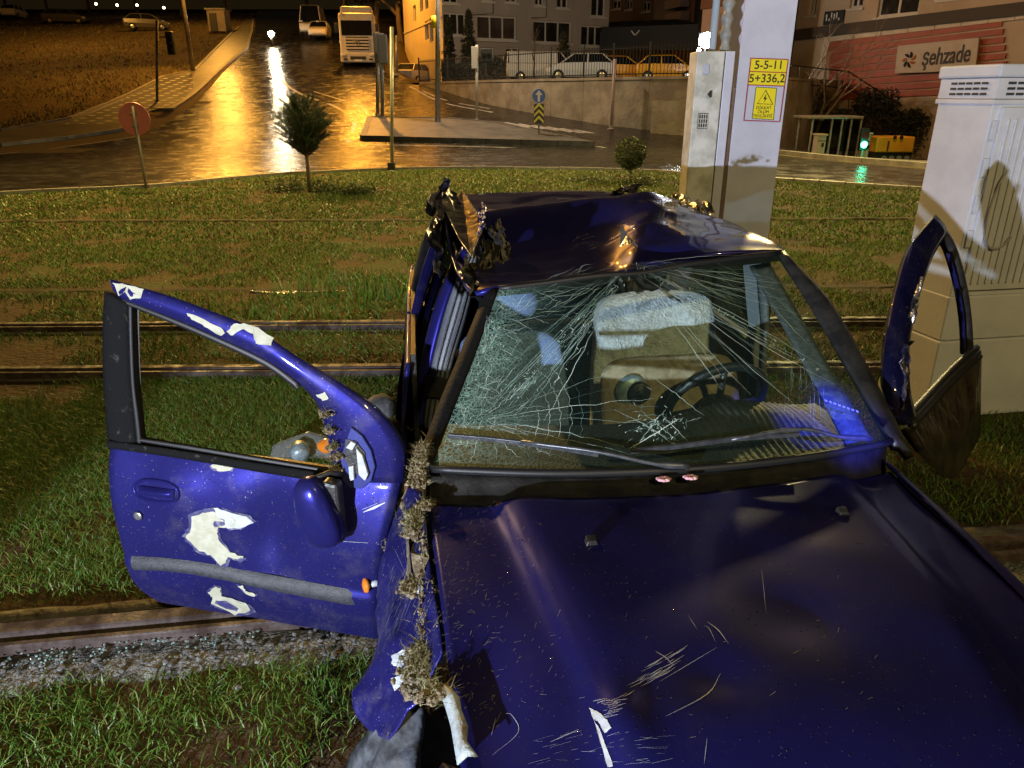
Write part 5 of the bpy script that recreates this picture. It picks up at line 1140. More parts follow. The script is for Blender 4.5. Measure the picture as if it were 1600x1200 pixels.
# ================================================================== SIGNS, POLES, SIGNALS
m_galv = pm('galvanised_steel', (.26, .26, .25), (.36, .36, .34), scale=5, rough=.42, metal=.5)
m_dkpole = pm('weathered_pole', (.14, .13, .12), (.22, .20, .18), scale=6, rough=.5, metal=.3)
def post(name, label, cat, bpx, tpy, r, m=m_galv, lean=0, r1=None, group=None, foot=True):
    b = G(*bpx); top = PY(bpx[0] + lean, tpy, b.y); t = thing(name, label, cat, b, group=group)
    h = top - b; top = b + Vector((h.x, 0, h.z))
    MB().cyl(b - Vector((0, 0, .1)), top, r, r1 or r, 12).build('post', m, t, smooth=True)
    if foot: MB().lathe([(r * 2.6, 0), (r * 2.6, .03), (r * 1.4, .05), (r * 1.4, .16)], b, n=12).build('foot', m, t)
    return t, b, top
def facing(n=(0, -1, 0)): return Vector(n)
# no-entry sign seen from behind
b = G(229, 296); t = thing('road_sign', 'round road sign seen from behind, faded red back on a leaning post', 'road sign', b)
top = PY(207, 166, b.y); MB().tube([b - Vector((0, 0, .1)), top], .030, 10).build('post', m_dkpole, t, smooth=True)
c = PY(210, 186, b.y + .04); MB().lathe([(.0, -.004), (.335, -.004), (.34, 0), (.335, .01), (.0, .012)], c, (0, -1, .02), 36).build('sign_disc', pm('faded_red_back', (.40, .12, .12), (.32, .10, .10), scale=2, rough=.4, metal=.2), t, smooth=False)
for dz in (-.12, .12): MB().box(c + Vector((.02, -.04, dz)), (.14, .03, .03)).build('clamp', m_galv, t)
# left pedestrian/traffic signal
m_sig = pm('signal_black', (.015, .015, .015), rough=.5)
t, b, tp = post('traffic_signal', 'slim traffic signal on the patterned pavement with its dark lamp head', 'traffic light', (245, 162), 32, .07, m_dkpole)
hd = MB().box(tp + Vector((.55, 0, -1.1)), (.36, .3, 1.15)).build('signal_head', m_sig, t, bevel=.04)
for k in range(3): MB().lathe([(.13, 0), (.14, .12), (.13, .12), (.12, .02)], tp + Vector((.55, -.15, -.75 - k * .35)), (0, -1, -.15), 14).build('visor', m_sig, hd)
MB().box(tp + Vector((.25, 0, -.8)), (.5, .06, .06)).build('bracket', m_dkpole, t)
# street lamp whose pole is in view, head above the picture
b = G(302, 113); sl = thing('street_lamp', 'tall thin sodium street lamp pole at the end of the patterned pavement', 'street lamp', b)
tp = b + Vector((0, 0, 10.5)); MB().tube([b - Vector((0, 0, .1)), b + Vector((0, 0, 5)), tp], [.16, .12, .08], 12).build('post', m_dkpole, sl, smooth=True)
hdp = tp + Vector((1.9, -2.6, .5)); MB().tube(smoothline([tp, tp + Vector((1.2, -.4, .4)), hdp], 4), .05, 8).build('arm', m_dkpole, sl, smooth=True)
MB().blob(hdp + Vector((.3, -.1, 0)), (.55, .25, .12), .02, 1, 2).build('lamp_head', m_dkpole, sl, smooth=True)
MB().blob(hdp + Vector((.3, -.1, -.1)), (.40, .18, .07), .02, 1, 2).build('lamp_bowl', pm('sodium_glow', (1.0, .55, .16), emit=60), sl, smooth=True)
lamp('sodium_lamp', 'SPOT', hdp + Vector((.3, -.1, -.22)), 14000, (1.0, .44, .06), aim=hdp + Vector((3, -12, -14)), size=.35, cone=165, blend=.3)
# poles of the island and beyond
t, b, tp = post('slender_post', 'plain pale post standing in the lawn by the kerb, dark clamp at its foot', 'post', (612, 268), 42, .045, m_galv)
MB().box(b + Vector((0, 0, .12)), (.2, .16, .24)).build('foot_clamp', m_ink, t, bevel=.02)
t, b, tp = post('lamp_post', 'tall galvanised lamp post with a yellow band on the traffic island', 'lamp post', (684, 196), -120, .13, m_galv, r1=.10)
p = PY(687, 34, b.y); MB().cyl((b.x, b.y, p.z - .25), (b.x, b.y, p.z + .25), .135, .13, 12).build('yellow_band', m_yel, t, smooth=True)
hp_ = Vector((b.x + 1.2, b.y - .6, b.z + 9.5)); MB().cyl((b.x, b.y, tp.z - .1), (b.x, b.y, b.z + 9.3), .10, .08, 10).build('upper_post', m_galv, t, smooth=True); MB().tube([Vector((b.x, b.y, b.z + 9.25)), hp_], .05, 8).build('arm', m_galv, t)
MB().blob(hp_, (.5, .22, .1), .02, 1, 2).build('lamp_head', m_dkpole, t, smooth=True); lamp('island_fill_lamp', 'SPOT', hp_ - Vector((0, 0, .2)), 3800, (1.0, .76, .52), aim=hp_ + Vector((5, 5, -12)), size=.25, cone=168, blend=.3)  # unseen head and light added on the post to brighten wall and fronts
t, b, tp = post('signal_post', 'pale post with a flat grey sign box seen edge on, traffic island', 'traffic light', (745, 191), 70, .065, pm('cream_post', (.42, .41, .36), rough=.5))
MB().box(tp + Vector((-.12, 0, -.55)), (.28, .2, .95)).build('sign_box', pm('cream_box', (.48, .47, .42), rough=.5), t, bevel=.02)
hd = MB().box(tp + Vector((.45, .1, -.45)), (.55, .3, .62)).build('signal_head', m_sig, t, bevel=.04)
for k in (-.12, .12): MB().lathe([(.10, 0), (.11, .12), (.10, .12), (.09, .02)], tp + Vector((.45 + k, -.06, -.45)), (0, -1, -.2), 12).build('visor', m_sig, hd)
t, b, tp = post('wooden_post', 'thin weathered post in front of the retaining wall near the taxis', 'post', (955, 202), 92, .07, pm('pinkish_post', (.30, .24, .23), rough=.6), lean=6)
for (bp, ty, lb) in [((597, 186), 52, 'grey signal column nearest the parked truck'), ((590, 182), 50, 'thin column half hidden behind the grey signal column'), ((620, 118), 55, 'pale post standing at the far kerb behind the signal columns')]:
    t, b, tp = post('signal_column', lb, 'post', bp, ty, .09, m_galv)
    if bp[0] < 600: MB().box(tp + Vector((0, 0, -.7)), (.42, .34, 1.3)).build('signal_head', pm('grey_signal_back', (.16, .16, .155), rough=.5), t, bevel=.04)
# direction sign on the island
t, b, tp = post('island_sign', 'blue round arrow sign above a yellow chevron board on the island tip', 'road sign', (842, 216), 138, .035, m_galv)
c = PY(842, 150, b.y - .06); MB().lathe([(.0, -.005), (.30, -.005), (.31, 0), (.30, .006), (0, .008)], c, (0, -1, 0), 30).build('blue_disc', pm('sign_blue', (.03, .08, .50), rough=.35), t)
MB().tube([c + Vector((.29 * math.cos(k * .2094), -.01, .29 * math.sin(k * .2094))) for k in range(30)], .016, 5, closed=True).build('disc_rim', pm('sign_white', (.75, .75, .75), rough=.4), t)
MB().prism([c + Vector((a, -.012, z)) for a, z in [(-.05, -.22), (.05, -.22), (.05, .04), (.15, .04), (0, .23), (-.15, .04), (-.05, .04)]], (0, -.004, 0)).build('arrow', MATS['sign_white'], t)
c2 = PY(842, 178, b.y - .06); MB().box(c2, (.42, .015, .78)).build('chevron_board', m_ink, t)
for k in range(3):
    z = c2.z - .30 + k * .25; MB().prism([Vector((c2.x + a, c2.y - .010, z + q)) for a, q in [(-.20, -.08), (0, .12), (.20, -.08), (.20, .04), (0, .24), (-.20, .04)]], (0, -.004, 0)).build('chevron', m_yel, t)

# ================================================================== WALL, FENCE, TERRACE
m_wall = pm('retaining_concrete', (.20, .165, .12), (.33, .28, .21), scale=.9, rough=.85, bump=.02, bscale=7, c3=(.26, .22, .16))
wb = GP([(655, 133), (700, 145), (760, 163), (810, 173), (860, 182), (910, 190), (955, 197), (1010, 203), (1090, 209), (1180, 224), (1300, 243)])
TZ = 2.72
wall = thing('retaining_wall', 'long stained concrete retaining wall below the fenced car park', 'wall', wb[5])
def wseg(a, b, z0, z1, th, name, m, parent):
    d = (b - a); d.z = 0; d.normalize(); n = Vector((-d.y, d.x, 0)); n = n if n.y > 0 else -n; g = d * .008
    q = [a + g, b - g, b - g + n * th, a + g + n * th]; z0s = [zg(a.x, a.y) - .3, zg(b.x, b.y) - .3] if z0 is None else [z0, z0]
    zz = [z0s[0], z0s[1], z0s[1], z0s[0]]; mb = MB()
    mb.add([(p.x, p.y, z) for p, z in zip(q, zz)] + [(p.x, p.y, z1) for p in q], [(3, 2, 1, 0), (4, 5, 6, 7), (0, 1, 5, 4), (1, 2, 6, 5), (2, 3, 7, 6), (3, 0, 4, 7)]); return mb.build(name, m, parent)
for a, b in zip(wb, wb[1:]):
    wseg(a, b, None, TZ - .12, .35, 'wall_panel', m_wall, wall); wseg(a - Vector((0, .06, 0)), b - Vector((0, .06, 0)), TZ - .12, TZ, .5, 'coping', m_wall, wall)
lw = [wb[7] + Vector((.0, -1.0, 0)), wb[8] + Vector((0, -1.2, 0)), wb[9] + Vector((0, -1.2, 0))]; lowb = thing('low_wall', 'lower step of pale concrete wall in front of the dark wall end', 'wall', lw[1])
for a, b in zip(lw, lw[1:]): wseg(a, b, None, zg(a.x, a.y) + 1.35, .8, 'wall_panel', pm('pale_concrete', (.30, .25, .17), (.40, .34, .25), scale=1.2, rough=.85, bump=.02, bscale=8), lowb)
tp_ = [(p.x, p.y + .3) for p in wb] + [(40, 45), (40, 100), (-6, 100), (-12, 66), (-9, 56)]
tag(MB().add([(x, y, TZ - .02) for x, y in tp_], [tuple(range(len(tp_)))]).build('terrace', pm('terrace_asphalt', (.04, .036, .03), (.07, .06, .05), scale=1, rough=.7)), kind='structure')
m_iron = pm('black_iron', (.012, .012, .012), rough=.5)
fen = thing('railing_fence', 'black iron bar fence along the top of the retaining wall', 'fence', wb[5]); bars = MB()
for a, b in zip(wb[:9], wb[1:9]):
    a = a + Vector((0, .25, 0)); b = b + Vector((0, .25, 0)); n = max(2, int((b - a).length / .16))
    for k in range(n): p = a.lerp(b, k / n); bars.box((p.x, p.y, TZ + .65), (.022, .022, 1.3))
    for z in (TZ + .12, TZ + 1.18): MB().tube([Vector((a.x, a.y, z)), Vector((b.x, b.y, z))], .025, 6).build('rail', m_iron, fen)
    MB().box((a.x, a.y, TZ + .72), (.08, .08, 1.44)).build('post', m_iron, fen)
tag(bars.build('bars', m_iron, fen), kind='stuff')

# ================================================================== VEHICLES IN THE BACKGROUND
m_tyre2 = pm('far_tyre', (.012, .012, .012), rough=.8); m_fglass = pm('far_glass', (.008, .009, .011), rough=.06, spec=.7)
m_hl = pm('dull_lamp', (.55, .56, .58), rough=.12, spec=.7); m_tl = pm('tail_lamp', (.35, .02, .02), rough=.2)
def far_car(name, label, cat, base, rotz, col, Ln=4.2, Wd=1.72, Ht=1.45, van=False, group=None, z=None):
    """x forward in local coordinates"""
    base = Vector(base); t = thing(name, label, cat, base, rotz, group)
    m = pm('car_' + '_'.join('%03d' % int(k * 100) for k in col), col, rough=.3, coat=.6)
    st = ([(-.5, .50, .96, .92), (-.47, .30, 1.02, .97), (-.2, .24, 1.02, 1), (.15, .24, 1.0, 1), (.26, .24, .98, 1), (.42, .25, .82, .97), (.49, .32, .68, .88), (.5, .42, .6, .8)] if not van else
          [(-.5, .40, 1.05, .97), (-.48, .30, 1.1, 1), (0, .28, 1.1, 1), (.25, .28, 1.1, 1), (.38, .28, 1.06, .99), (.47, .3, .9, .95), (.5, .4, .7, .88)])
    mb = MB(); ring = []
    for x, zb, zt, w in st:
        h = Wd / 2 * w; zt = zt * (Ht / 1.45) if not van else zt; X = x * Ln
        ring.append([(X, -h * .92, zb), (X, -h, (zb + zt) * .5), (X, -h * .95, zt), (X, -h * .6, zt + .03), (X, h * .6, zt + .03), (X, h * .95, zt), (X, h, (zb + zt) * .5), (X, h * .92, zb)])
    n = 8; mb.add(sum(ring, []), [(i * n + k, i * n + (k + 1) % n, (i + 1) * n + (k + 1) % n, (i + 1) * n + k) for i in range(len(st) - 1) for k in range(n)] + [tuple(range(n))[::-1], tuple(range((len(st) - 1) * n, len(st) * n))])
    mb.build('body', m, t, smooth=False, bevel=.02, local=True)
    bz = 1.0 * Ht / 1.45 if not van else 1.1
    g = [(-.46, -.30, .18, .05), ] 
    if van: xs = (-.495, -.48, .28, .40)
    else: xs = (-.46, -.32, .10, .27)
    hb, hr = Wd / 2 * .93, Wd / 2 * .76
    def P4(x, z, h): return [(x * Ln, -h, z), (x * Ln, h, z)]
    gm = MB(); gm.add(P4(xs[0], bz, hb) + P4(xs[1], Ht, hr) + P4(xs[2], Ht, hr) + P4(xs[3], bz, hb), [(0, 1, 3, 2), (2, 3, 5, 4), (4, 5, 7, 6), (0, 2, 4, 6), (1, 7, 5, 3)])
    gm.build('windows', m_fglass, t, local=True)
    rf = MB(); rf.add(P4(xs[1], Ht + .005, hr + .02) + P4(xs[2], Ht + .005, hr + .02) + P4(xs[1] + .02, Ht + .05, hr - .08) + P4(xs[2] - .02, Ht + .05, hr - .08), [(0, 1, 5, 4), (4, 5, 7, 6), (2, 6, 7, 3), (0, 4, 6, 2), (1, 3, 7, 5), (0, 2, 3, 1)])
    rf.build('roof', m, t, bevel=.01, local=True)
    for a, b2 in ((0, 1), (2, 3)):
        for s in (-1, 1):
            MB().tube([(xs[a] * Ln, s * (hb if a == 0 else hr), bz if a == 0 else Ht), (xs[b2] * Ln, s * (hr if a == 0 else hb), Ht if a == 0 else bz)], .035, 6).build('pillar', m, t, local=True)
    for s in (-1, 1):
        MB().tube([(-.10 * Ln, s * (hb + .0), bz), (-.11 * Ln, s * hr, Ht)], .035, 6).build('pillar', m, t, local=True)
        if van: MB().box((-.12 * Ln, s * (hb + hr) / 2 + s * .04, (bz + Ht) / 2), (.70 * Ln, .02, Ht - bz - .02), Matrix.Rotation(s * math.atan((hb - hr) / (Ht - bz)), 3, 'X')).build('side_panel', m, t, local=True)
        MB().blob((.465 * Ln, s * Wd * .36, .66 * Ht / 1.45), (.10, .16, .07), .02, 1, 2).build('headlight', m_hl, t, smooth=True, local=True)
        MB().box((-.492 * Ln, s * Wd * .38, .80), (.05, .2, .16)).build('tail_light', m_tl, t, bevel=.02, local=True)
        for x in (-.31, .32):
            w = MB().lathe([(.0, -.1), (.20, -.1), (.31, -.1), (.32, -.05), (.32, .07), (.30, .1), (.20, .1), (.18, .06), (0, .06)], (x * Ln, s * (Wd / 2 - .08), .32), (0, s, 0), 16).build('wheel', m_tyre2, t, smooth=False, local=True)
            MB().lathe([(0, 0), (.17, 0), (.18, .02), (.05, .035)], (x * Ln, s * (Wd / 2 - .08) + s * .065, .32), (0, s, 0), 12).build('rim', MATS['lock_chrome'], w, local=True)
    MB().box((.5 * Ln - .03, 0, .46), (.05, Wd * .5, .16)).build('grille', m_ink, t, local=True)
    return t
# delivery van and small car at the kerb up the hill
far_car('delivery_van', 'white delivery van parked up the hill behind the small white car', 'van', G(491, 58), -math.pi / 2 + .12, (.62, .60, .55), 5.4, 2.0, 2.5, True)
far_car('parked_car', 'small white car parked in front of the delivery van', 'car', G(501, 62), -math.pi / 2 + .10, (.60, .58, .54), 3.9, 1.7, 1.45)
# articulated lorry
tb = G(561, 105); trk = thing('lorry', 'big cream lorry with dark windscreen and slatted grille parked facing downhill', 'truck', tb, math.radians(6))
m_trk = pm('lorry_paint', (.60, .55, .50), (.52, .48, .43), scale=3, rough=.35, coat=.4)
def tk(c, s, name, m=m_trk, par=trk, bev=.03): return MB().box(c, s).build(name, m, par, bevel=bev, local=True)
tk((0, 1.1, 2.15), (2.45, 2.2, 2.7), 'cab', bev=.12); tk((0, 1.3, 3.72), (2.2, 1.6, .5), 'roof_fairing', bev=.15); tk((0, .02, .62), (2.48, .35, .62), 'bumper', bev=.08)
tk((0, -.015, 2.55), (2.12, .06, .95), 'windscreen', m_fglass, bev=.04); gr = tk((0, -.01, 1.55), (1.6, .06, .85), 'grille', m_gap)
for k in range(4): tk((0, -.06, 1.24 + k * .20), (1.62, .06, .11), 'grille_slat', par=gr, bev=.01)
MB().tube([(.15 * math.cos(k * .349), -.12, 1.62 + .15 * math.sin(k * .349)) for k in range(18)], .02, 5, closed=True).build('emblem_ring', MATS['lock_chrome'], trk, local=True)
for a in (0, 2.094, 4.189): MB().cyl((0, -.12, 1.62), (.14 * math.sin(a), -.12, 1.62 + .14 * math.cos(a)), .014, n=6).build('emblem_spoke', MATS['lock_chrome'], trk, local=True)
tk((0, -.17, .60), (1.1, .04, .22), 'lower_intake', m_gap); tk((0, -.2, .44), (.55, .02, .12), 'number_plate', MATS['sign_white'], bev=0)
for s in (-1, 1):
    MB().blob((s * .98, -.14, .78), (.22, .08, .13), .03, 1, 2).build('headlight', m_hl, trk, smooth=True, local=True); tk((s * .9, -.17, .52), (.28, .04, .12), 'fog_light', m_gap, bev=.02)
    mr = tk((s * 1.42, .1, 2.55), (.22, .14, .62), 'mirror', m_ink, bev=.04); MB().cyl((s * 1.22, .15, 2.75), (s * 1.42, .12, 2.75), .03, n=6).build('mirror_arm', m_ink, mr, local=True)
    MB().lathe([(.0, -.15), (.42, -.15), (.5, -.1), (.5, .1), (.42, .15), (.0, .1)], (s * 1.05, .9, .5), (s, 0, 0), 20).build('wheel', m_tyre2, trk, local=True)
    for y in (5.5, 7.0, 8.3, 9.6): MB().lathe([(.0, -.15), (.42, -.15), (.5, -.1), (.5, .1), (.42, .15), (.0, .1)], (s * 1.05, y, .5), (s, 0, 0), 16).build('wheel', m_tyre2, trk, local=True)
MB().lathe([(.3, 0), (1.05, .12), (1.2, .5), (1.2, 7.4), (1.05, 7.8), (.3, 7.9)], (-.12, 2.6, 2.35), (0, 1, 0), 24).build('tank_trailer', m_trk, trk, smooth=True, local=True)
tk((0, 6.2, 1.05), (2.3, 8.0, .25), 'chassis', m_ink)
MB().cyl((-.95, .0, 3.45), (-.95, -.05, 3.45), .08, n=10).build('marker_lamp', m_hl, trk, local=True)
# oncoming motorcycle with a glaring headlamp
mbp = G(426, 72); mc = thing('motorcycle', 'oncoming motorcycle with glaring headlamp reflected in the wet road', 'motorcycle', mbp)
for y in (0, 1.35): MB().lathe([(.22, -.05), (.30, -.05), (.32, 0), (.30, .05), (.22, .05)], mbp + Vector((0, y, .32)), (1, 0, 0), 18).build('wheel', m_tyre2, mc)
MB().blob(mbp + Vector((0, .65, .72)), (.18, .6, .25), .05, 2, 2).build('body', m_ink, mc, smooth=True); MB().tube([mbp + Vector((-.36, .25, 1.05)), mbp + Vector((0, .12, 1.0)), mbp + Vector((.36, .25, 1.05))], .02, 6).build('handlebar', m_ink, mc)
MB().cyl(mbp + Vector((0, 0, .32)), mbp + Vector((0, .2, 1.0)), .035, n=6).build('fork', m_galv, mc)
MB().lathe([(.0, -.08), (.20, -.04), (.24, .02), (.12, .06), (.0, .07)], mbp + Vector((0, -.04, .95)), (0, -1, 0), 18).build('headlamp', pm('glaring_lamp', (1, .80, .50), emit=260), mc, smooth=True)
lamp('motorcycle_beam', 'SPOT', mbp + Vector((0, -.2, .95)), 800, (1, .80, .50), aim=(0, 10, .5), size=.10, cone=60, blend=.6)
# cars on the terrace and on the slope
ter = lambda px, py, Y: Vector((PY(px, py, Y).x, Y, TZ - .01))
TX = (.75, .36, .02)
far_car('taxi', 'yellow taxi with its dark windows behind the fence near the weathered post', 'car', ter(965, 100, 50), math.radians(8), TX, 3.9)
far_car('taxi', 'second yellow taxi parked nose to the floodlit switch box side', 'car', ter(1042, 100, 49.0), math.radians(-6), TX, 3.8)
far_car('parked_car', 'dark saloon squeezed behind the two taxis', 'car', ter(1003, 100, 54), math.radians(5), (.03, .035, .05), 4.2)
far_car('parked_van', 'white van with yellow stripe parked behind the fence bars', 'van', ter(842, 105, 51), math.radians(10), (.62, .63, .60), 4.4, 1.8, 1.75, True)
far_car('parked_car', 'pale car low behind the fence right of the van', 'car', ter(905, 112, 47), math.radians(180), (.50, .53, .52), 4.0)
far_car('parked_car', 'white car at the foot of the orange lit side wall', 'car', ter(648, 90, 62), math.radians(70), (.55, .53, .50), 4.2)
far_car('parked_car', 'white hatchback parked on top of the brown slope', 'car', G(25, 30), math.radians(100), (.55, .52, .48), 4.2)
far_car('parked_car', 'dark saloon with pale roof edge parked on the slope beside the white hatchback', 'car', G(105, 38), math.radians(10), (.05, .045, .04), 4.6)
far_car('parked_car', 'dim car half hidden by the slim traffic signal on the slope', 'car', G(232, 48), math.radians(20), (.10, .09, .08), 4.3)

# ================================================================== BUILDINGS
m_wglass = pm('window_glass', (.010, .011, .012), (.03, .03, .028), scale=.8, rough=.08, spec=.7)
m_wframe = pm('window_frame_white', (.55, .54, .50), rough=.5)
class Face:
    def __init__(s, A, B): s.A = Vector((A[0], A[1], 0)); s.d = (Vector((B[0], B[1], 0)) - s.A); s.len = s.d.length; s.d.normalize(); s.n = Vector((s.d.y, -s.d.x, 0)); s.n = s.n if s.n.dot(-s.A) > 0 else -s.n
    def st(s, px, py): p = PPL(px, py, s.A, s.n); return (p - s.A).dot(s.d), p.z
    def pt(s, a, z, o=0): p = s.A + s.d * a + s.n * o; return Vector((p.x, p.y, z))
    def box(s, a0, a1, z0, z1, o0, o1): return MB().prism([s.pt(a0, z0, o0), s.pt(a1, z0, o0), s.pt(a1, z1, o0), s.pt(a0, z1, o0)], s.n * (o1 - o0))
def wall_holes(F, a0, a1, z0, z1, holes, m, parent, name='wall', depth=.22):
    xs = sorted({a0, a1} | {h[0] for h in holes} | {h[1] for h in holes}); zs = sorted({z0, z1} | {h[2] for h in holes} | {h[3] for h in holes}); mb = MB()
    for x0, x1 in zip(xs, xs[1:]):
        for y0, y1 in zip(zs, zs[1:]):
            cx, cy = (x0 + x1) / 2, (y0 + y1) / 2
            if any(h[0] < cx < h[1] and h[2] < cy < h[3] for h in holes): continue
            if x0 < a0 - 1e-6 or x1 > a1 + 1e-6 or y0 < z0 - 1e-6 or y1 > z1 + 1e-6: continue
            mb.add([F.pt(x0, y0), F.pt(x1, y0), F.pt(x1, y1), F.pt(x0, y1)], [(0, 1, 2, 3)])
    for h in holes:
        c = [(h[0], h[2]), (h[1], h[2]), (h[1], h[3]), (h[0], h[3])]
        for k in range(4): p, q = c[k], c[(k + 1) % 4]; mb.add([F.pt(*p), F.pt(*q), F.pt(*q, -depth), F.pt(*p, -depth)], [(0, 1, 2, 3)])
    return mb.build(name, m, parent, recalc=False)
def window(F, h, parent, panes=2, fr=.09, depth=.2, sill=True, name='window', mf=None):
    mf = mf or m_wframe; w = F.box(h[0], h[1], h[2], h[3], -depth - .05, -depth).build(name, m_wglass, parent)
    mb = F.box(h[0], h[1], h[3] - fr, h[3], -depth, -depth + .06); mb.build('frame', mf, w); F.box(h[0], h[1], h[2], h[2] + fr, -depth, -depth + .06).build('frame', mf, w)
    for k in range(panes + 1): x = h[0] + (h[1] - h[0] - fr) * k / panes; F.box(x, x + fr, h[2] + fr, h[3] - fr, -depth, -depth + .055).build('frame', mf, w)
    if sill: F.box(h[0] - .12, h[1] + .12, h[2] - .14, h[2] - .01, .0, .12).build('sill', mf, w)
def rect(F, x0, y0, x1, y1):
    xm, ym = (x0 + x1) / 2, (y0 + y1) / 2; a0 = F.st(x0, ym)[0]; a1 = F.st(x1, ym)[0]; zt = F.st(xm, y0)[1]; zb = F.st(xm, y1)[1]; return (min(a0, a1), max(a0, a1), zb, zt)
def solid_block(fs, z0, z1, m, parent, name='core', inset=.35):
    P = [Vector((p[0], p[1], z0)) for p in fs]; c = sum(P, Vector()) / len(P); P = [p + (c - p).normalized() * inset for p in P]
    return MB().prism(P, (0, 0, z1 - z0)).build(name, m, parent)
# --- apartment block with a sodium-lit side
m_bgrey = pm('grey_render', (.34, .31, .28), (.42, .39, .35), scale=.25, rough=.9, bump=.01, bscale=3)
m_bside = pm('cream_render', (.55, .48, .36), (.62, .54, .42), scale=.3, rough=.9, bump=.01, bscale=3)
cA = (PY(692, 60, 57).x, 57); cR = (PY(945, 60, 63).x, 63); cL = (PY(632, 60, 72).x, 72)
FA = Face(cA, cR); FS = Face(cL, cA); bA = thing('apartment_block', 'grey apartment block with white framed windows and orange lit side wall', 'building', (cA[0], cA[1], TZ))
HA = [rect(FA, 745, 25, 807, 62), rect(FA, 833, 33, 893, 67), rect(FA, 908, 40, 943, 72), rect(FA, 692, 20, 728, 55)]
HU = [rect(FA, 692, -22, 716, 5), rect(FA, 753, -18, 771, 2), rect(FA, 790, -20, 808, 4), rect(FA, 836, -14, 850, 9), rect(FA, 870, -12, 888, 13), rect(FA, 924, -6, 946, 26)]
HB = [rect(FA, 752, 74, 772, 90), rect(FA, 790, 74, 812, 92), rect(FA, 848, 80, 864, 96)]
wall_holes(FA, 0, FA.len + .3, TZ - .5, 16, HA + HU + HB, m_bgrey, bA)
for h in HA: window(FA, h, bA, 3, .10)
for h in HU + HB: window(FA, h, bA, 2, .10)
HS = [rect(FS, 645, 8, 650, 34), rect(FS, 656, -8, 661, 18), rect(FS, 664, -14, 669, 14), rect(FS, 664, 32, 670, 62), rect(FS, 671, 28, 677, 66), rect(FS, 648, -30, 653, -6), rect(FS, 660, -46, 668, -22)]
wall_holes(FS, 0, FS.len, TZ - .5, 16, HS, m_bside, bA)
for h in HS: window(FS, h, bA, 2, .08, sill=False)
for z in (7.0, 10.0): FS.box(0, FS.len, z, z + .12, .0, .06).build('string_course', m_bside, bA)
bk_ = (cR[0] + (cL[0] - cA[0]), cR[1] + (cL[1] - cA[1])); solid_block([cA, cR, bk_, cL], TZ - .5, 16, m_gap, bA, 'interior_core', .6)
MB().tube([FA.pt(3.9, 16, .06), FA.pt(3.9, 7.4, .06), FA.pt(1.8, 7.2, .06)], .05, 6).build('drain_pipe', m_dkpole, bA); p = FA.st(853, 20)[0]; MB().tube([FA.pt(p, 16, .06), FA.pt(p, FA.st(853, 27)[1], .06), FA.pt(FA.st(830, 28)[0], FA.st(830, 28)[1], .06)], .05, 6).build('drain_pipe', m_dkpole, bA)
# --- dim brown block behind
B0, B1 = (PY(944, 60, 84).x, 84), (PY(1052, 60, 80).x, 80); B2 = (PY(1100, 60, 74).x, 74)
bB = thing('brown_block', 'dim brown apartment block with balconies behind the dark canopy', 'building', (B0[0], B0[1], TZ)); FB = Face(B0, B1); FC = Face(B1, B2)
m_bb = pm('brown_render', (.17, .12, .085), (.23, .165, .12), scale=.3, rough=.9); m_bb2 = pm('red_brown_render', (.20, .10, .065), (.25, .13, .085), scale=.3, rough=.9)
H1 = [rect(FB, 957, 0, 970, 14), rect(FB, 978, 0, 988, 15), rect(FB, 975, 32, 984, 46), rect(FB, 1004, 2, 1016, 18), rect(FB, 1004, 30, 1016, 44)]; wall_holes(FB, 0, FB.len, TZ - .5, 20, H1, m_bb, bB)
for h in H1: window(FB, h, bB, 2, .12)
H2 = [rect(FC, 1056, 8, 1074, 18), rect(FC, 1054, 26, 1076, 38), rect(FC, 1056, -14, 1074, -3)]; wall_holes(FC, 0, FC.len, TZ - .5, 20, H2, m_bb2, bB)
for h in H2:
    window(FC, h, bB, 2, .10, sill=False); F_ = FC.box(h[0] - .5, h[1] + .5, h[2] - .9, h[2] - .1, .0, .9).build('balcony', pm('balcony_render', (.33, .25, .2), rough=.9), bB, bevel=.02)
solid_block([B0, B1, B2, (B2[0] + 4, 100), (B0[0], 100)], TZ - .5, 20, m_gap, bB, 'interior_core', .8)
# --- dark canopy / fabric screen between the blocks
cn = thing('canopy', 'wide dark canopy roof above the taxi rank', 'canopy', ter(1010, 100, 60)); q0, q1 = PY(940, 48, 62), PY(1092, 42, 58)
MB().prism([q0, q1, Vector((q1.x, q1.y, PY(1092, 78, 58).z)), Vector((q0.x, q0.y, PY(940, 78, 62).z))], (0, .3, 0)).build('fascia', pm('dark_canopy', (.014, .018, .022), (.02, .024, .03), scale=.5, rough=.6), cn)
MB().prism([q0, q1, q1 + Vector((0, 8, 1)), q0 + Vector((0, 8, 1))], (0, 0, .2)).build('canopy_roof', MATS['dark_canopy'], cn)
for k in range(4): p = q0.lerp(q1, k / 3); MB().cyl((p.x, p.y + .15, TZ - .1), (p.x, p.y + .15, p.z - .1), .09, n=8).build('canopy_post', m_iron, cn)
c_ = PY(990, 53, 61.0) - Vector((0, .6, 0)); MB().tube([c_ + Vector((-.28, 0, .18)), c_ + Vector((-.02, 0, -.12)), c_ + Vector((.06, 0, -.1)), c_ + Vector((.34, 0, .2))], .05, 6).build('white_tick_mark', MATS['sign_white'], cn)
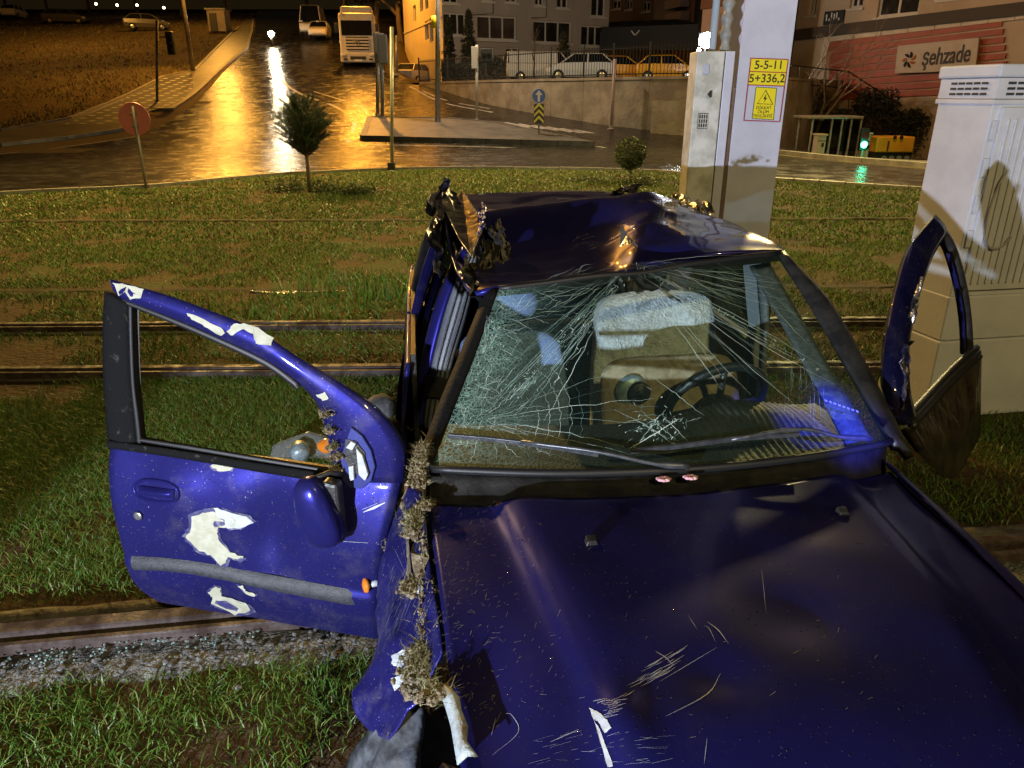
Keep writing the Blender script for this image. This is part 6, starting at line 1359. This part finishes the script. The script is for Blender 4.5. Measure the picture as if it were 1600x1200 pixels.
# --- pink block with floodlight in front
C0, C1 = (PY(1096, 40, 52).x, 52), (PY(1215, 40, 46).x, 46); bC = thing('pink_block', 'pinkish rendered building behind the floodlight', 'building', (C0[0], C0[1], TZ)); FP = Face(C0, C1)
m_pk = pm('pink_render', (.46, .33, .28), (.52, .38, .32), scale=.3, rough=.9); H3 = [rect(FP, 1124, 20, 1142, 48)]; wall_holes(FP, 0, FP.len, TZ - 4, 18, H3, m_pk, bC)
for h in H3: window(FP, h, bC, 2, .12, mf=pm('tan_frame', (.5, .42, .3), rough=.5))
z = FP.st(1130, 10)[1]; FP.box(-.1, FP.len, z, z + .9, 0, .12).build('brown_band', m_bb2, bC); z = FP.st(1130, 55)[1]; FP.box(-.1, FP.len, z - .8, z, 0, .10).build('brown_band', m_bb, bC)
solid_block([C0, C1, (C1[0] + 3, 62), (C0[0] + 2, 64)], TZ - 4, 18, m_gap, bC, 'interior_core', .5)
fl = PY(1104, 63, 44); fb = thing('floodlight', 'glaring white floodlight on a thin post above the car park', 'floodlight', (fl.x, 44, TZ))
MB().cyl((fl.x, 44.1, TZ - .3), (fl.x, 44.1, fl.z + .2), .05, n=8).build('post', m_iron, fb); MB().box(fl + Vector((0, .08, 0)), (.86, .12, .74)).build('housing', m_iron, fb, bevel=.02)
MB().blob(fl + Vector((0, -.05, 0)), (.44, .12, .40), .02, 1, 2).build('lens', pm('floodlight_glow', (.86, .93, 1.0), emit=200), fb)
p = PY(1092, 78, 44); MB().blob(p, .10, .02, 1, 2).build('side_bulb', MATS['floodlight_glow'], fb, smooth=True)
lamp('flood_lamp', 'SPOT', fl + Vector((0, -.15, 0)), 2600, (.85, .93, 1), aim=fl + Vector((-2.0, -10, -3)), size=.25, cone=160, blend=.3)
# --- shop building on the right with the orange boarded front
D0, D1 = (PY(1236, 100, 49).x, 49), (PY(1640, 60, 36.5).x, 36.5); FD = Face(D0, D1); bD = thing('shop_building', 'building with orange boarded front and a tan name board', 'building', (D0[0], D0[1], -1.4))
m_tan = pm('tan_render', (.40, .30, .20), (.46, .35, .24), scale=.4, rough=.9); H4 = [rect(FD, 1264, -20, 1276, 24), rect(FD, 1330, -24, 1350, 12), rect(FD, 1374, -30, 1438, 24), rect(FD, 1470, -40, 1560, -6)]
wall_holes(FD, 0, FD.len, -1.6, 13, H4, m_tan, bD)
for h in H4: window(FD, h, bD, 2, .12, mf=pm('pale_frame', (.52, .46, .38), rough=.5))
solid_block([D0, D1, (D1[0] + 4, 60), (D0[0] + 4, 66)], -1.6, 13, m_gap, bD, 'interior_core', .5)
def along(x0, y0, x1, y1, w, name, m, o=.12):
    a, za = FD.st(x0, y0); b, zb = FD.st(x1, y1); return MB().prism([FD.pt(a, za, 0), FD.pt(b, zb, 0), FD.pt(b, zb - w, 0), FD.pt(a, za - w, 0)], FD.n * o).build(name, m, bD)
along(1238, 48, 1640, -1, .55, 'dark_cornice', pm('dark_cornice', (.06, .045, .03), rough=.8), .35)
for k in range(8):
    x0 = 1297 + k * 42; x1 = x0 + 41; f = lambda x: 56 - (x - 1297) * .125; along(x0, f(x0), x1, f(x1), .32, 'cream_panel', pm('cream_panel', (.58, .48, .34), (.5, .41, .29), scale=1.5, rough=.7), .16)
along(1290, 58, 1299, 57, 3.4, 'cream_panel', MATS['cream_panel'], .18)
m_or = pm('orange_board', (.34, .060, .010), (.27, .045, .008), scale=2, rough=.55, bump=.006, bscale=12)
a0, zt = FD.st(1298, 66); ns = 9
for k in range(ns):
    f0 = 66 + k * 10.2; s0 = .125 * (1 - k * .075); x1 = 1568 + 7 * math.sin(k / ns * 2.2); xx = [1298, x1]; yy = [f0, f0 - (x1 - 1298) * s0]
    hpx = 9.2; a, za = FD.st(xx[0], yy[0]); b, zb = FD.st(xx[1], yy[1]); _, za2 = FD.st(xx[0], yy[0] + hpx); _, zb2 = FD.st(xx[1], yy[1] + 10.2 * (1 + .0) - 1)
    MB().prism([FD.pt(a, za), FD.pt(b, zb), FD.pt(b, zb2), FD.pt(a, za2)], FD.n * (.10 + .012 * (k % 2))).build('facade_board', m_or, bD)
FQ = lambda x, y, o: FD.pt(*FD.st(x, y), o)
MB().prism([FQ(x, y, .22) for x, y in [(1409, 72), (1536, 59), (1530, 110), (1404, 115)]], FD.n * .12).build('name_board', pm('tan_board', (.42, .33, .22), (.47, .37, .26), scale=2, rough=.55), bD, bevel=.01)
ct = FQ(1484, 88, .36); ex_ = (FQ(1530, 84, .36) - FQ(1444, 92.5, .36)).normalized(); ey_ = Vector((0, 0, 1)); ey_ = (ey_ - ex_ * ey_.dot(ex_)).normalized(); ez_ = ex_.cross(ey_)
TM = Matrix((ex_, ey_, ez_)).transposed().to_4x4(); wid = (FQ(1521, 85, .36) - FQ(1446, 93, .36)).length
m_ink2 = pm('brown_ink', (.02, .013, .010), rough=.6)
to = text_mesh('lettering', 'şehzade', 1.0, m_ink2, bD, Matrix.Translation(ct) @ TM, .01, .012, .08, sx=.66)
xs_ = [v.co for v in to.data.vertices]; cw = max((a - b).length for a in (min(xs_, key=lambda c: c.dot(ex_)),) for b in (max(xs_, key=lambda c: c.dot(ex_)),)); k = wid / cw
cl_ = BASE[bD.name] @ ct
for v in to.data.vertices: v.co = cl_ + (v.co - cl_) * k
lg = FQ(1427, 94, .36); mb_r = (FQ(1438, 93, .36) - lg).length
for i in range(7):
    a = i * 2 * math.pi / 7; P = [lg + (ex_ * math.cos(a + r * .55) + ey_ * math.sin(a + r * .55)) * mb_r * (.28 + .72 * r) for r in (0, .35, .7, 1)]
    MB().tube(smoothline(P, 3), [mb_r * .13 * (.5 + math.sin(math.pi * j / 9)) for j in range(10)], 6).build('logo_petal', m_ink2 if i % 3 else pm('orange_ink', (.45, .14, .03), rough=.6), bD)
h = rect(FD, 1290, 17, 1320, 38); nb = FD.box(h[0], h[1], h[2], h[3], .02, .14).build('dark_notice_board', m_ink, bD)
for k, (x, y, hh) in enumerate([(1295, 28, 10), (1299, 31, 4), (1303, 24, 8), (1307, 26, 9), (1311, 24, 9), (1314, 30, 4)]): MB().tube([FQ(x, y - hh / 2, .16), FQ(x - 1, y + hh / 2, .16)], .035, 5).build('notice_stroke', MATS['sign_white'], nb)
# stair railing in front of the boards, dark hedge under it
sr = thing('stair_railing', 'dark stair railing climbing before the orange boarded front', 'railing', G(1320, 243)); RQ = lambda x, y: PY(x, y, 40)
for a, b in [((1236, 102), (1326, 112)), ((1326, 112), (1400, 160)), ((1236, 130), (1326, 138)), ((1326, 138), (1372, 165))]: MB().tube([RQ(*a), RQ(*b)], .035, 6).build('hand_rail', m_iron, sr)
for x in (1250, 1270, 1290, 1308, 1326, 1345, 1365, 1385): y = 102 + (x - 1236) * .11 if x < 1327 else 112 + (x - 1326) * .65; MB().tube([RQ(x, y), RQ(x, 172)], .025, 5).build('baluster', m_iron, sr)
# ---------------- kiosk, cabinets, generator, green signal
k0, k1 = G(1264, 243), G(1352, 250); KY = k0.y; kz = k0.z + .1; ks = thing('glass_shelter', 'dim glazed shelter with thin metal posts beside the dark wall', 'shelter', Vector((k0.x, KY, kz)))
KQ = lambda x, y, d=0: PY(x, y, KY + d)
zr = KQ(1300, 186).z
for x in (1266, 1296, 1312, 1326, 1341): p = KQ(x, 220); MB().cyl((p.x, KY, kz - .2), (p.x, KY, zr), .04, n=6).build('post', m_galv, ks)
for x in (1266, 1341): p = KQ(x, 220); MB().cyl((p.x, KY + 1.4, kz - .2), (p.x, KY + 1.4, zr), .04, n=6).build('post', m_galv, ks)
pa, pb = KQ(1262, 186), KQ(1346, 186); MB().box(((pa.x + pb.x) / 2, KY + .7, zr + .06), (pb.x - pa.x, 1.8, .10)).build('shelter_roof', m_galv, ks, bevel=.02)
for xa, xb in ((1266, 1296), (1296, 1312), (1312, 1326), (1326, 1341)): qa, qb = KQ(xa, 220), KQ(xb, 220); MB().box(((qa.x + qb.x) / 2, KY + .01, (kz + zr) / 2), (qb.x - qa.x - .1, .012, zr - kz - .1)).build('glass_panel', m_glass, ks)
def kcab(x0, x1, y0, y1, name, label, m, d=-.5):
    a, b = KQ(x0, y1, d), KQ(x1, y0, d); zz = zg(a.x, a.y) + .1; t = thing(name, label, 'cabinet', Vector(((a.x + b.x) / 2, KY + d, zz)))
    MB().box(((a.x + b.x) / 2, KY + d + .25, (zz + b.z) / 2), (b.x - a.x, .5, b.z - zz)).build('body', m, t, bevel=.03); MB().box(((a.x + b.x) / 2, KY + d + .25, b.z + .03), (b.x - a.x + .08, .58, .06)).build('lid', m, t, bevel=.01)
    MB().box(((a.x + b.x) / 2 + .05, KY + d - .01, (zz + b.z) / 2), (.08, .03, .14)).build('lock', m_ink, t); MB().box(((a.x + b.x) / 2, KY + d - .006, zz + (b.z - zz) * .72), (b.x - a.x - .04, .012, .03)).build('door_seam', m_gap, t)
m_crm = pm('cream_cabinet', (.48, .44, .34), rough=.55)
kcab(1274, 1292, 212, 244, 'street_cabinet', 'cream street cabinet standing before the glazed shelter', m_crm); kcab(1346, 1362, 210, 252, 'street_cabinet', 'narrow cream cabinet between the green signal and the generator', m_crm, -.3)
g0, g1 = KQ(1366, 251, -.2), KQ(1432, 214, -.2); gz = zg(g0.x, KY) + .1; ge = thing('generator', 'yellow boxed generator on skids beside the cream cabinet', 'generator', Vector(((g0.x + g1.x) / 2, KY, gz)))
m_gen = pm('generator_yellow', (.66, .30, .015), (.54, .25, .015), scale=2, rough=.5); MB().box(((g0.x + g1.x) / 2, KY + .4, (gz + .3 + g1.z) / 2), (g1.x - g0.x, 1.1, g1.z - gz - .3)).build('enclosure', m_gen, ge, bevel=.04)
MB().box(((g0.x + g1.x) / 2, KY + .4, gz + .16), (g1.x - g0.x - .1, 1.0, .24)).build('skid', m_ink, ge, bevel=.02)
for fx in (.45, .62): MB().lathe([(.0, 0), (.07, 0), (.07, .03), (0, .03)], (g0.x + (g1.x - g0.x) * fx, KY - .16, gz + .85), (0, -1, 0), 12).build('port', m_ink, ge)
MB().box((g0.x + .45, KY - .16, (gz + g1.z) / 2 + .1), (.06, .03, g1.z - gz - .5)).build('door_seam', m_gap, ge)
for fx in (.25, .45, .65, .85): MB().lathe([(.0, 0), (.09, 0), (.09, .08), (0, .08)], (g0.x + (g1.x - g0.x) * fx, KY - .15, gz + .09), (0, -1, 0), 10).build('foot_roller', m_galv, ge)
sgp = KQ(1350, 226, -.9); sg = thing('traffic_signal', 'small traffic signal showing green beside the generator', 'traffic light', Vector((sgp.x, KY - .9, zg(sgp.x, KY) + .1)))
MB().cyl((sgp.x, KY - .85, zg(sgp.x, KY)), (sgp.x, KY - .85, sgp.z + .5), .05, n=8).build('post', m_galv, sg); MB().box(sgp + Vector((0, .1, .18)), (.30, .2, .80)).build('signal_head', m_sig, sg, bevel=.03)
MB().lathe([(.0, 0.02), (.10, .015), (.12, 0), (.0, -.02)], sgp + Vector((0, -.01, 0)), (0, -1, 0), 16).build('green_lens', pm('green_glow', (.10, 1.0, .55), emit=14), sg)
MB().lathe([(.0, 0.02), (.10, .015), (.12, 0), (.0, -.02)], sgp + Vector((0, -.01, .3)), (0, -1, 0), 16).build('red_lens', pm('red_lens_off', (.08, .01, .01), rough=.2), sg)
lamp('green_signal_light', 'POINT', sgp + Vector((0, -.25, 0)), 16, (.05, 1, .45), size=.09)
# ================================================================== PLANTS
m_leaf = pm('dark_leaf', (.030, .048, .016), (.055, .075, .024), scale=3, rough=.6); m_bark = pm('bark', (.07, .05, .035), (.12, .09, .065), scale=14, rough=.9, bump=.02, bscale=30)
m_needle = pm('pine_needle', (.020, .038, .020), (.042, .060, .026), scale=4, rough=.6); m_farleaf = pm('far_leaf', (.018, .024, .012), (.034, .036, .018), scale=.8, rough=.8)
def cards(P, size, r, flat=0):
    n = len(P); a = r.normal(size=(n, 3)); a /= np.linalg.norm(a, axis=1)[:, None]; b = r.normal(size=(n, 3)); b -= a * (a * b).sum(1)[:, None]; b /= np.linalg.norm(b, axis=1)[:, None]
    s = size * r.uniform(.6, 1.3, n)[:, None]; v = np.stack([P - a * s, P + b * s * .45, P + a * s, P - b * s * .45], 1).reshape(-1, 3); return v, np.arange(n * 4).reshape(-1, 4)
def branch(mb, p, d, l, r, depth, rs, spread=.6, up=.15, n=3, tips=None):
    q = p + d * l; mid = p + d * l * .5 + Vector((rs.uniform(-1, 1), rs.uniform(-1, 1), rs.uniform(-.5, 1))) * l * .06
    mb.tube([p, mid, q], [r, r * .82, r * .62], 5 if depth < 2 else 7, caps=False)
    if tips is not None and depth <= 1: tips.append((q, d))
    if depth == 0: return
    for k in range(n + (rs.random() < .4)):
        e = (d + Vector((rs.gauss(0, spread), rs.gauss(0, spread), rs.gauss(up, spread * .5)))).normalized(); branch(mb, p.lerp(q, rs.uniform(.55, 1)), e, l * rs.uniform(.6, .82), r * .55, depth - 1, rs, spread, up, n, tips)
# small pine on the lawn
b = G(484, 300); t = thing('pine_tree', 'small round-headed pine on a thin trunk in the lawn', 'tree', b); rs = random.Random(5); r = np.random.default_rng(5)
sc_ = b.y / 1150 * 1.03; MB().tube([b - Vector((0, 0, .05)), b + Vector((.01, 0, .5)), b + Vector((.0, 0, 1.5))], [.045, .04, .02], 8).build('trunk', m_bark, t, smooth=True)
mb = MB(); ND = []
for k in range(170):
    f = rs.random(); z = .82 + .85 * f; a = rs.uniform(0, 6.28); R = .60 * math.sin(math.pi * (.17 + .70 * f)) * rs.uniform(.7, 1.1); e = b + Vector((R * math.cos(a), R * math.sin(a), z + R * rs.uniform(.25, .6) + (.25 * rs.random() if f > .8 else 0))); s_ = b + Vector((0, 0, z - .1)); mb.tube([s_, s_.lerp(e, .5) - Vector((0, 0, .04)), e], [.010, .007, .003], 4, caps=False)
    dd_ = (e - s_).normalized()
    for j in range(130): u = rs.uniform(.2, 1.0); ND.append((*(s_.lerp(e, u)), *dd_))
mb.build('branches', m_bark, t); ND = np.array(ND); n = len(ND); d_ = ND[:, 3:] * .7 + r.normal(0, .55, (n, 3)) + np.array([0, 0, .25]); d_ /= np.linalg.norm(d_, axis=1)[:, None]; w = np.cross(d_, r.normal(size=(n, 3))); w /= np.linalg.norm(w, axis=1)[:, None]; ln = r.uniform(.05, .12, n)[:, None]
v = np.stack([ND[:, :3] - w * .006, ND[:, :3] + w * .006, ND[:, :3] + d_ * ln], 1).reshape(-1, 3); o = fast_mesh('crown', v - np.array(b), np.arange(n * 3).reshape(-1, 3), m_needle, t)
# clipped ball tree
b = G(985, 284); t = thing('topiary_tree', 'clipped ball-shaped bush on a short stem behind the car roof', 'tree', b); MB().tube([b - Vector((0, 0, .05)), b + Vector((0, 0, .5))], [.03, .025], 8).build('trunk', m_bark, t, smooth=True)
c = np.array(PY(985, 240, b.y)) - np.array(b); q = r.normal(size=(5200, 3)); q /= np.linalg.norm(q, axis=1)[:, None]; q *= (.385 * r.uniform(.45, 1.0, 5200) ** .35)[:, None]; v, F = cards(q + c, .024, r); fast_mesh('crown', v, F, m_leaf, t)
mb = MB(); MB().blob(Vector(c) + b, .27, .1, 2, 2).build('inner_twigs', m_bark, t, smooth=True)
def shrub(px, py, rx, h, n, label, seed, m=m_leaf, size=.03):
    b = G(px, py); r = np.random.default_rng(seed); t = thing('low_shrub', label, 'shrub', b); q = np.stack([r.normal(0, rx * .5, n), r.normal(0, rx * .3, n), np.abs(r.normal(0, h * .5, n))], 1)
    v, F = cards(q, size, r); fast_mesh('foliage', v, F, m, t); mb = MB()
    for k in range(9): a = k * .7; mb.tube([b, b + Vector((rx * .5 * math.cos(a), rx * .3 * math.sin(a), h * .8))], [.008, .003], 4)
    tag(mb.build('stems', m_bark, t), kind='stuff')
shrub(450, 300, .45, .28, 900, 'low twiggy shrub left of the pine trunk', 31); shrub(560, 303, .5, .18, 1100, 'dark flat shrub spreading right of the pine', 32); shrub(505, 300, .35, .22, 600, 'small shrub at the foot of the pine', 33)
shrub(1000, 290, .55, .25, 900, 'low shrub around the ball bush stem', 34); shrub(920, 284, .6, .12, 500, 'low ground plants at the kerb left of the ball bush', 35)
# conifers and bare trees before the buildings
def conifer(px, py, ytop, Y, wpx, label, seed):
    x = PY(px, py, Y); b = Vector((x.x, Y, TZ)); top = PY(px, ytop, Y).z; Hh = top - TZ; R = wpx / 1150 * Y * .5; rs = random.Random(seed); r = np.random.default_rng(seed); t = thing('conifer', label, 'tree', b, group='conifers before the apartment block')
    MB().tube([b, b + Vector((0, 0, Hh))], [.09, .015], 7).build('trunk', m_bark, t); Q = []
    for k in range(170):
        f = rs.random() ** .8; z = Hh * (.12 + .86 * f); l = R * (1 - f) * rs.uniform(.6, 1.15) + .08; a = rs.uniform(0, 6.28)
        for j in range(34): u = rs.random(); Q.append((l * u * math.cos(a) + rs.gauss(0, .05), l * u * math.sin(a) + rs.gauss(0, .05), z - l * u * .35 + rs.gauss(0, .04)))
    v, F = cards(np.array(Q), .10, r); fast_mesh('crown', v, F, m_farleaf, t)
conifer(733, 80, 14, 52, 36, 'dark spruce rising before the big three-pane window', 41); conifer(702, 85, 26, 53, 24, 'slim dark spruce beside the lamp post', 42); conifer(880, 85, 50, 52, 46, 'low broad dark spruce before the middle window', 43)
def bare(px, base, ytop, label, seed, m=None, depth=5, spread=.42, lean=0, thin=1.0):
    b = Vector(base); Hh = PY(px, ytop, b.y).z - b.z; rs = random.Random(seed); mb = MB(); t = thing('bare_tree', label, 'tree', b); branch(mb, b, Vector((lean, 0, 1)).normalized(), Hh * .36, Hh * .022 * thin, depth, rs, spread, .28, 2)
    mb.build('branches', m or m_bark, t, smooth=True)
bare(835, ter(835, 100, 50), 40, 'bare branching tree left of the white van', 51); bare(867, ter(867, 100, 51), 52, 'bare bush-like tree between two windows', 52); bare(925, ter(925, 100, 52), 78, 'small bare tree under the right-hand window', 53)
bare(1262, (PY(1262, 100, 41).x, 41, -1.3), 12, 'bare leafless tree growing before the stone corner of the shop', 54, pm('pale_bark', (.22, .16, .10), (.30, .22, .14), scale=10, rough=.9), 6, .5); bare(1288, (PY(1295, 100, 40).x, 40, -1.3), 48, 'smaller bare tree beside the stair railing', 55, MATS['pale_bark'], 5, .55)
def hedge(px0, px1, py, ytop, Y, zb, label, seed, n=5000, size=.10, depth=1.0):
    a, c = PY(px0, py, Y), PY(px1, py, Y); zt = PY((px0 + px1) / 2, ytop, Y).z; r = np.random.default_rng(seed); base = Vector(((a.x + c.x) / 2, Y, zb)); t = thing('hedge', label, 'hedge', base)
    q = np.stack([r.uniform(a.x, c.x, n) - base.x, r.uniform(-depth, depth, n), (zt - zb) * r.uniform(0, 1, n) ** .6], 1); q[:, 2] *= 1 + .22 * np.sin(q[:, 0] * 1.7) + .1 * np.sin(q[:, 0] * 5.1); v, F = cards(q, size, r); fast_mesh('foliage', v, F, m_farleaf, t)
    MB().box((base.x, Y + .2, (zb + zt) / 2 - .2), (c.x - a.x, .8, (zt - zb) * .8)).build('inner_twigs', m_bark, t)
hedge(1240, 1446, 160, 158, 41.5, -1.3, 'dark hedge mass below the stair railing', 61, 14000, .09); hedge(690, 790, 100, 96, 48, TZ, 'dim hedge behind the fence under the spruce', 62, 3500, .09, .5); hedge(860, 945, 105, 98, 49, TZ, 'hedge behind the fence under the bare trees', 63, 3200, .09, .5)
# trees on the hill skyline
def crown_tree(base, Hh, R, label, seed, n=3600, size=.35):
    b = Vector(base); rs = random.Random(seed); r = np.random.default_rng(seed); t = thing('hill_tree', label, 'tree', b, group='trees along the hilltop'); tips = []; mb = MB()
    branch(mb, b - Vector((0, 0, .3)), Vector((rs.uniform(-.08, .08), 0, 1)), Hh * .34, Hh * .028, 4, rs, .5, .22, 2, tips); mb.build('trunk', m_bark, t)
    Q = []
    for k in range(n): p, d = rs.choice(tips); Q.append((p.x - b.x + rs.gauss(0, R * .16), p.y - b.y + rs.gauss(0, R * .16), p.z - b.z + rs.gauss(0, R * .13)))
    v, F = cards(np.array(Q), size, r); fast_mesh('crown', v, F, m_farleaf, t)
LBL = ['dark broadleaf tree above the white hatchback on the slope', 'dark tree behind the pale-roofed saloon', 'dark tree between the two groups of parked cars', 'dark tree above the slim traffic signal', 'lit-edged tree by the tall street lamp pole', 'tree at the top bend of the wet road', 'dark tree above the delivery van', 'dark tree behind the roof of the lorry', 'dark tree beyond the signal columns', 'dark tree touching the orange lit side wall']
for k, (px, py, Hh) in enumerate([(10, 16, 9), (75, 18, 8), (140, 20, 9), (215, 22, 9), (285, 26, 9), (355, 26, 8), (480, 22, 9), (540, 40, 9), (590, 62, 10), (628, 74, 10)]):
    b = G(px, py); crown_tree(b, Hh, 4.2, LBL[k], 70 + k)
# small wall lights far on the hill
for k, (x, y) in enumerate([(150, 6), (183, 8), (214, 8), (256, 12)]):
    p = PY(x, y, 105); b = Vector((p.x, 105, zg(p.x, 105))); t = thing('garden_lamp', ['tiny distant lamp above the dark saloon on the slope', 'tiny lamp standing second from the dark saloon', 'tiny lamp standing third from the dark saloon', 'tiny lamp beyond the slim traffic signal'][k], 'lamp', b, group='distant lamps on the hill'); MB().cyl(b, p, .05, n=6).build('post', m_iron, t); MB().blob(p, .16, .02, 1, 2).build('bulb', pm('warm_bulb', (1, .75, .45), emit=9), t)
# concrete shed and steps beside the road on the left
b = G(345, 50); t = thing('substation_hut', 'small pale hut with dark door at the roadside by the slope', 'hut', b); MB().box(b + Vector((0, 0, .95)), (1.7, 1.6, 1.9)).build('wall', pm('hut_render', (.36, .3, .2), (.28, .23, .16), scale=1, rough=.9), t, bevel=.02); MB().box(b + Vector((0, 0, 1.97)), (2.0, 1.9, .14)).build('roof', m_dkpole, t); MB().box(b + Vector((-.3, -.82, .8)), (.7, .06, 1.6)).build('door', m_ink, t)
# broken lamp unit lying in the grass behind the open door
b = G(478, 712); t = thing('broken_headlamp', 'broken clear headlamp unit lying in the grass behind the open door', 'headlamp', b); simple = m_glass
MB().grid(lambda s, q: b + Vector((-.17 + .40 * s, .05 - .16 * q + .04 * math.sin(3 * s), .02 + .13 * math.sin(math.pi * q) * (1 - .5 * abs(2 * s - 1)))), 14, 8).build('clear_cover', pm('clear_plastic', (.55, .6, .6), rough=.1, spec=.6, trans=.8), t, smooth=True, solid=.004)
MB().lathe([(.0, -.02), (.05, -.02), (.055, .02), (.045, .06), (.02, .07)], b + Vector((.0, -.10, .09)), (.3, -1, -.2), 20).build('reflector', MATS['pale_metal'], t, smooth=True); MB().blob(b + Vector((.14, -.02, .07)), (.07, .05, .05), .1, 2, 2).build('amber_bulb', MATS['amber_plastic'], t, smooth=True)
b = G(596, 655); t = MB().blob(b + Vector((0, 0, .08)), (.11, .09, .09), .25, 4, 2).build('boulder', m_stone, base=b, smooth=True); tag(t, 'pale stone lying behind the hinge of the open door', 'stone')
